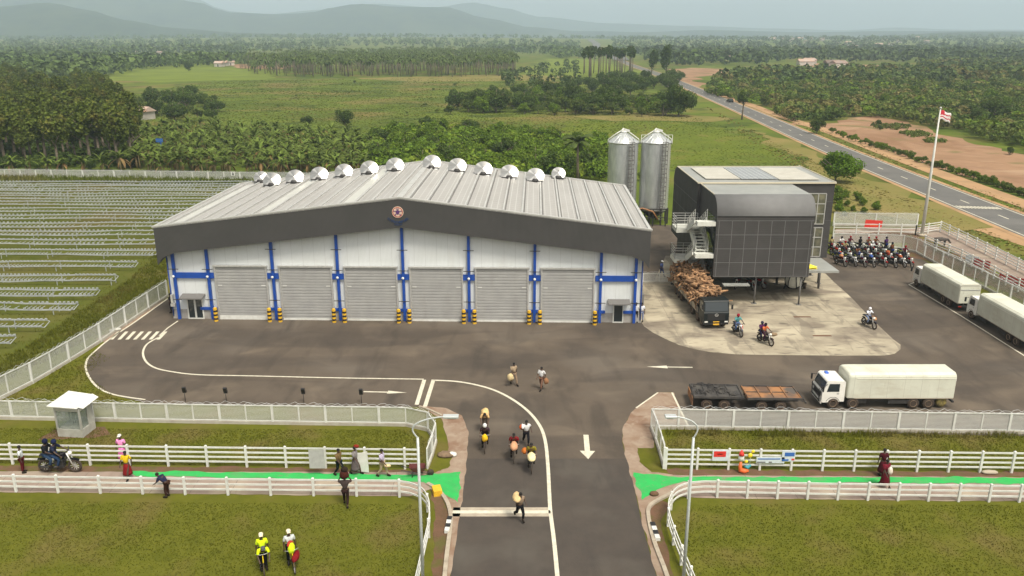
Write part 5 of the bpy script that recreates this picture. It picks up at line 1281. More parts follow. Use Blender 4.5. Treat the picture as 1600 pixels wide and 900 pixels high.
POSES = {
 'stand': {},
 'walk': dict(knl=(.20,.10,.50), anl=(.28,.10,.10), tol=(.43,.10,.06), knr=(-.04,-.10,.47), anr=(-.32,-.10,.13), tor=(-.20,-.10,.03), ell=(-.10,.25,1.14), wrl=(-.06,.25,.90), elr=(.12,-.24,1.14), wrr=(.28,-.22,.96)),
 'run': dict(chest=(.06,0,1.30), neck=(.1,0,1.45), head=(.14,0,1.59), shl=(.06,.185,1.39), shr=(.06,-.185,1.39), knl=(.28,.10,.58), anl=(.20,.10,.18), tol=(.33,.10,.10), knr=(-.12,-.10,.47), anr=(-.48,-.10,.30), tor=(-.44,-.10,.14), ell=(-.12,.28,1.18), wrl=(.10,.30,1.02), elr=(.22,-.26,1.16), wrr=(.38,-.18,1.28)),
 'carry': dict(shl=(0,.185,1.40), ell=(.12,.34,1.34), wrl=(.02,.24,1.58), elr=(.12,-.34,1.34), wrr=(.02,-.24,1.58), knl=(.22,.10,.52), anl=(.24,.10,.10), tol=(.38,.10,.05), knr=(-.02,-.10,.47), anr=(-.28,-.10,.13), tor=(-.16,-.10,.03)),
 'bent': dict(hip=(-.05,0,.90), chest=(.22,0,1.16), neck=(.35,0,1.24), head=(.47,0,1.30), shl=(.27,.19,1.20), shr=(.27,-.19,1.20), ell=(.38,.26,.98), wrl=(.55,.22,.85), elr=(.38,-.26,.98), wrr=(.55,-.22,.85), hpl=(-.05,.1,.86), hpr=(-.05,-.1,.86)),
 'moto': dict(hip=(-.24,0,.96), chest=(-.16,0,1.30), neck=(-.12,0,1.45), head=(-.08,0,1.59), shl=(-.14,.19,1.38), shr=(-.14,-.19,1.38), ell=(.06,.30,1.18), wrl=(.27,.33,1.05), elr=(.06,-.30,1.18), wrr=(.27,-.33,1.05),
      hpl=(-.22,.12,.93), hpr=(-.22,-.12,.93), knl=(.16,.22,.80), knr=(.16,-.22,.80), anl=(.02,.22,.34), anr=(.02,-.22,.34), tol=(.18,.22,.30), tor=(.18,-.22,.30)),
 'bike': dict(hip=(-.18,0,.96), chest=(.0,0,1.27), neck=(.08,0,1.41), head=(.14,0,1.54), shl=(.05,.19,1.35), shr=(.05,-.19,1.35), ell=(.10,.27,1.15), wrl=(.22,.27,1.03), elr=(.10,-.27,1.15), wrr=(.22,-.27,1.03),
      hpl=(-.16,.11,.92), hpr=(-.16,-.11,.92), knl=(.14,.13,.72), knr=(.20,-.13,.66), anl=(-.06,.15,.42), anr=(.03,-.15,.24), tol=(.08,.15,.38), tor=(.17,-.15,.20)),
 'pillion': dict(hip=(-.58,0,.98), chest=(-.56,0,1.32), neck=(-.54,0,1.47), head=(-.50,0,1.61), shl=(-.55,.19,1.41), shr=(-.55,-.19,1.41), ell=(-.38,.27,1.18), wrl=(-.24,.2,1.10), elr=(-.38,-.27,1.18), wrr=(-.24,-.2,1.10),
      hpl=(-.56,.12,.95), hpr=(-.56,-.12,.95), knl=(-.22,.24,.80), knr=(-.22,-.24,.80), anl=(-.34,.22,.40), anr=(-.34,-.22,.40), tol=(-.2,.22,.36), tor=(-.2,-.22,.36)),
}
PM = {}
def build_pose(name):
    J = pose(POSES[name]); V = []; E = []; Rr = []
    def v(p, r): V.append(tuple(p)); Rr.append(r); return len(V)-1
    def e(a, b): E.append((a, b))
    hip = v(J['hip'], (.13,.10)); ch = v(J['chest'], (.15,.11)); nk = v(J['neck'], .055); hd0 = v(J['neck'].lerp(J['head'],.45), .06)
    hd = v(J['head']+Vector((.0,0,.01)), (.082,.095)); hd2 = v(J['head']+Vector((-.005,0,.10)), (.06,.07))
    e(hip, ch); e(ch, nk); e(nk, hd0); e(hd0, hd); e(hd, hd2)
    for n, s in (('l',1),('r',-1)):
        a = v(J['sh'+n], .065); b = v(J['el'+n], .042); c = v(J['wr'+n], .028); e(ch, a); e(a, b); e(b, c)
        d = (J['wr'+n]-J['el'+n]).normalized(); sd_ = d.cross(Vector((0,0,1)) if abs(d.z) < .8 else Vector((1,0,0))).normalized()
        pm = v(J['wr'+n]+d*.06, (.034,.018)); e(c, pm)
        for q, (o_, l_) in enumerate(((-.028,.07),(-.01,.085),(.01,.08),(.028,.065))):
            f1 = v(J['wr'+n]+d*.10+sd_*o_, .009); f2 = v(J['wr'+n]+d*(.10+l_*.6)+sd_*o_*1.2+Vector((.01,0,-.01)), .008); e(pm, f1); e(f1, f2)
        th = v(J['wr'+n]+d*.05-sd_*.05*s, .009); e(pm, th)
        h = v(J['hp'+n], .095); k = v(J['kn'+n], .06); an = v(J['an'+n], .038); to = v(J['to'+n], (.045,.03)); e(hip, h); e(h, k); e(k, an); e(an, to)
    body = skin_mesh('body_'+name, V, E, Rr)
    V2 = []; E2 = []; R2 = []
    V, Rr, E = V2, R2, E2
    def v2(p, r): V2.append(tuple(p)); R2.append(r); return len(V2)-1
    wa = v2(J['hip']+Vector((0,0,.02)), (.155,.125)); c2 = v2(J['chest'], (.175,.135)); tp = v2(J['neck'].lerp(J['chest'],.35), (.10,.09)); E2 += [(wa,c2),(c2,tp)]
    for n in 'lr':
        a = v2(J['sh'+n], .088); b = v2(J['sh'+n].lerp(J['el'+n],.85), .066); E2 += [(c2,a),(a,b)]
    shirt = skin_mesh('shirt_'+name, V2, E2, R2)
    V3 = []; E3 = []; R3 = []
    def v3(p, r): V3.append(tuple(p)); R3.append(r); return len(V3)-1
    wa = v3(J['hip']+Vector((0,0,.01)), (.145,.115))
    for n in 'lr':
        h = v3(J['hp'+n], .108); k = v3(J['kn'+n], .078); an = v3(J['an'+n].lerp(J['kn'+n],.18), .062); E3 += [(wa,h),(h,k),(k,an)]
    trou = skin_mesh('trousers_'+name, V3, E3, R3)
    b = MB(); b.ball(tuple(J['head']+Vector((-.015,0,.055))), (.105,.09,.085), 0, 10); hair = b.mesh('hair_'+name, [None])
    b = MB(); hx = J['head']+Vector((0,0,.09)); b.lathe([(.10,-.02),(.115,.0),(.09,.07),(.03,.10)], 12, 0, None, True, tuple(hx)); b.cbox((hx.x+.10,hx.y,hx.z-.01),(.12,.16,.02)); hat = b.mesh('hat_'+name, [None])
    b = MB(); hx = J['head']+Vector((-.01,0,.04)); b.ball(tuple(hx), (.135,.125,.14), 0, 10); helm = b.mesh('helmet_'+name, [None])
    b = MB()
    for n in 'lr':
        c = (J['an'+n]+J['to'+n])/2; a = J['an'+n]; q = J['to'+n]; b.tube([a+Vector((-.03,0,-.015)), c, q+Vector((.03,0,0))], [.055,.055,.045], 8)
    shoes = b.mesh('shoes_'+name, [None])
    sk = MB(); hz0 = J['hip'].z+.02; kx = (J['knl']+J['knr'])/2; sk.lathe([(.15,hz0),(.19,hz0-.2),(.25,.42),(.27,.30)], 14, 0, None, True, (J['hip'].x,0,0)); skirt = sk.mesh('skirt_'+name, [None])
    face = MB(); hh = J['head']
    for s in (-1,1): face.ball((hh.x+.088,s*.032,hh.z+.01), (.008,.014,.009), 0, 6)
    face.ball((hh.x+.098,0,hh.z-.015), (.016,.014,.02), 1, 6); face.ball((hh.x+.083,0,hh.z-.05), (.01,.025,.008), 1, 6)
    for s in (-1,1): face.ball((hh.x,s*.088,hh.z), (.02,.012,.03), 1, 6)
    PM[name] = dict(body=body, shirt=shirt, trousers=trou, hair=hair, hat=hat, helmet=helm, shoes=shoes, skirt=skirt, face=face.mesh('face_'+name, [None, None]), J=J)
skinm = [mat('skin_a', (.055,.028,.016), None, rough=.55), mat('skin_b', (.085,.042,.024), None, rough=.55)]
M['hairm'] = mat('hair', (.008,.007,.006), None, rough=.9)
eyem = mat('eye', (.3,.28,.26), None, rough=.4)
CL = {}
def cl(c):
    "cloth material from an sRGB triple"
    if c not in CL: l = lin(*c); CL[c] = mat('cloth_%d_%d_%d' % c, l, tuple(x*.75 for x in l[:3]), 6, .85, bump=.3, spec=.1)
    return CL[c]
for me_ in (): pass
def person(loc, rz, ps, shirt, pants, lab, hat=None, helmet=None, skirt=None, s=1.08, skin=0, shoes=(40,35,30), group=None, hood=None):
    if ps not in PM: build_pose(ps)
    P_ = PM[ps]; t = thing('person', loc, rz, lab, 'person', group); t.scale = (s,s,s)
    def put(k, m, nm=None, par=None):
        me = P_[k]
        if not me.materials: me.materials.append(m)
        o = link(bpy.data.objects.new(nm or k, me), par or t)
        for i, sl in enumerate(o.material_slots): sl.link = 'OBJECT'; sl.material = m
        return o
    b = put('body', skinm[skin]); f = put('face', skinm[skin], 'face', b); f.material_slots[0].material = eyem
    put('shirt', cl(shirt)); put('shoes', cl(shoes))
    if skirt: put('skirt', cl(skirt))
    else: put('trousers', cl(pants))
    if helmet: put('helmet', cl(helmet))
    else:
        put('hair', M['hairm'])
        if hat: put('hat', cl(hat))
    return t
def g3(px, py, z=.03): p = G(px, py); p.z = z; return p
def sack(p, r, c, lab, rz=0, cat='sack', name='sack', seed=1):
    return lump(name, p, r, cl(c), lab, cat, seed, rz=rz)
def loc_of(base, rz, x, y, z): return Vector(base)+Vector((x*math.cos(rz)-y*math.sin(rz), x*math.sin(rz)+y*math.cos(rz), z))
D = R(-90)   # facing the camera
# on the yard
p = g3(803,602); person(p, R(-60), 'walk', (165,145,120), (140,120,100), 'person in tan clothes walking across the yard with a round basket'); sack(loc_of(p,R(-60),.2,-.42,.55), (.26,.14,.3), (215,195,150), 'round tan basket held by the walker in tan clothes', name='basket', cat='basket')
p = g3(846,609); person(p, R(-120), 'walk', (215,215,215), (120,90,75), 'person in white shirt walking across the yard with a brown bag', skin=1); sack(loc_of(p,R(-120),.0,.40,.55), (.2,.16,.26), (150,110,80), 'brown bag held by the walker in a white shirt', name='bag', cat='bag')
# cyclists on the road
bk = bike_proto(); firstb = [True]
def bicycle(loc, rz, lab, col=None, s=1.15):
    t = bk if firstb[0] else copy_tree(bk); firstb[0] = False; t.location = loc; t.rotation_euler[2] = rz; t.scale = (s,s,s); tag(t, lab, 'bicycle', 'bicycles')
    if col:
        for ch in t.children:
            if ch.name.startswith('frame'): omat(ch, cl(col))
    return t
p = g3(758,702); bicycle(p, D, 'dark bicycle with a yellow front bag, leftmost on the entrance road', (40,40,42)); person(p, D, 'bike', (60,40,50), (30,30,32), 'cyclist in a white hood riding behind a yellow bag', helmet=(225,225,225), s=1.12); sack(loc_of(p,D,.55,0,.85), (.2,.22,.26), (235,185,40), 'yellow bag on the front of the leftmost bicycle', name='bag', cat='bag')
p = g3(758,674); person(p, D, 'bent', (205,170,120), (100,85,75), 'person bent forward walking with a large tan sack on the back', skin=1, s=1.12); sack(loc_of(p,D,-.02,0,1.10), (.3,.42,.3), (222,190,135), 'large tan sack on the back of the bent walker', seed=3)
p = g3(803,717); bicycle(p, D, 'bicycle carrying a pinkish bundle, ridden by a cyclist in red', (110,110,110)); person(p, D, 'bike', (120,20,30), (50,35,32), 'cyclist in a dark red shirt riding with a wide pinkish bundle', s=1.12); sack(loc_of(p,D,.45,0,.90), (.24,.50,.24), (205,155,120), 'wide pinkish bundle on the bicycle of the cyclist in red', seed=4)
p = g3(822,697); person(p, D+R(8), 'run', (230,230,230), (25,25,30), 'person in white topped dark clothes running behind the cyclists', s=1.12); sack(loc_of(p,D,-.1,-.30,1.15), (.16,.2,.18), (200,95,50), 'small orange bundle on the shoulder of the runner', seed=2)
p = g3(830,733); bicycle(p, D, 'pale bicycle carrying a flat white sack, rightmost on the entrance road', (190,195,195)); person(p, D, 'bike', (130,120,35), (60,60,60), 'cyclist in olive yellow riding with a flat white sack', s=1.12, skin=1); sack(loc_of(p,D,.50,0,.92), (.25,.52,.2), (240,225,175), 'flat white sack across the front of the pale bicycle', seed=7); sack(loc_of(p,D,-.05,-.42,1.05), (.2,.22,.2), (190,110,50), 'orange brown bundle beside the cyclist in olive yellow', seed=8)
p = g3(812,815); person(p, R(-70), 'run', (150,130,110), (22,22,26), 'man in black trousers running over the stop line with a tan sack on his shoulder', s=1.1); sack(loc_of(p,R(-70),-.05,-.15,1.38), (.24,.5,.18), (220,190,140), 'long tan sack on the shoulder of the running man', seed=5)
# riders on the lower left lawn
for i, (x, y, a, bag) in enumerate(((413,892,R(-72),0),(457,886,R(-65),1))):
    p = g3(x,y,.03); bicycle(p, a, 'yellow bicycle on the lower left lawn, %s' % ('ridden by the left pair in bright vests' if not i else 'loaded with dark red bags'), (215,190,30))
    person(loc_of(p,a,-.35,0,.0), a, 'stand', (215,240,35) if not i else (200,205,205), (20,22,28), 'rider in a %s vest and white hard hat standing over the %s bicycle' % ('bright yellow','left yellow') if not i else 'rider in a pale grey vest and white hard hat standing over the right yellow bicycle', hat=(240,225,200), s=1.12)
    if i: o = lump('safety_vest', loc_of(p,a,.22,0,.95), (.17,.26,.28), cl((215,240,35)), 'bright yellow safety vest bundled over the handlebar of the right lawn bicycle', 'vest', 3+i)
    else: person(loc_of(p,a,-.12,0,.0), a+R(6), 'bent', (225,250,35), (20,22,28), 'rider in bright yellow vest and grey cap bent over the left lawn bicycle', hat=(90,90,95), s=1.12)
    if bag: sack(loc_of(p,a,.35,.15,.62), (.2,.44,.19), (125,25,30), 'dark red bag slung low on the right lawn bicycle', seed=3); sack(loc_of(p,a,.05,-.02,1.28), (.16,.26,.12), (170,60,45), 'red cloth bag on the handlebar of the right lawn bicycle', seed=9)
    else: MB
# foot path, left
p = g3(37,739); person(p, R(20), 'stand', (215,222,225), (90,20,28), 'person in white top and maroon trousers standing at the far left of the path')
p = g3(193,722,.02); person(p, D, 'stand', (235,150,200), (1,1,1), 'woman in a long pink dress and white hat standing beyond the left rail fence', hat=(225,222,215), skirt=(235,130,190), s=1.1)
p = g3(201,748); person(p, D, 'walk', (225,190,40), (120,30,30), 'person in yellow shirt and red skirt walking on the left path', skirt=(125,28,32))
p = g3(262,777); person(p, R(170), 'bent', (40,42,70), (60,38,30), 'person in dark blue bending at the near rail fence on the left path')
p = g3(531,744); person(p, R(-30), 'walk', (110,90,60), (15,30,35), 'person in brown top and dark trousers walking on the green lane')
p = g3(556,741); person(p, R(-20), 'walk', (130,125,125), (90,85,85), 'person in grey clothes walking beside a big white sheet of board', skirt=(100,92,92))
q = g3(568,740); t = MB().add([(-.4,-.02,.0),(.35,-.02,-.1),(.3,-.02,1.35),(-.45,-.02,1.15),(-.4,.02,.0),(.35,.02,-.1),(.3,.02,1.35),(-.45,.02,1.15)], [(0,1,2,3),(7,6,5,4),(0,4,5,1),(1,5,6,2),(2,6,7,3),(3,7,4,0)]).build('white_board', M['white']); t.location = q+Vector((0,0,.15)); tag(t, 'large white board carried upright along the green lane', 'board')
sack(q+Vector((-.35,0,1.75)), (.18,.12,.12), (130,45,30), 'small red brown bundle held up beside the white board', seed=2)
p = g3(598,745); person(p, R(-15), 'walk', (185,175,200), (170,155,130), 'person in lavender shirt and beige shorts walking on the green lane', skin=1); sack(loc_of(p,0,.35,-.1,.7), (.2,.12,.1), (215,195,150), 'pale bag carried by the walker in lavender', seed=4, name='bag', cat='bag')
p = g3(541,791,.01); person(p, R(95), 'carry', (70,60,58), (45,30,28), 'person standing on the lawn below the near rail fence with a bundle on the head', s=1.15); sack(loc_of(p,0,0,0,1.80), (.28,.24,.28), (70,35,28), 'dark brown bundle on the head of the person on the lawn', seed=6); sack(loc_of(p,0,.03,0,2.22), (.2,.17,.17), (45,35,28), 'smaller dark bundle on top of the brown head bundle', seed=5)
# right path
p = g3(1381,762); person(p, D+R(20), 'walk', (110,30,45), (70,20,25), 'person in a maroon robe walking on the right path', skirt=(90,22,32)); sack(loc_of(p,0,.12,-.22,1.0), (.14,.12,.26), (225,215,200), 'white bundle held by the walker in maroon', seed=7)
p = g3(1377,744); person(p, R(90), 'stand', (70,20,30), (60,18,25), 'person in a dark maroon robe leaning at the right rail fence', skirt=(70,18,28))
# apron and buildings
p = g3(1033,433); person(p, R(-40), 'walk', (85,100,150), (55,70,115), 'person in blue overalls with white cap behind the warehouse corner', hat=(230,230,230))
person(g3(993,504), D, 'stand', (215,215,215), (20,20,22), 'person in white vest and black trousers at the right corner of the warehouse', s=1.15)
person(g3(1002,503), R(-110), 'stand', (225,228,235), (140,150,180), 'person in white shirt and pale blue trousers at the right corner of the warehouse', s=1.1)
person(g3(269,489), R(180), 'stand', (30,28,40), (20,20,30), 'person in dark clothes by the left corner of the warehouse', s=1.15)
# motorcycles
mp = moto_proto(); firstm = [True]
def motorcycle(loc, rz, lab, col, grp='motorcycles', s=1.15):
    t = mp if firstm[0] else copy_tree(mp); firstm[0] = False; t.location = loc; t.rotation_euler[2] = rz; t.scale = (s,s,s); tag(t, lab, 'motorcycle', grp)
    for ch in t.children:
        if ch.name.split('.')[0] in ('fuel_tank','front_mudguard','rear_mudguard'): omat(ch, cl(col))
    return t
motorcycle(g3(1152,523), R(-80), 'narrow motorcycle ridden towards the camera beside the black lorry', (90,90,95)); person(g3(1152,523), R(-80), 'moto', (90,150,150), (90,110,150), 'rider in teal shirt and red helmet on the motorcycle beside the black lorry', helmet=(150,30,50), s=1.12); sack(g3(1157,525)+Vector((0,0,.55)), (.16,.14,.3), (190,60,40), 'orange red bag beside the person in teal', name='bag', cat='bag')
p = g3(95,738,.04); motorcycle(p, R(0), 'black motorcycle with two riders on the left path', (25,25,28), s=1.45); person(p, R(0), 'moto', (35,40,60), (40,60,90), 'rider in dark jacket steering the motorcycle on the left path', helmet=(30,38,70), s=1.28); person(p, R(0), 'pillion', (28,30,36), (45,65,90), 'passenger in black sitting behind the rider on the left path', helmet=(25,30,60), s=1.28)
p = g3(1195,537); motorcycle(p, R(-65), 'motorcycle with two riders and a grey sack on the concrete apron', (60,50,50)); person(p, R(-65), 'moto', (200,110,70), (60,30,50), 'rider in an orange shirt on the concrete apron', helmet=(45,35,40)); person(p, R(-65), 'pillion', (90,40,90), (50,50,80), 'passenger in purple behind the rider in orange', helmet=(60,60,80)); sack(loc_of(p,R(-65),.35,.35,.75), (.5,.24,.18), (140,120,95), 'grey brown sack across the motorcycle of the rider in orange', seed=4)
p = g3(1357,511); motorcycle(p, R(-75), 'motorcycle with a tan sack crossing the right edge of the apron', (40,40,50)); person(p, R(-75), 'moto', (225,230,240), (120,135,165), 'rider in white with a tan sack at the right edge of the apron', helmet=(235,235,240)); sack(loc_of(p,R(-75),.30,.2,.78), (.24,.48,.17), (180,135,95), 'tan sack across the motorcycle of the rider in white', seed=6)
# the park of motorcycles behind the office
cols = [('red',(150,20,22)),('dark red',(95,15,20)),('black',(22,22,25)),('blue',(30,50,120)),('orange red',(190,55,25)),('silver',(170,172,175)),('maroon',(80,15,28))]
ordn = ['front','second','third','fourth']; coln = ['first','second','third','fourth','fifth','sixth','seventh','eighth','ninth']
rr = random.Random(21)
shirts = [('dark blue',(30,40,110)),('white',(215,215,215)),('maroon',(90,25,40)),('black',(28,28,32)),('brown',(110,70,45)),('purple',(70,40,90)),('khaki',(150,135,95))]
rowy = [94.2, 96.4, 98.7, 101.2]
for r_ in range(4):
    y = rowy[r_]; n = 8 if r_ < 3 else 7
    for c in range(n):
        x = 39.1+c*1.12+r_*.45 + rr.uniform(-.15,.15); yy = y+rr.uniform(-.3,.3)-.06*c; a = R(-72+rr.uniform(-9,9))
        cn, cc = cols[(c*3+r_*2+rr.randrange(3)) % 7]
        motorcycle((x,yy,.03), a, '%s motorcycle, %s from the left in the %s row of the motorcycle park' % (cn, coln[c], ordn[r_]), cc, 'motorcycles parked behind the office')
        if (r_ == 3 and c in (0,1,2,3,4,5,6)) or (r_ == 2 and c in (1,4,6)) or (r_ == 1 and c in (2,7)):
            sn, scx = shirts[(c+r_*2+rr.randrange(2)) % 7]; hn, hc_ = rr.choice([('dark',(35,35,45)),('white',(225,225,225)),('red',(140,25,30))])
            person((x,yy,.03), a, 'moto' if c % 3 else 'stand', scx, (45,45,60), '%s shirted person on the %s motorcycle from the left, %s row' % (sn, coln[c], ordn[r_]), helmet=hc_)
        elif r_ < 2 and (c+r_) % 3 == 0:
            lump('sack', (x-.0,yy+.1,.98), (.22,.40,.2), cl([(190,135,95),(215,200,180),(170,90,60),(60,90,160)][(c+r_) % 4]), '%s bundle on the %s motorcycle from the left, %s row' % (['tan','pale','rust coloured','blue'][(c+r_) % 4], coln[c], ordn[r_]), 'sack', c)
for i, (px, py) in enumerate(((1152,450),(1172,452),(1183,450))):
    motorcycle(g3(px,py), R(-120+40*i), 'red motorcycle parked in the shade under the office, %s of three' % ('leftmost','middle one','rightmost')[i], (150,25,20), 'motorcycles under the office')
motorcycle(g3(1243,450), R(200), 'dark red motorcycle parked beside the white tank', (130,15,20), 'motorcycles under the office')
# grey goat by the fence
q = g3(1468,386); t = thing('goat', q, R(-10), 'grey goat grazing on the verge beside the flagpole', 'goat')
gm = mat('goat_hair', (.06,.05,.045), (.1,.09,.08), 8, .95)
V = [(-.35,0,.62),(0,0,.6),(.3,0,.66),(.5,0,.62),(.66,0,.42),(.78,0,.32)]; E_ = [(0,1),(1,2),(2,3),(3,4),(4,5)]; Rd = [.13,.16,.15,.09,.08,.045]
for x, s in ((-.33,1),(-.33,-1),(.3,1),(.3,-1)):
    n = len(V); fr_ = 0 if x < 0 else 2; V += [(x,s*.1,.45),(x+(-.06 if x < 0 else .02),s*.1,.24),(x,s*.1,.02)]; E_ += [(fr_,n),(n,n+1),(n+1,n+2)]; Rd += [.06,.035,.03]
V.append((-.5,0,.68)); E_.append((0,len(V)-1)); Rd.append(.025)
me = skin_mesh('body', V, E_, Rd, 1); me.materials.append(gm); o = link(bpy.data.objects.new('body', me), t); t.scale = (1.7,1.7,1.7)
MB().tube([(.62,.05,.5),(.56,.09,.6)],.02,5).tube([(.62,-.05,.5),(.56,-.09,.6)],.02,5).build('horns', M['dark'], t)
# ================================================================== VEGETATION
def leafmat(name, c1, c2, isl=.4, scale=.5, tr=.25, orand=.18, c3=None):
    return mat(name, c1, c2, scale, .75, island=isl, trans=tr, objrand=orand, spec=.15, c3=c3, s3=.25)
M['leaf_olive'] = leafmat('leaf_olive', (.07,.10,.016), (.11,.135,.024), c3=(.17,.15,.035))
M['leaf_dark'] = leafmat('leaf_dark', (.05,.085,.016), (.075,.11,.022))
M['leaf_lush'] = leafmat('leaf_lush', (.12,.19,.014), (.075,.13,.016), c3=(.19,.24,.025))
M['leaf_bush'] = leafmat('leaf_bush', (.08,.12,.022), (.115,.15,.03), c3=(.16,.16,.045))
M['leaf_banana'] = leafmat('leaf_banana', (.11,.165,.025), (.15,.195,.04), .5, .8)
M['leaf_dead'] = leafmat('leaf_dead', (.25,.17,.07), (.2,.12,.05))
M['leaf_palm'] = leafmat('leaf_palm', (.065,.10,.024), (.10,.13,.036), .4)
M['bark'] = mat('bark', (.13,.10,.075), (.22,.18,.13), 2, .9)
M['stem'] = mat('banana_stem', (.16,.15,.06), (.25,.17,.08), 3, .9)
def card(b, c, n, s, rr, asp=1.0, mi=0):
    n = n.normalized(); a = n.orthogonal().normalized(); a.rotate(Matrix.Rotation(rr.uniform(0, 6.28), 3, n)); q = n.cross(a)
    a = a*s*.5; q = q*s*.5*asp; k = n*s*.12
    i = len(b.v); b.v += [tuple(c-a-k), tuple(c-q*.9+k), tuple(c+a-k), tuple(c+q+k)]
    b.f.append([i,i+1,i+2,i+3]); b.m.append(mi); b.sm.append(False)
def blobs(b, rr, cen, rad, nb, nl, leaf, flat=.75, bs=.42):
    "leaf clumps spread through a crown"
    bl = []
    for i in range(nb):
        while True:
            d = Vector((rr.uniform(-1,1), rr.uniform(-1,1), rr.uniform(-1,1)))
            if d.length <= 1: break
        bl.append((Vector((cen[0]+d.x*rad[0]*.68, cen[1]+d.y*rad[1]*.68, cen[2]+d.z*rad[2]*.68)), bs*rr.uniform(.6,1.15)))
    for i in range(nl):
        c, s = bl[rr.randrange(nb)]
        d = Vector((rr.gauss(0,1), rr.gauss(0,1), rr.gauss(.25,1))).normalized(); r = rr.uniform(.62,1.06)
        p = c + Vector((d.x*rad[0]*s*r, d.y*rad[1]*s*r, d.z*rad[2]*s*r*1.05))
        card(b, p, d+Vector((rr.uniform(-.7,.7), rr.uniform(-.7,.7), rr.uniform(-.4,.8))), leaf*rr.uniform(.55,1.3), rr)
def tree_mesh(seed, h, w, trunk, nl, leaf, lm, nb=11, bole=.35, flat=1):
    rr = random.Random(seed); c = MB(); zc = trunk+(h-trunk)*.5
    blobs(c, rr, (0,0,zc), (w/2, w/2, (h-trunk)/2), nb, nl, leaf)
    t = MB(); x, y = rr.uniform(-.3,.3), rr.uniform(-.3,.3); r0 = .018*h+.06
    t.tube([(0,0,-.1),(x*.4,y*.4,trunk*.6),(x,y,trunk+ (h-trunk)*.35),(x*1.3,y*1.3,h*.85)], [r0*1.3,r0,r0*.7,r0*.2], 7)
    for k in range(6):
        a = rr.uniform(0,6.28); z = trunk*.8+(h-trunk)*rr.uniform(0,.4); L = w*.38
        t.tube([(x*.5,y*.5,z),(x*.5+L*.5*math.cos(a),y*.5+L*.5*math.sin(a),z+L*.45),(x*.5+L*math.cos(a),y*.5+L*math.sin(a),z+L*.8)], [r0*.5,r0*.35,r0*.12], 5)
    return t.mesh('trunk', M['bark']), c.mesh('crown', lm)
def banana_mesh(seed, h):
    rr = random.Random(seed); c = MB(); t = MB()
    for s in range(rr.choice([2,3,3])):
        ox, oy = (rr.uniform(-1.0,1.0), rr.uniform(-1.0,1.0)) if s else (0,0); hh = h*(1 if s == 0 else rr.uniform(.55,.95)); st = hh*.5
        lean = Vector((rr.uniform(-.25,.25), rr.uniform(-.25,.25), 0))
        t.tube([(ox,oy,-.05),(ox+lean.x*.4,oy+lean.y*.4,st*.5),(ox+lean.x,oy+lean.y,st)], [.17,.14,.09], 7)
        for k in range(rr.choice([11,12,13])):
            a = rr.uniform(0,6.28); el = rr.uniform(.35,1.35); L = hh*rr.uniform(.42,.64); d = Vector((math.cos(a), math.sin(a), 0)); sd = Vector((-d.y, d.x, 0))
            dead = rr.random() < .14; p = Vector((ox+lean.x, oy+lean.y, st-.1)); e = el if not dead else -.2; pts = []; n = 5
            for i in range(n+1):
                pts.append(p.copy()); p += (d*math.cos(e)+Vector((0,0,math.sin(e))))*L/n; e -= (.34 if not dead else .3)
            wd = [.05,.20,.26,.25,.17,.03]; i0 = len(c.v); fold = .35
            for q, wq in zip(pts, wd): c.v += [tuple(q+sd*wq*hh/5.5+Vector((0,0,-fold*wq*.5))), tuple(q), tuple(q-sd*wq*hh/5.5+Vector((0,0,-fold*wq*.5)))]
            for i in range(n):
                for j in (0,1): c.f.append([i0+i*3+j, i0+i*3+j+1, i0+i*3+j+4, i0+i*3+j+3]); c.m.append(1 if dead else 0); c.sm.append(False)
    return t.mesh('stem', M['stem']), c.mesh('leaves', [M['leaf_banana'], M['leaf_dead']])
def palm_parts(rr, c, t, o, h, nf, fl, tr=.16, seg=4):
    o = Vector(o); top = o+Vector((rr.uniform(-.4,.4), rr.uniform(-.4,.4), h)); 
    t.tube([o, o.lerp(top,.5)+Vector((rr.uniform(-.15,.15),0,0)), top], [tr*1.3,tr,tr*.8], 5)
    for k in range(nf):
        a = 6.28*k/nf+rr.uniform(-.2,.2); e = rr.uniform(-.3,1.2); d = Vector((math.cos(a), math.sin(a), 0)); sd = Vector((-d.y,d.x,0)); p = top.copy(); i0 = len(c.v)
        for i in range(seg+1):
            wq = fl*.13*(1 if 0 < i < seg else .25); c.v += [tuple(p+sd*wq+Vector((0,0,-wq*.6))), tuple(p), tuple(p-sd*wq+Vector((0,0,-wq*.6)))]
            p += (d*math.cos(e)+Vector((0,0,math.sin(e))))*fl/seg; e -= 1.5/seg
        for i in range(seg):
            for j in (0,1): c.f.append([i0+i*3+j, i0+i*3+j+1, i0+i*3+j+4, i0+i*3+j+3]); c.m.append(0); c.sm.append(False)
def inpoly(x, y, P_):
    r = False; n = len(P_)
    for i in range(n):
        (x1,y1),(x2,y2) = P_[i], P_[(i+1) % n]
        if (y1 > y) != (y2 > y) and x < (x2-x1)*(y-y1)/(y2-y1)+x1: r = not r
    return r
def scatter(poly, n, mind, rr, tries=40):
    "random spots inside an area given by its outline on the photograph's ground"
    xs = [p[0] for p in poly]; ys_ = [p[1] for p in poly]; out = []; grid = {}
    for k in range(n*tries):
        if len(out) >= n: break
        px, py = rr.uniform(min(xs), max(xs)), rr.uniform(min(ys_), max(ys_))
        if not inpoly(px, py, poly): continue
        p = G(px, py); g = (int(p.x//mind), int(p.y//mind)); ok = True
        for i in (-1,0,1):
            for j in (-1,0,1):
                for q in grid.get((g[0]+i, g[1]+j), ()):
                    if (q-p).length < mind: ok = False
        if ok: grid.setdefault(g, []).append(p); out.append(p)
    return out
PEND = {}
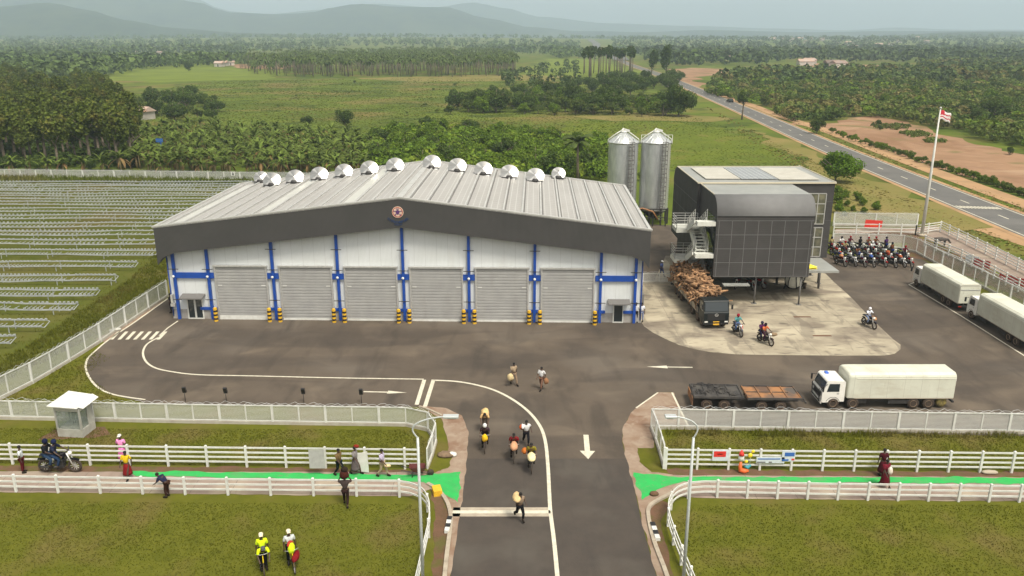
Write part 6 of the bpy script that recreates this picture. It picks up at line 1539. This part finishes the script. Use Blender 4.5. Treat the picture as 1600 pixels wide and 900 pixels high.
def plant(name, meshes, parts, p, s, rr, label, cat, group, zs=1):
    t = bpy.data.objects.new(name, None); sc.collection.objects.link(t); t.location = p; t.rotation_euler = (0,0,rr.uniform(0,6.28)); t.scale = (s, s, s*zs)
    tag(t, label, cat, group)
    if group: PEND.setdefault(group, []).append((t, p.copy(), s))
    for nm, me in zip(parts, meshes):
        o = bpy.data.objects.new(nm, me); sc.collection.objects.link(o); o.parent = t
    return t
FHS = resample(smooth(FARHW, 6), 25)
FARM = [leafmat('far_leaf_a', (.06,.09,.026), (.085,.12,.034), .5, .02, .1), leafmat('far_leaf_b', (.08,.125,.032), (.06,.085,.024), .5, .02, .1), M['leaf_bush'], M['leaf_lush'], M['leaf_dark'], leafmat('leaf_dry', (.17,.15,.05), (.13,.13,.04), .4)]
def farwood(name, poly, n, mind, hr, wr, nl, label_, z=False, mi=None, seed=1):
    r2 = random.Random(seed); b = MB(); lf = None
    for p in scatter(poly, n, mind, r2, 12):
        if p.y > 900 and any(((p-q_).length < 16+p.y*.012) for q_ in FHS): continue
        h = r2.uniform(*hr); w_ = h*r2.uniform(*wr); m_ = (0 if noise.noise(p*.004) < .1 else 1) if mi is None else (mi if not hasattr(mi,'__len__') else mi[min(len(mi)-1, int(max(0,(noise.noise(p*.035)+.45+r2.uniform(-.25,.25)))*len(mi)))]); zz = rise(p.x, p.y)
        for i in range(nl):
            d = Vector((r2.gauss(0,1), r2.gauss(0,1), r2.gauss(.2,1))).normalized(); q = Vector((p.x+d.x*w_*.42, p.y+d.y*w_*.42, zz+h*.56+d.z*h*.40))
            card(b, q, d+Vector((r2.uniform(-.6,.6),r2.uniform(-.6,.6),.3)), w_*.42*r2.uniform(.6,1.3)*(12/nl)**.42, r2, 1, m_)
    return tag(b.build(name, FARM, fix=False), kind='stuff')
rr = random.Random(99)
TALL = [tree_mesh(i, 11.5, 6.2, 4.2, 1900, .55, M['leaf_olive'], 16) for i in range(5)]
BROAD = [tree_mesh(20+i, 6.0, 7.2, .4, 1900, .42, M['leaf_dark'], 14) for i in range(4)]
BUSH = [tree_mesh(40+i, 3.6, 5.0, .2, 1100, .40, M['leaf_bush'], 11) for i in range(5)]
LUSH = [tree_mesh(60+i, 4.2, 5.6, .2, 1700, .38, M['leaf_lush'], 13) for i in range(5)]
DBUSH = [tree_mesh(80+i, 4.6, 5.4, .2, 1500, .38, M['leaf_dark'], 12) for i in range(3)]
BAN = [banana_mesh(i, 5.2) for i in range(7)]
# tall wood at the left
spots = scatter([(-90,266),(210,264),(212,225),(205,185),(170,155),(100,137),(-90,130)], 210, 3.4, rr)
for p in spots: plant('tree', rr.choice(TALL), ('trunk','crown'), p, rr.uniform(.8,1.22), rr, 'tall olive green tree in the dense wood at the left edge of the photo', 'tree', 'tall trees of the left wood')
for p in scatter([(-60,268),(210,266),(210,255),(-60,257)], 22, 3.0, rr): plant('shrub', rr.choice(DBUSH), ('stem','crown'), p, rr.uniform(.4,.7), rr, 'dark shrub at the foot of the tall left wood', 'shrub', 'dark shrubs under the left wood')
# banana grove
for p in scatter([(185,270),(300,274),(570,276),(600,255),(575,228),(500,215),(400,206),(300,204),(205,210)], 290, 2.3, rr): plant('banana_plant', rr.choice(BAN), ('stem','leaves'), p, rr.uniform(.8,1.2), rr, 'broad leaved banana plant in the grove behind the rack field', 'banana plant', 'banana plants of the grove')
for x, y in ((22,271),(48,272),(100,270),(130,271),(160,268),(75,268)): plant('banana_plant', rr.choice(BAN), ('stem','leaves'), G(x,y), rr.uniform(.8,1.0), rr, 'pale banana plant standing before the dark left wood', 'banana plant', 'banana plants before the left wood')
# lush thicket behind the warehouse
for p in scatter([(575,276),(760,280),(945,282),(945,232),(860,222),(760,214),(660,208),(600,212),(570,230)], 105, 3.1, rr): plant('shrub', rr.choice(LUSH if rr.random() < .8 else DBUSH), ('stem','crown'), p, rr.uniform(.75,1.2), rr, 'bright green leafy shrub in the thicket behind the warehouse', 'shrub', 'shrubs of the thicket behind the warehouse')
for x, y, s in ((540,200,1.0),(668,207,.85),(735,208,.8),(505,240,.8),(590,258,.9),(700,262,.9),(480,196,.6)): plant('tree', rr.choice(BROAD), ('trunk','crown'), G(x,y), s, rr, 'dark round tree rising above the thicket behind the warehouse', 'tree', 'dark trees over the thicket')
for p in scatter([(945,292),(1030,300),(1030,262),(1000,248),(945,250)], 8, 2.6, rr): plant('shrub', rr.choice(LUSH), ('stem','crown'), p, rr.uniform(.3,.5), rr, 'low green bush in the grass behind the silos', 'shrub', 'low bushes behind the silos')
c = MB(); t_ = MB(); pr = random.Random(4); q = G(903,284); hz2 = Z(q.y, 222); palm_parts(pr, c, t_, (0,0,0), hz2, 18, 3.6, .24, 6)
t = thing('palm_tree', q, 0, 'single palm with drooping fronds standing behind the warehouse roof', 'palm tree'); t_.build('trunk', M['bark'], t, fix=False); c.build('fronds', M['leaf_palm'], t, fix=False)
# trees by the highway
q = G(1305,285); plant('tree', tree_mesh(301, 5.2, 8.6, .3, 5200, .34, leafmat('leaf_mango', (.075,.15,.010), (.11,.19,.015)), 15), ('trunk','crown'), q, 1.08, rr, 'round bright green tree beside the highway behind the office', 'tree', None)
q = G(1159,187); plant('tree', tree_mesh(302, 8.2, 3.6, 4.6, 700, .45, M['leaf_dark'], 7), ('trunk','crown'), q, 1.1, rr, 'slender tree with a bare trunk at the edge of the highway', 'tree', None)
q = G(1060,182); plant('tree', tree_mesh(303, 11, 13.5, .6, 4200, .6, M['leaf_dark'], 18), ('trunk','crown'), q, 1.0, rr, 'large dark round tree standing left of the highway', 'tree', None)
q = G(1276,209); plant('tree', BROAD[1], ('trunk','crown'), q, .75, rr, 'small round tree between the highway and the dirt track', 'tree', None)
q = G(295,111); plant('tree', BROAD[2], ('trunk','crown'), q, 1.4, rr, 'lone round tree in the bright meadow far left', 'tree', None)
# hedge of trees in the middle distance
for p in scatter([(700,180),(730,158),(800,150),(860,152),(960,160),(1040,170),(1060,184),(990,182),(900,182),(800,178)], 105, 4.2, rr): plant('tree', rr.choice(BROAD+BUSH+BUSH+LUSH), ('trunk','crown'), p, rr.uniform(.9,1.6), rr, 'green tree in the broad hedge crossing the plain behind the silos', 'tree', 'trees of the middle hedge')
for p in scatter([(860,148),(1000,150),(1060,142),(1040,128),(980,124),(880,130)], 26, 9, rr): plant('tree', rr.choice(BROAD), ('trunk','crown'), p, rr.uniform(.9,1.5), rr, 'scattered green tree in the fields left of the highway', 'tree', 'scattered field trees')
for p in scatter([(200,170),(260,150),(330,152),(350,172),(330,195),(230,190)], 30, 5, rr): plant('tree', rr.choice(BROAD+BUSH), ('trunk','crown'), p, rr.uniform(.7,1.3), rr, 'bushy tree in the meadow beyond the left wood', 'tree', 'bushy trees beyond the left wood')
for p in scatter([(330,175),(1000,185),(1000,135),(300,125)], 20, 8, rr): plant('shrub', rr.choice(BUSH), ('stem','crown'), p, rr.uniform(.2,.5), rr, 'small bush dotted in the open meadow', 'shrub', 'small meadow bushes')
# tall feathery pair and slim palms
FE = [tree_mesh(400+i, 19, 8.5, 3.5, 1500, .9, M['leaf_dark'], 14) for i in range(2)]
for x, y, s in ((1018,122,1.0),(1040,123,1.15)): plant('tree', rr.choice(FE), ('trunk','crown'), G(x,y), s, rr, 'tall feathery tree of the pair beside the far highway bend', 'tree', 'tall feathery trees')
for x, y, s in ((1008,126,1.2),(1050,130,1.5),(1062,128,1.1),(1035,134,1.2)): plant('tree', rr.choice(BROAD), ('trunk','crown'), G(x,y), s, rr, 'round tree at the foot of the tall feathery pair', 'tree', 'round trees by the highway bend')
PALM = []
for i in range(4):
    pr = random.Random(500+i); c = MB(); t_ = MB(); h = 19; t_.tube([(0,0,0),(.3,0,h*.5),(.1,.2,h*.93)], [.35,.28,.15], 6)
    blobs(c, pr, (0,0,h*.82), (2.9,2.9,3.6), 7, 260, 1.2); PALM.append((t_.mesh('trunk', M['bark']), c.mesh('crown', M['leaf_dark'])))
for p in scatter([(908,122),(990,122),(985,112),(912,112)], 34, 6.0, rr): plant('pine_tree', rr.choice(PALM), ('trunk','crown'), p, rr.uniform(.85,1.15), rr, 'tall slim tree with a bare trunk in the stand left of the highway', 'tree', 'tall slim trees of the stand')
# bushland on the right
for p in scatter([(1100,148),(1110,132),(1230,126),(1400,126),(1720,130),(1720,262),(1610,232),(1560,222),(1500,202),(1400,184),(1340,179),(1250,170),(1180,168)], 125, 4.5, rr):
    d = noise.noise(p*.02); plant('shrub', rr.choice(BUSH+LUSH[:2] if d < .15 else DBUSH+BUSH+BROAD[:1]), ('stem','crown'), p, rr.uniform(.8,1.5), rr, 'grey green bush of the bushland right of the highway', 'shrub', 'bushes of the bushland')
for k in range(36):
    t = k/35; x = 1300+t*310; y = 209+ (x-1300)*.325+rr.uniform(-1.5,1.5); plant('shrub', rr.choice(BUSH+LUSH), ('stem','crown'), G(x,y), rr.uniform(.28,.5), rr, 'low bush in the hedge between the dirt track and the red clearing', 'shrub', 'low hedge by the clearing')
for i, pl in enumerate(([(1361,196),(1400,194),(1430,199),(1400,204),(1370,202)],[(1405,208),(1440,207),(1456,213),(1425,215)],[(1440,219),(1470,219),(1480,223),(1450,224)])):
    farwood('low_scrub', pl, 60, .8, (.4,1.0), (1.2,2.2), 16, '', seed=40+i, mi=2)
for x, y in ((1375,203),(1578,242),(1372,196)): plant('shrub', rr.choice(DBUSH), ('stem','crown'), G(x,y), rr.uniform(.3,.6), rr, 'dark bush growing in the red earth clearing', 'shrub', 'bushes in the clearing')
for p in scatter([(1305,345),(1400,340),(1350,310),(1300,290),(1305,320)], 16, 2.0, rr): plant('shrub', rr.choice(LUSH), ('stem','crown'), p, rr.uniform(.2,.42), rr, 'low bright bush beyond the fence behind the motorcycle park', 'shrub', 'bright bushes by the highway')
def zone_labels():
    "say whereabouts in its group each plant stands"
    for g, L in PEND.items():
        if len(L) < 10: continue
        ang = sorted(p.x/p.y for t, p, s in L); ds = sorted(p.y for t, p, s in L); ss = sorted(s for t, p, s in L); n = len(L)
        for t, p, s in L:
            fa = sum(a < p.x/p.y for a in ang)/n; fd = sum(d < p.y for d in ds)/n; fs = sum(q < s for q in ss)/n
            w1 = 'far left' if fa < .2 else 'left' if fa < .4 else 'middle' if fa < .6 else 'right' if fa < .8 else 'far right'; w2 = 'front' if fd < .25 else 'centre' if fd < .5 else 'back' if fd < .75 else 'rear edge'
            w3 = 'large ' if fs > .66 else 'small ' if fs < .33 else ''
            if any(k in t['label'].split()[:3] for k in ('tall', 'large', 'small')): w3 = ''
            t['label'] = ' '.join(t['label'].split()[:10]) if False else t['label']
            base = SHORT.get(g, t['label']); t['label'] = '%s%s, %s part, %s' % (w3, base, w1, w2)
SHORT = {'bright bushes by the highway': 'bright bush behind the motorcycle park', 'round trees by the highway bend': 'round tree by the highway bend', 'tall trees of the left wood': 'tall olive tree of the wood left', 'dark shrubs under the left wood': 'dark shrub under the left wood', 'banana plants of the grove': 'banana plant of the grove behind the racks',
 'shrubs of the thicket behind the warehouse': 'bright shrub of the thicket behind the warehouse', 'trees of the middle hedge': 'green tree of the hedge behind the silos', 'scattered field trees': 'field tree left of the highway',
 'bushy trees beyond the left wood': 'bushy tree beyond the left wood', 'small meadow bushes': 'dotted bush of the open meadow', 'tall slim trees of the stand': 'tall bare trunked tree of the roadside stand',
 'bushes of the bushland': 'bush of the bushland beyond the highway', 'low hedge by the clearing': 'low bush of the hedge by the track'}
zone_labels()
# --- far woods: masses nobody could count
farwood('far_woodland', [(-250,62.5),(1850,62.5),(1850,70),(-250,70)], 3200, 9, (8,15), (.8,1.3), 12, '', seed=1)
farwood('far_woodland', [(-250,69),(300,69),(560,70),(860,72),(905,80),(880,90),(700,78),(560,76),(430,82),(350,86),(250,86),(-250,90)], 1500, 8, (8,14), (.8,1.3), 14, '', seed=2)
farwood('far_woodland', [(-250,88),(150,84),(150,92),(240,98),(330,94),(400,97),(360,103),(230,108),(190,118),(110,128),(-250,136)], 1100, 6, (7,12), (.8,1.3), 22, '', seed=3)
farwood('far_woodland', [(960,70),(1850,69),(1850,100),(1430,98),(1250,96),(1150,104),(1060,104),(1010,98),(990,86)], 1900, 8, (8,14), (.8,1.3), 16, '', seed=4)
farwood('bushland', [(1110,132),(1150,118),(1260,114),(1430,114),(1440,100),(1850,98),(1850,134),(1400,130)], 1300, 5, (4,8), (.9,1.5), 22, '', seed=5, mi=(0,1,2,2,1,5))
farwood('far_woodland', [(860,76),(960,72),(985,84),(975,94),(915,92),(870,92)], 260, 8, (8,12), (.8,1.3), 14, '', seed=6)
farwood('bushland', [(780,120),(860,100),(900,96),(905,110),(900,135),(800,140)], 60, 9, (3,6), (.9,1.5), 22, '', seed=7)
farwood('bushland', [(1100,146),(1110,132),(1230,126),(1400,126),(1850,130),(1850,290),(1610,234),(1560,225),(1500,207),(1400,187),(1340,181),(1300,190),(1240,190),(1180,166)], 1500, 2.6, (2.2,4.6), (1.1,1.9), 70, '', seed=15, mi=(4,2,2,5,3,2))
farwood('thicket', [(575,276),(760,281),(945,283),(945,240),(860,226),(760,216),(660,210),(600,212),(570,230)], 330, 1.8, (2.4,3.8), (1.1,1.6), 80, '', seed=16, mi=3)
farwood('undergrowth', [(-90,262),(212,262),(212,225),(190,185),(-90,170)], 300, 2.5, (1.5,3), (1.2,1.8), 40, '', seed=17, mi=4)
# palm plantation
b = MB(); t_ = MB(); pr = random.Random(12)
for p in scatter([(375,107),(390,94),(470,86),(640,84),(800,88),(808,118),(700,121),(560,120),(480,121),(400,117)], 1150, 5.0, pr, 14):
    h = pr.uniform(8,11.5)*(.6 if p.x < G(470,110).x and pr.random() < .7 else 1); t_.tube([(p.x,p.y,0),(p.x,p.y,h)], .28, 4)
    for k in range(9):
        a = 6.28*k/9+pr.uniform(-.2,.2); e = pr.uniform(.1,.9); d = Vector((math.cos(a),math.sin(a),0)); sd = Vector((-d.y,d.x,0))*.75; q = Vector((p.x,p.y,h-.3)); i0 = len(b.v)
        for w2 in (.4,1,.2): b.v += [tuple(q+sd*w2), tuple(q-sd*w2)]; q = q+(d*math.cos(e)+Vector((0,0,math.sin(e))))*2.7; e -= 1.3
        for i in (0,1): b.f.append([i0+i*2,i0+i*2+1,i0+i*2+3,i0+i*2+2]); b.m.append(0); b.sm.append(False)
n = len(b.v); b.v += t_.v; b.f += [[i+n for i in f] for f in t_.f]; b.m += [1]*len(t_.f); b.sm += t_.sm
tag(b.build('palm_plantation', [M['leaf_palm'], M['bark']], fix=False), kind='stuff')
# --- grass: near lawns, verges and the meadows
M['blade'] = mat('grass_blade', (.125,.138,.014), (.14,.148,.018), .5, .85, island=.2, trans=.5, spec=.05, c3=(.16,.14,.035), s3=.25)
M['clump'] = mat('meadow_clump', (.115,.14,.02), (.09,.115,.02), .05, .85, island=.35, trans=.2, spec=.05, c3=(.19,.16,.06), s3=.06, detail=7)
def blades(name, poly, n, h, w_, mind, per, m, seed, world=None, lean=.5):
    r2 = random.Random(seed); b = MB()
    A = [G(*q) for q in poly]; P2 = [(q.x,q.y) for q in A]; xs = [q[0] for q in P2]; ys2 = [q[1] for q in P2]; k = 0
    while k < n:
        x, y = r2.uniform(min(xs),max(xs)), r2.uniform(min(ys2),max(ys2)); k += 1
        if not inpoly(x, y, P2): continue
        nz = noise.noise(Vector((x*.35,y*.35,seed)))
        if nz < -.4 and r2.random() < .3: continue
        for j in range(per):
            a = r2.uniform(0,6.28); hh = h*r2.uniform(.5,1.2)*(1+.4*nz); d = Vector((math.cos(a),math.sin(a),0)); o = Vector((x+r2.uniform(-.08,.08)*h*6,y+r2.uniform(-.08,.08)*h*6,.004)); sd = Vector((-d.y,d.x,0))*w_*.5
            tp = o+d*hh*lean*r2.random()+Vector((0,0,hh)); i0 = len(b.v); b.v += [tuple(o-sd),tuple(o+sd),tuple(tp)]; b.f.append([i0,i0+1,i0+2]); b.m.append(0); b.sm.append(False)
    return tag(b.build(name, m, fix=False), kind='stuff')
blades('grass', [(-200,782),(640,788),(664,800),(668,840),(655,905),(640,990),(-500,990)], 30000, .06, .03, 0, 4, M['blade'], 1)
blades('grass', [(1064,795),(1100,788),(1800,790),(2100,990),(1110,990),(1070,900),(1048,830)], 24000, .06, .03, 0, 4, M['blade'], 2)
blades('grass', [(-120,669),(648,672),(668,690),(660,728),(300,727),(-120,724)], 18000, .07, .03, 0, 4, M['blade'], 3)
blades('grass', [(1042,680),(1300,679),(1750,683),(1750,735),(1044,730)], 14000, .075, .03, 0, 4, M['blade'], 4)
blades('grass', [(-60,650),(150,548),(172,560),(135,585),(180,622),(235,638),(-60,652)], 6000, .12, .035, 0, 4, M['blade'], 5)
blades('tall_grass', [(-200,640),(0,600),(140,530),(258,460),(262,400),(240,400),(200,440),(120,490),(40,545),(-200,620)], 9000, .34, .07, 0, 4, M['blade'], 6, lean=1)
blades('grass', [(-400,640),(60,590),(262,455),(262,300),(440,290),(-200,280)], 26000, .16, .06, 0, 3, M['blade'], 7)
blades('grass', [(1445,375),(1600,452),(1740,520),(1740,545),(1600,474),(1470,412)], 4000, .16, .05, 0, 4, M['blade'], 8)
blades('tall_grass', [(1040,672),(1750,680),(1750,686),(1042,681)], 1500, .34, .05, 0, 4, M['blade'], 9, lean=.8)
blades('tall_grass', [(-120,284),(600,292),(600,276),(-120,272)], 4500, .8, .2, 0, 5, M['clump'], 10, lean=1)
def clumps(name, poly, n, h, m, seed, mind=.8):
    "meadow tussocks, their size even in the field"
    r2 = random.Random(seed); b = MB()
    for p in scatter(poly, n, mind, r2, 3):
        s = (.45+p.y/900)*r2.uniform(.6,1.3); nz = 1+.8*noise.noise(p*.03)
        for j in range(4):
            a = r2.uniform(0,6.28); d = Vector((math.cos(a),math.sin(a),0)); hh = h*s*nz*r2.uniform(.5,1.2); o = p+d*s*.4*r2.random(); sd = Vector((-d.y,d.x,0))*s*.42; tp = o+d*hh*.7+Vector((0,0,hh)); i0 = len(b.v)
            b.v += [tuple(o-sd),tuple(o+sd),tuple(tp+sd*.35),tuple(tp-sd*.35)]; b.f.append([i0,i0+1,i0+2,i0+3]); b.m.append(0); b.sm.append(False)
    return tag(b.build(name, m, fix=False), kind='stuff')
clumps('meadow_grass', [(200,262),(230,190),(200,150),(330,126),(700,122),(900,120),(1000,126),(1010,150),(1090,185),(1190,215),(1290,262),(1300,300),(1040,262),(950,240),(600,205)], 30000, .13, M['clump'], 11)
M['clumpdry'] = mat('dry_clump', (.20,.17,.05), (.14,.13,.035), .1, .9, island=.35, trans=.15, spec=.05, c3=(.27,.19,.09), s3=.1)
clumps('verge_grass', [(1100,165),(1180,205),(1240,238),(1300,262),(1400,305),(1490,338),(1600,385),(1700,430),(1600,400),(1440,345),(1310,345),(1290,290),(1180,225)], 7000, .2, M['clumpdry'], 12, .5)
clumps('verge_grass', [(1130,148),(1170,163),(1293,206),(1438,262),(1600,321),(1600,334),(1520,305),(1445,276),(1355,244),(1310,226),(1210,179)], 3500, .18, M['clumpdry'], 13, .5)
# --- far houses
hw_ = mat('house_wall', (.5,.47,.42), (.38,.34,.3), .3, .9, objrand=.3); hr_ = mat('house_roof', (.28,.25,.23), (.35,.2,.13), .2, .8, objrand=.5)
def house(x, y, s, lab, w_=9, grp='small houses of the far village'):
    p = G(x,y); p.z = rise(p.x,p.y); t = thing('house', p, rr.uniform(-.5,.5), lab, 'house', grp); d = 6*s; w_ = w_*s; h = 3*s
    MB().box((-w_/2,-d/2,-1),(w_/2,d/2,h)).build('wall', hw_, t)
    MB().prism([(-d/2-.5,h),(d/2+.5,h),(0,h+1.9*s)], -w_/2-.5, w_/2+.5, 0).build('roof', hr_, t)
    MB().box((-.6*s,-d/2-.05,0),(.5*s,-d/2-.01,2.1*s)).build('door', M['dark'], t)
house(221,186,.85,'small shed with a brown roof beyond the left wood',8.5,None)
for i in range(30):
    x = rr.choice([rr.uniform(1190,1330), rr.uniform(1230,1420), rr.uniform(1150,1450)]); y = rr.uniform(69,78)
    house(x, y, rr.uniform(1.0,1.5), 'pale small house of the far village among trees right of the highway', rr.uniform(8,13))
for x, y in ((1263,100),(1258,102),(1300,104),(1310,105),(1142,94)): house(x, y, 1.2, 'low pale house beside the far bare field right of the highway', 12, 'houses by the far bare field')
for x, y in ((350,103),(343,104),(360,102),(250,85),(262,84),(213,84)): house(x, y, 1.0, 'tiny pale house at the edge of the far left fields', 7, 'houses in the far left fields')
p = G(254,246); o = MB().box((-.12,-.12,0),(.12,.12,4.2)).box((-1.0,-.15,3.4),(.5,.05,4.2)).build('sign_post', bluep); o.location = p; tag(o, 'blue and white post standing in front of the banana grove', 'post')
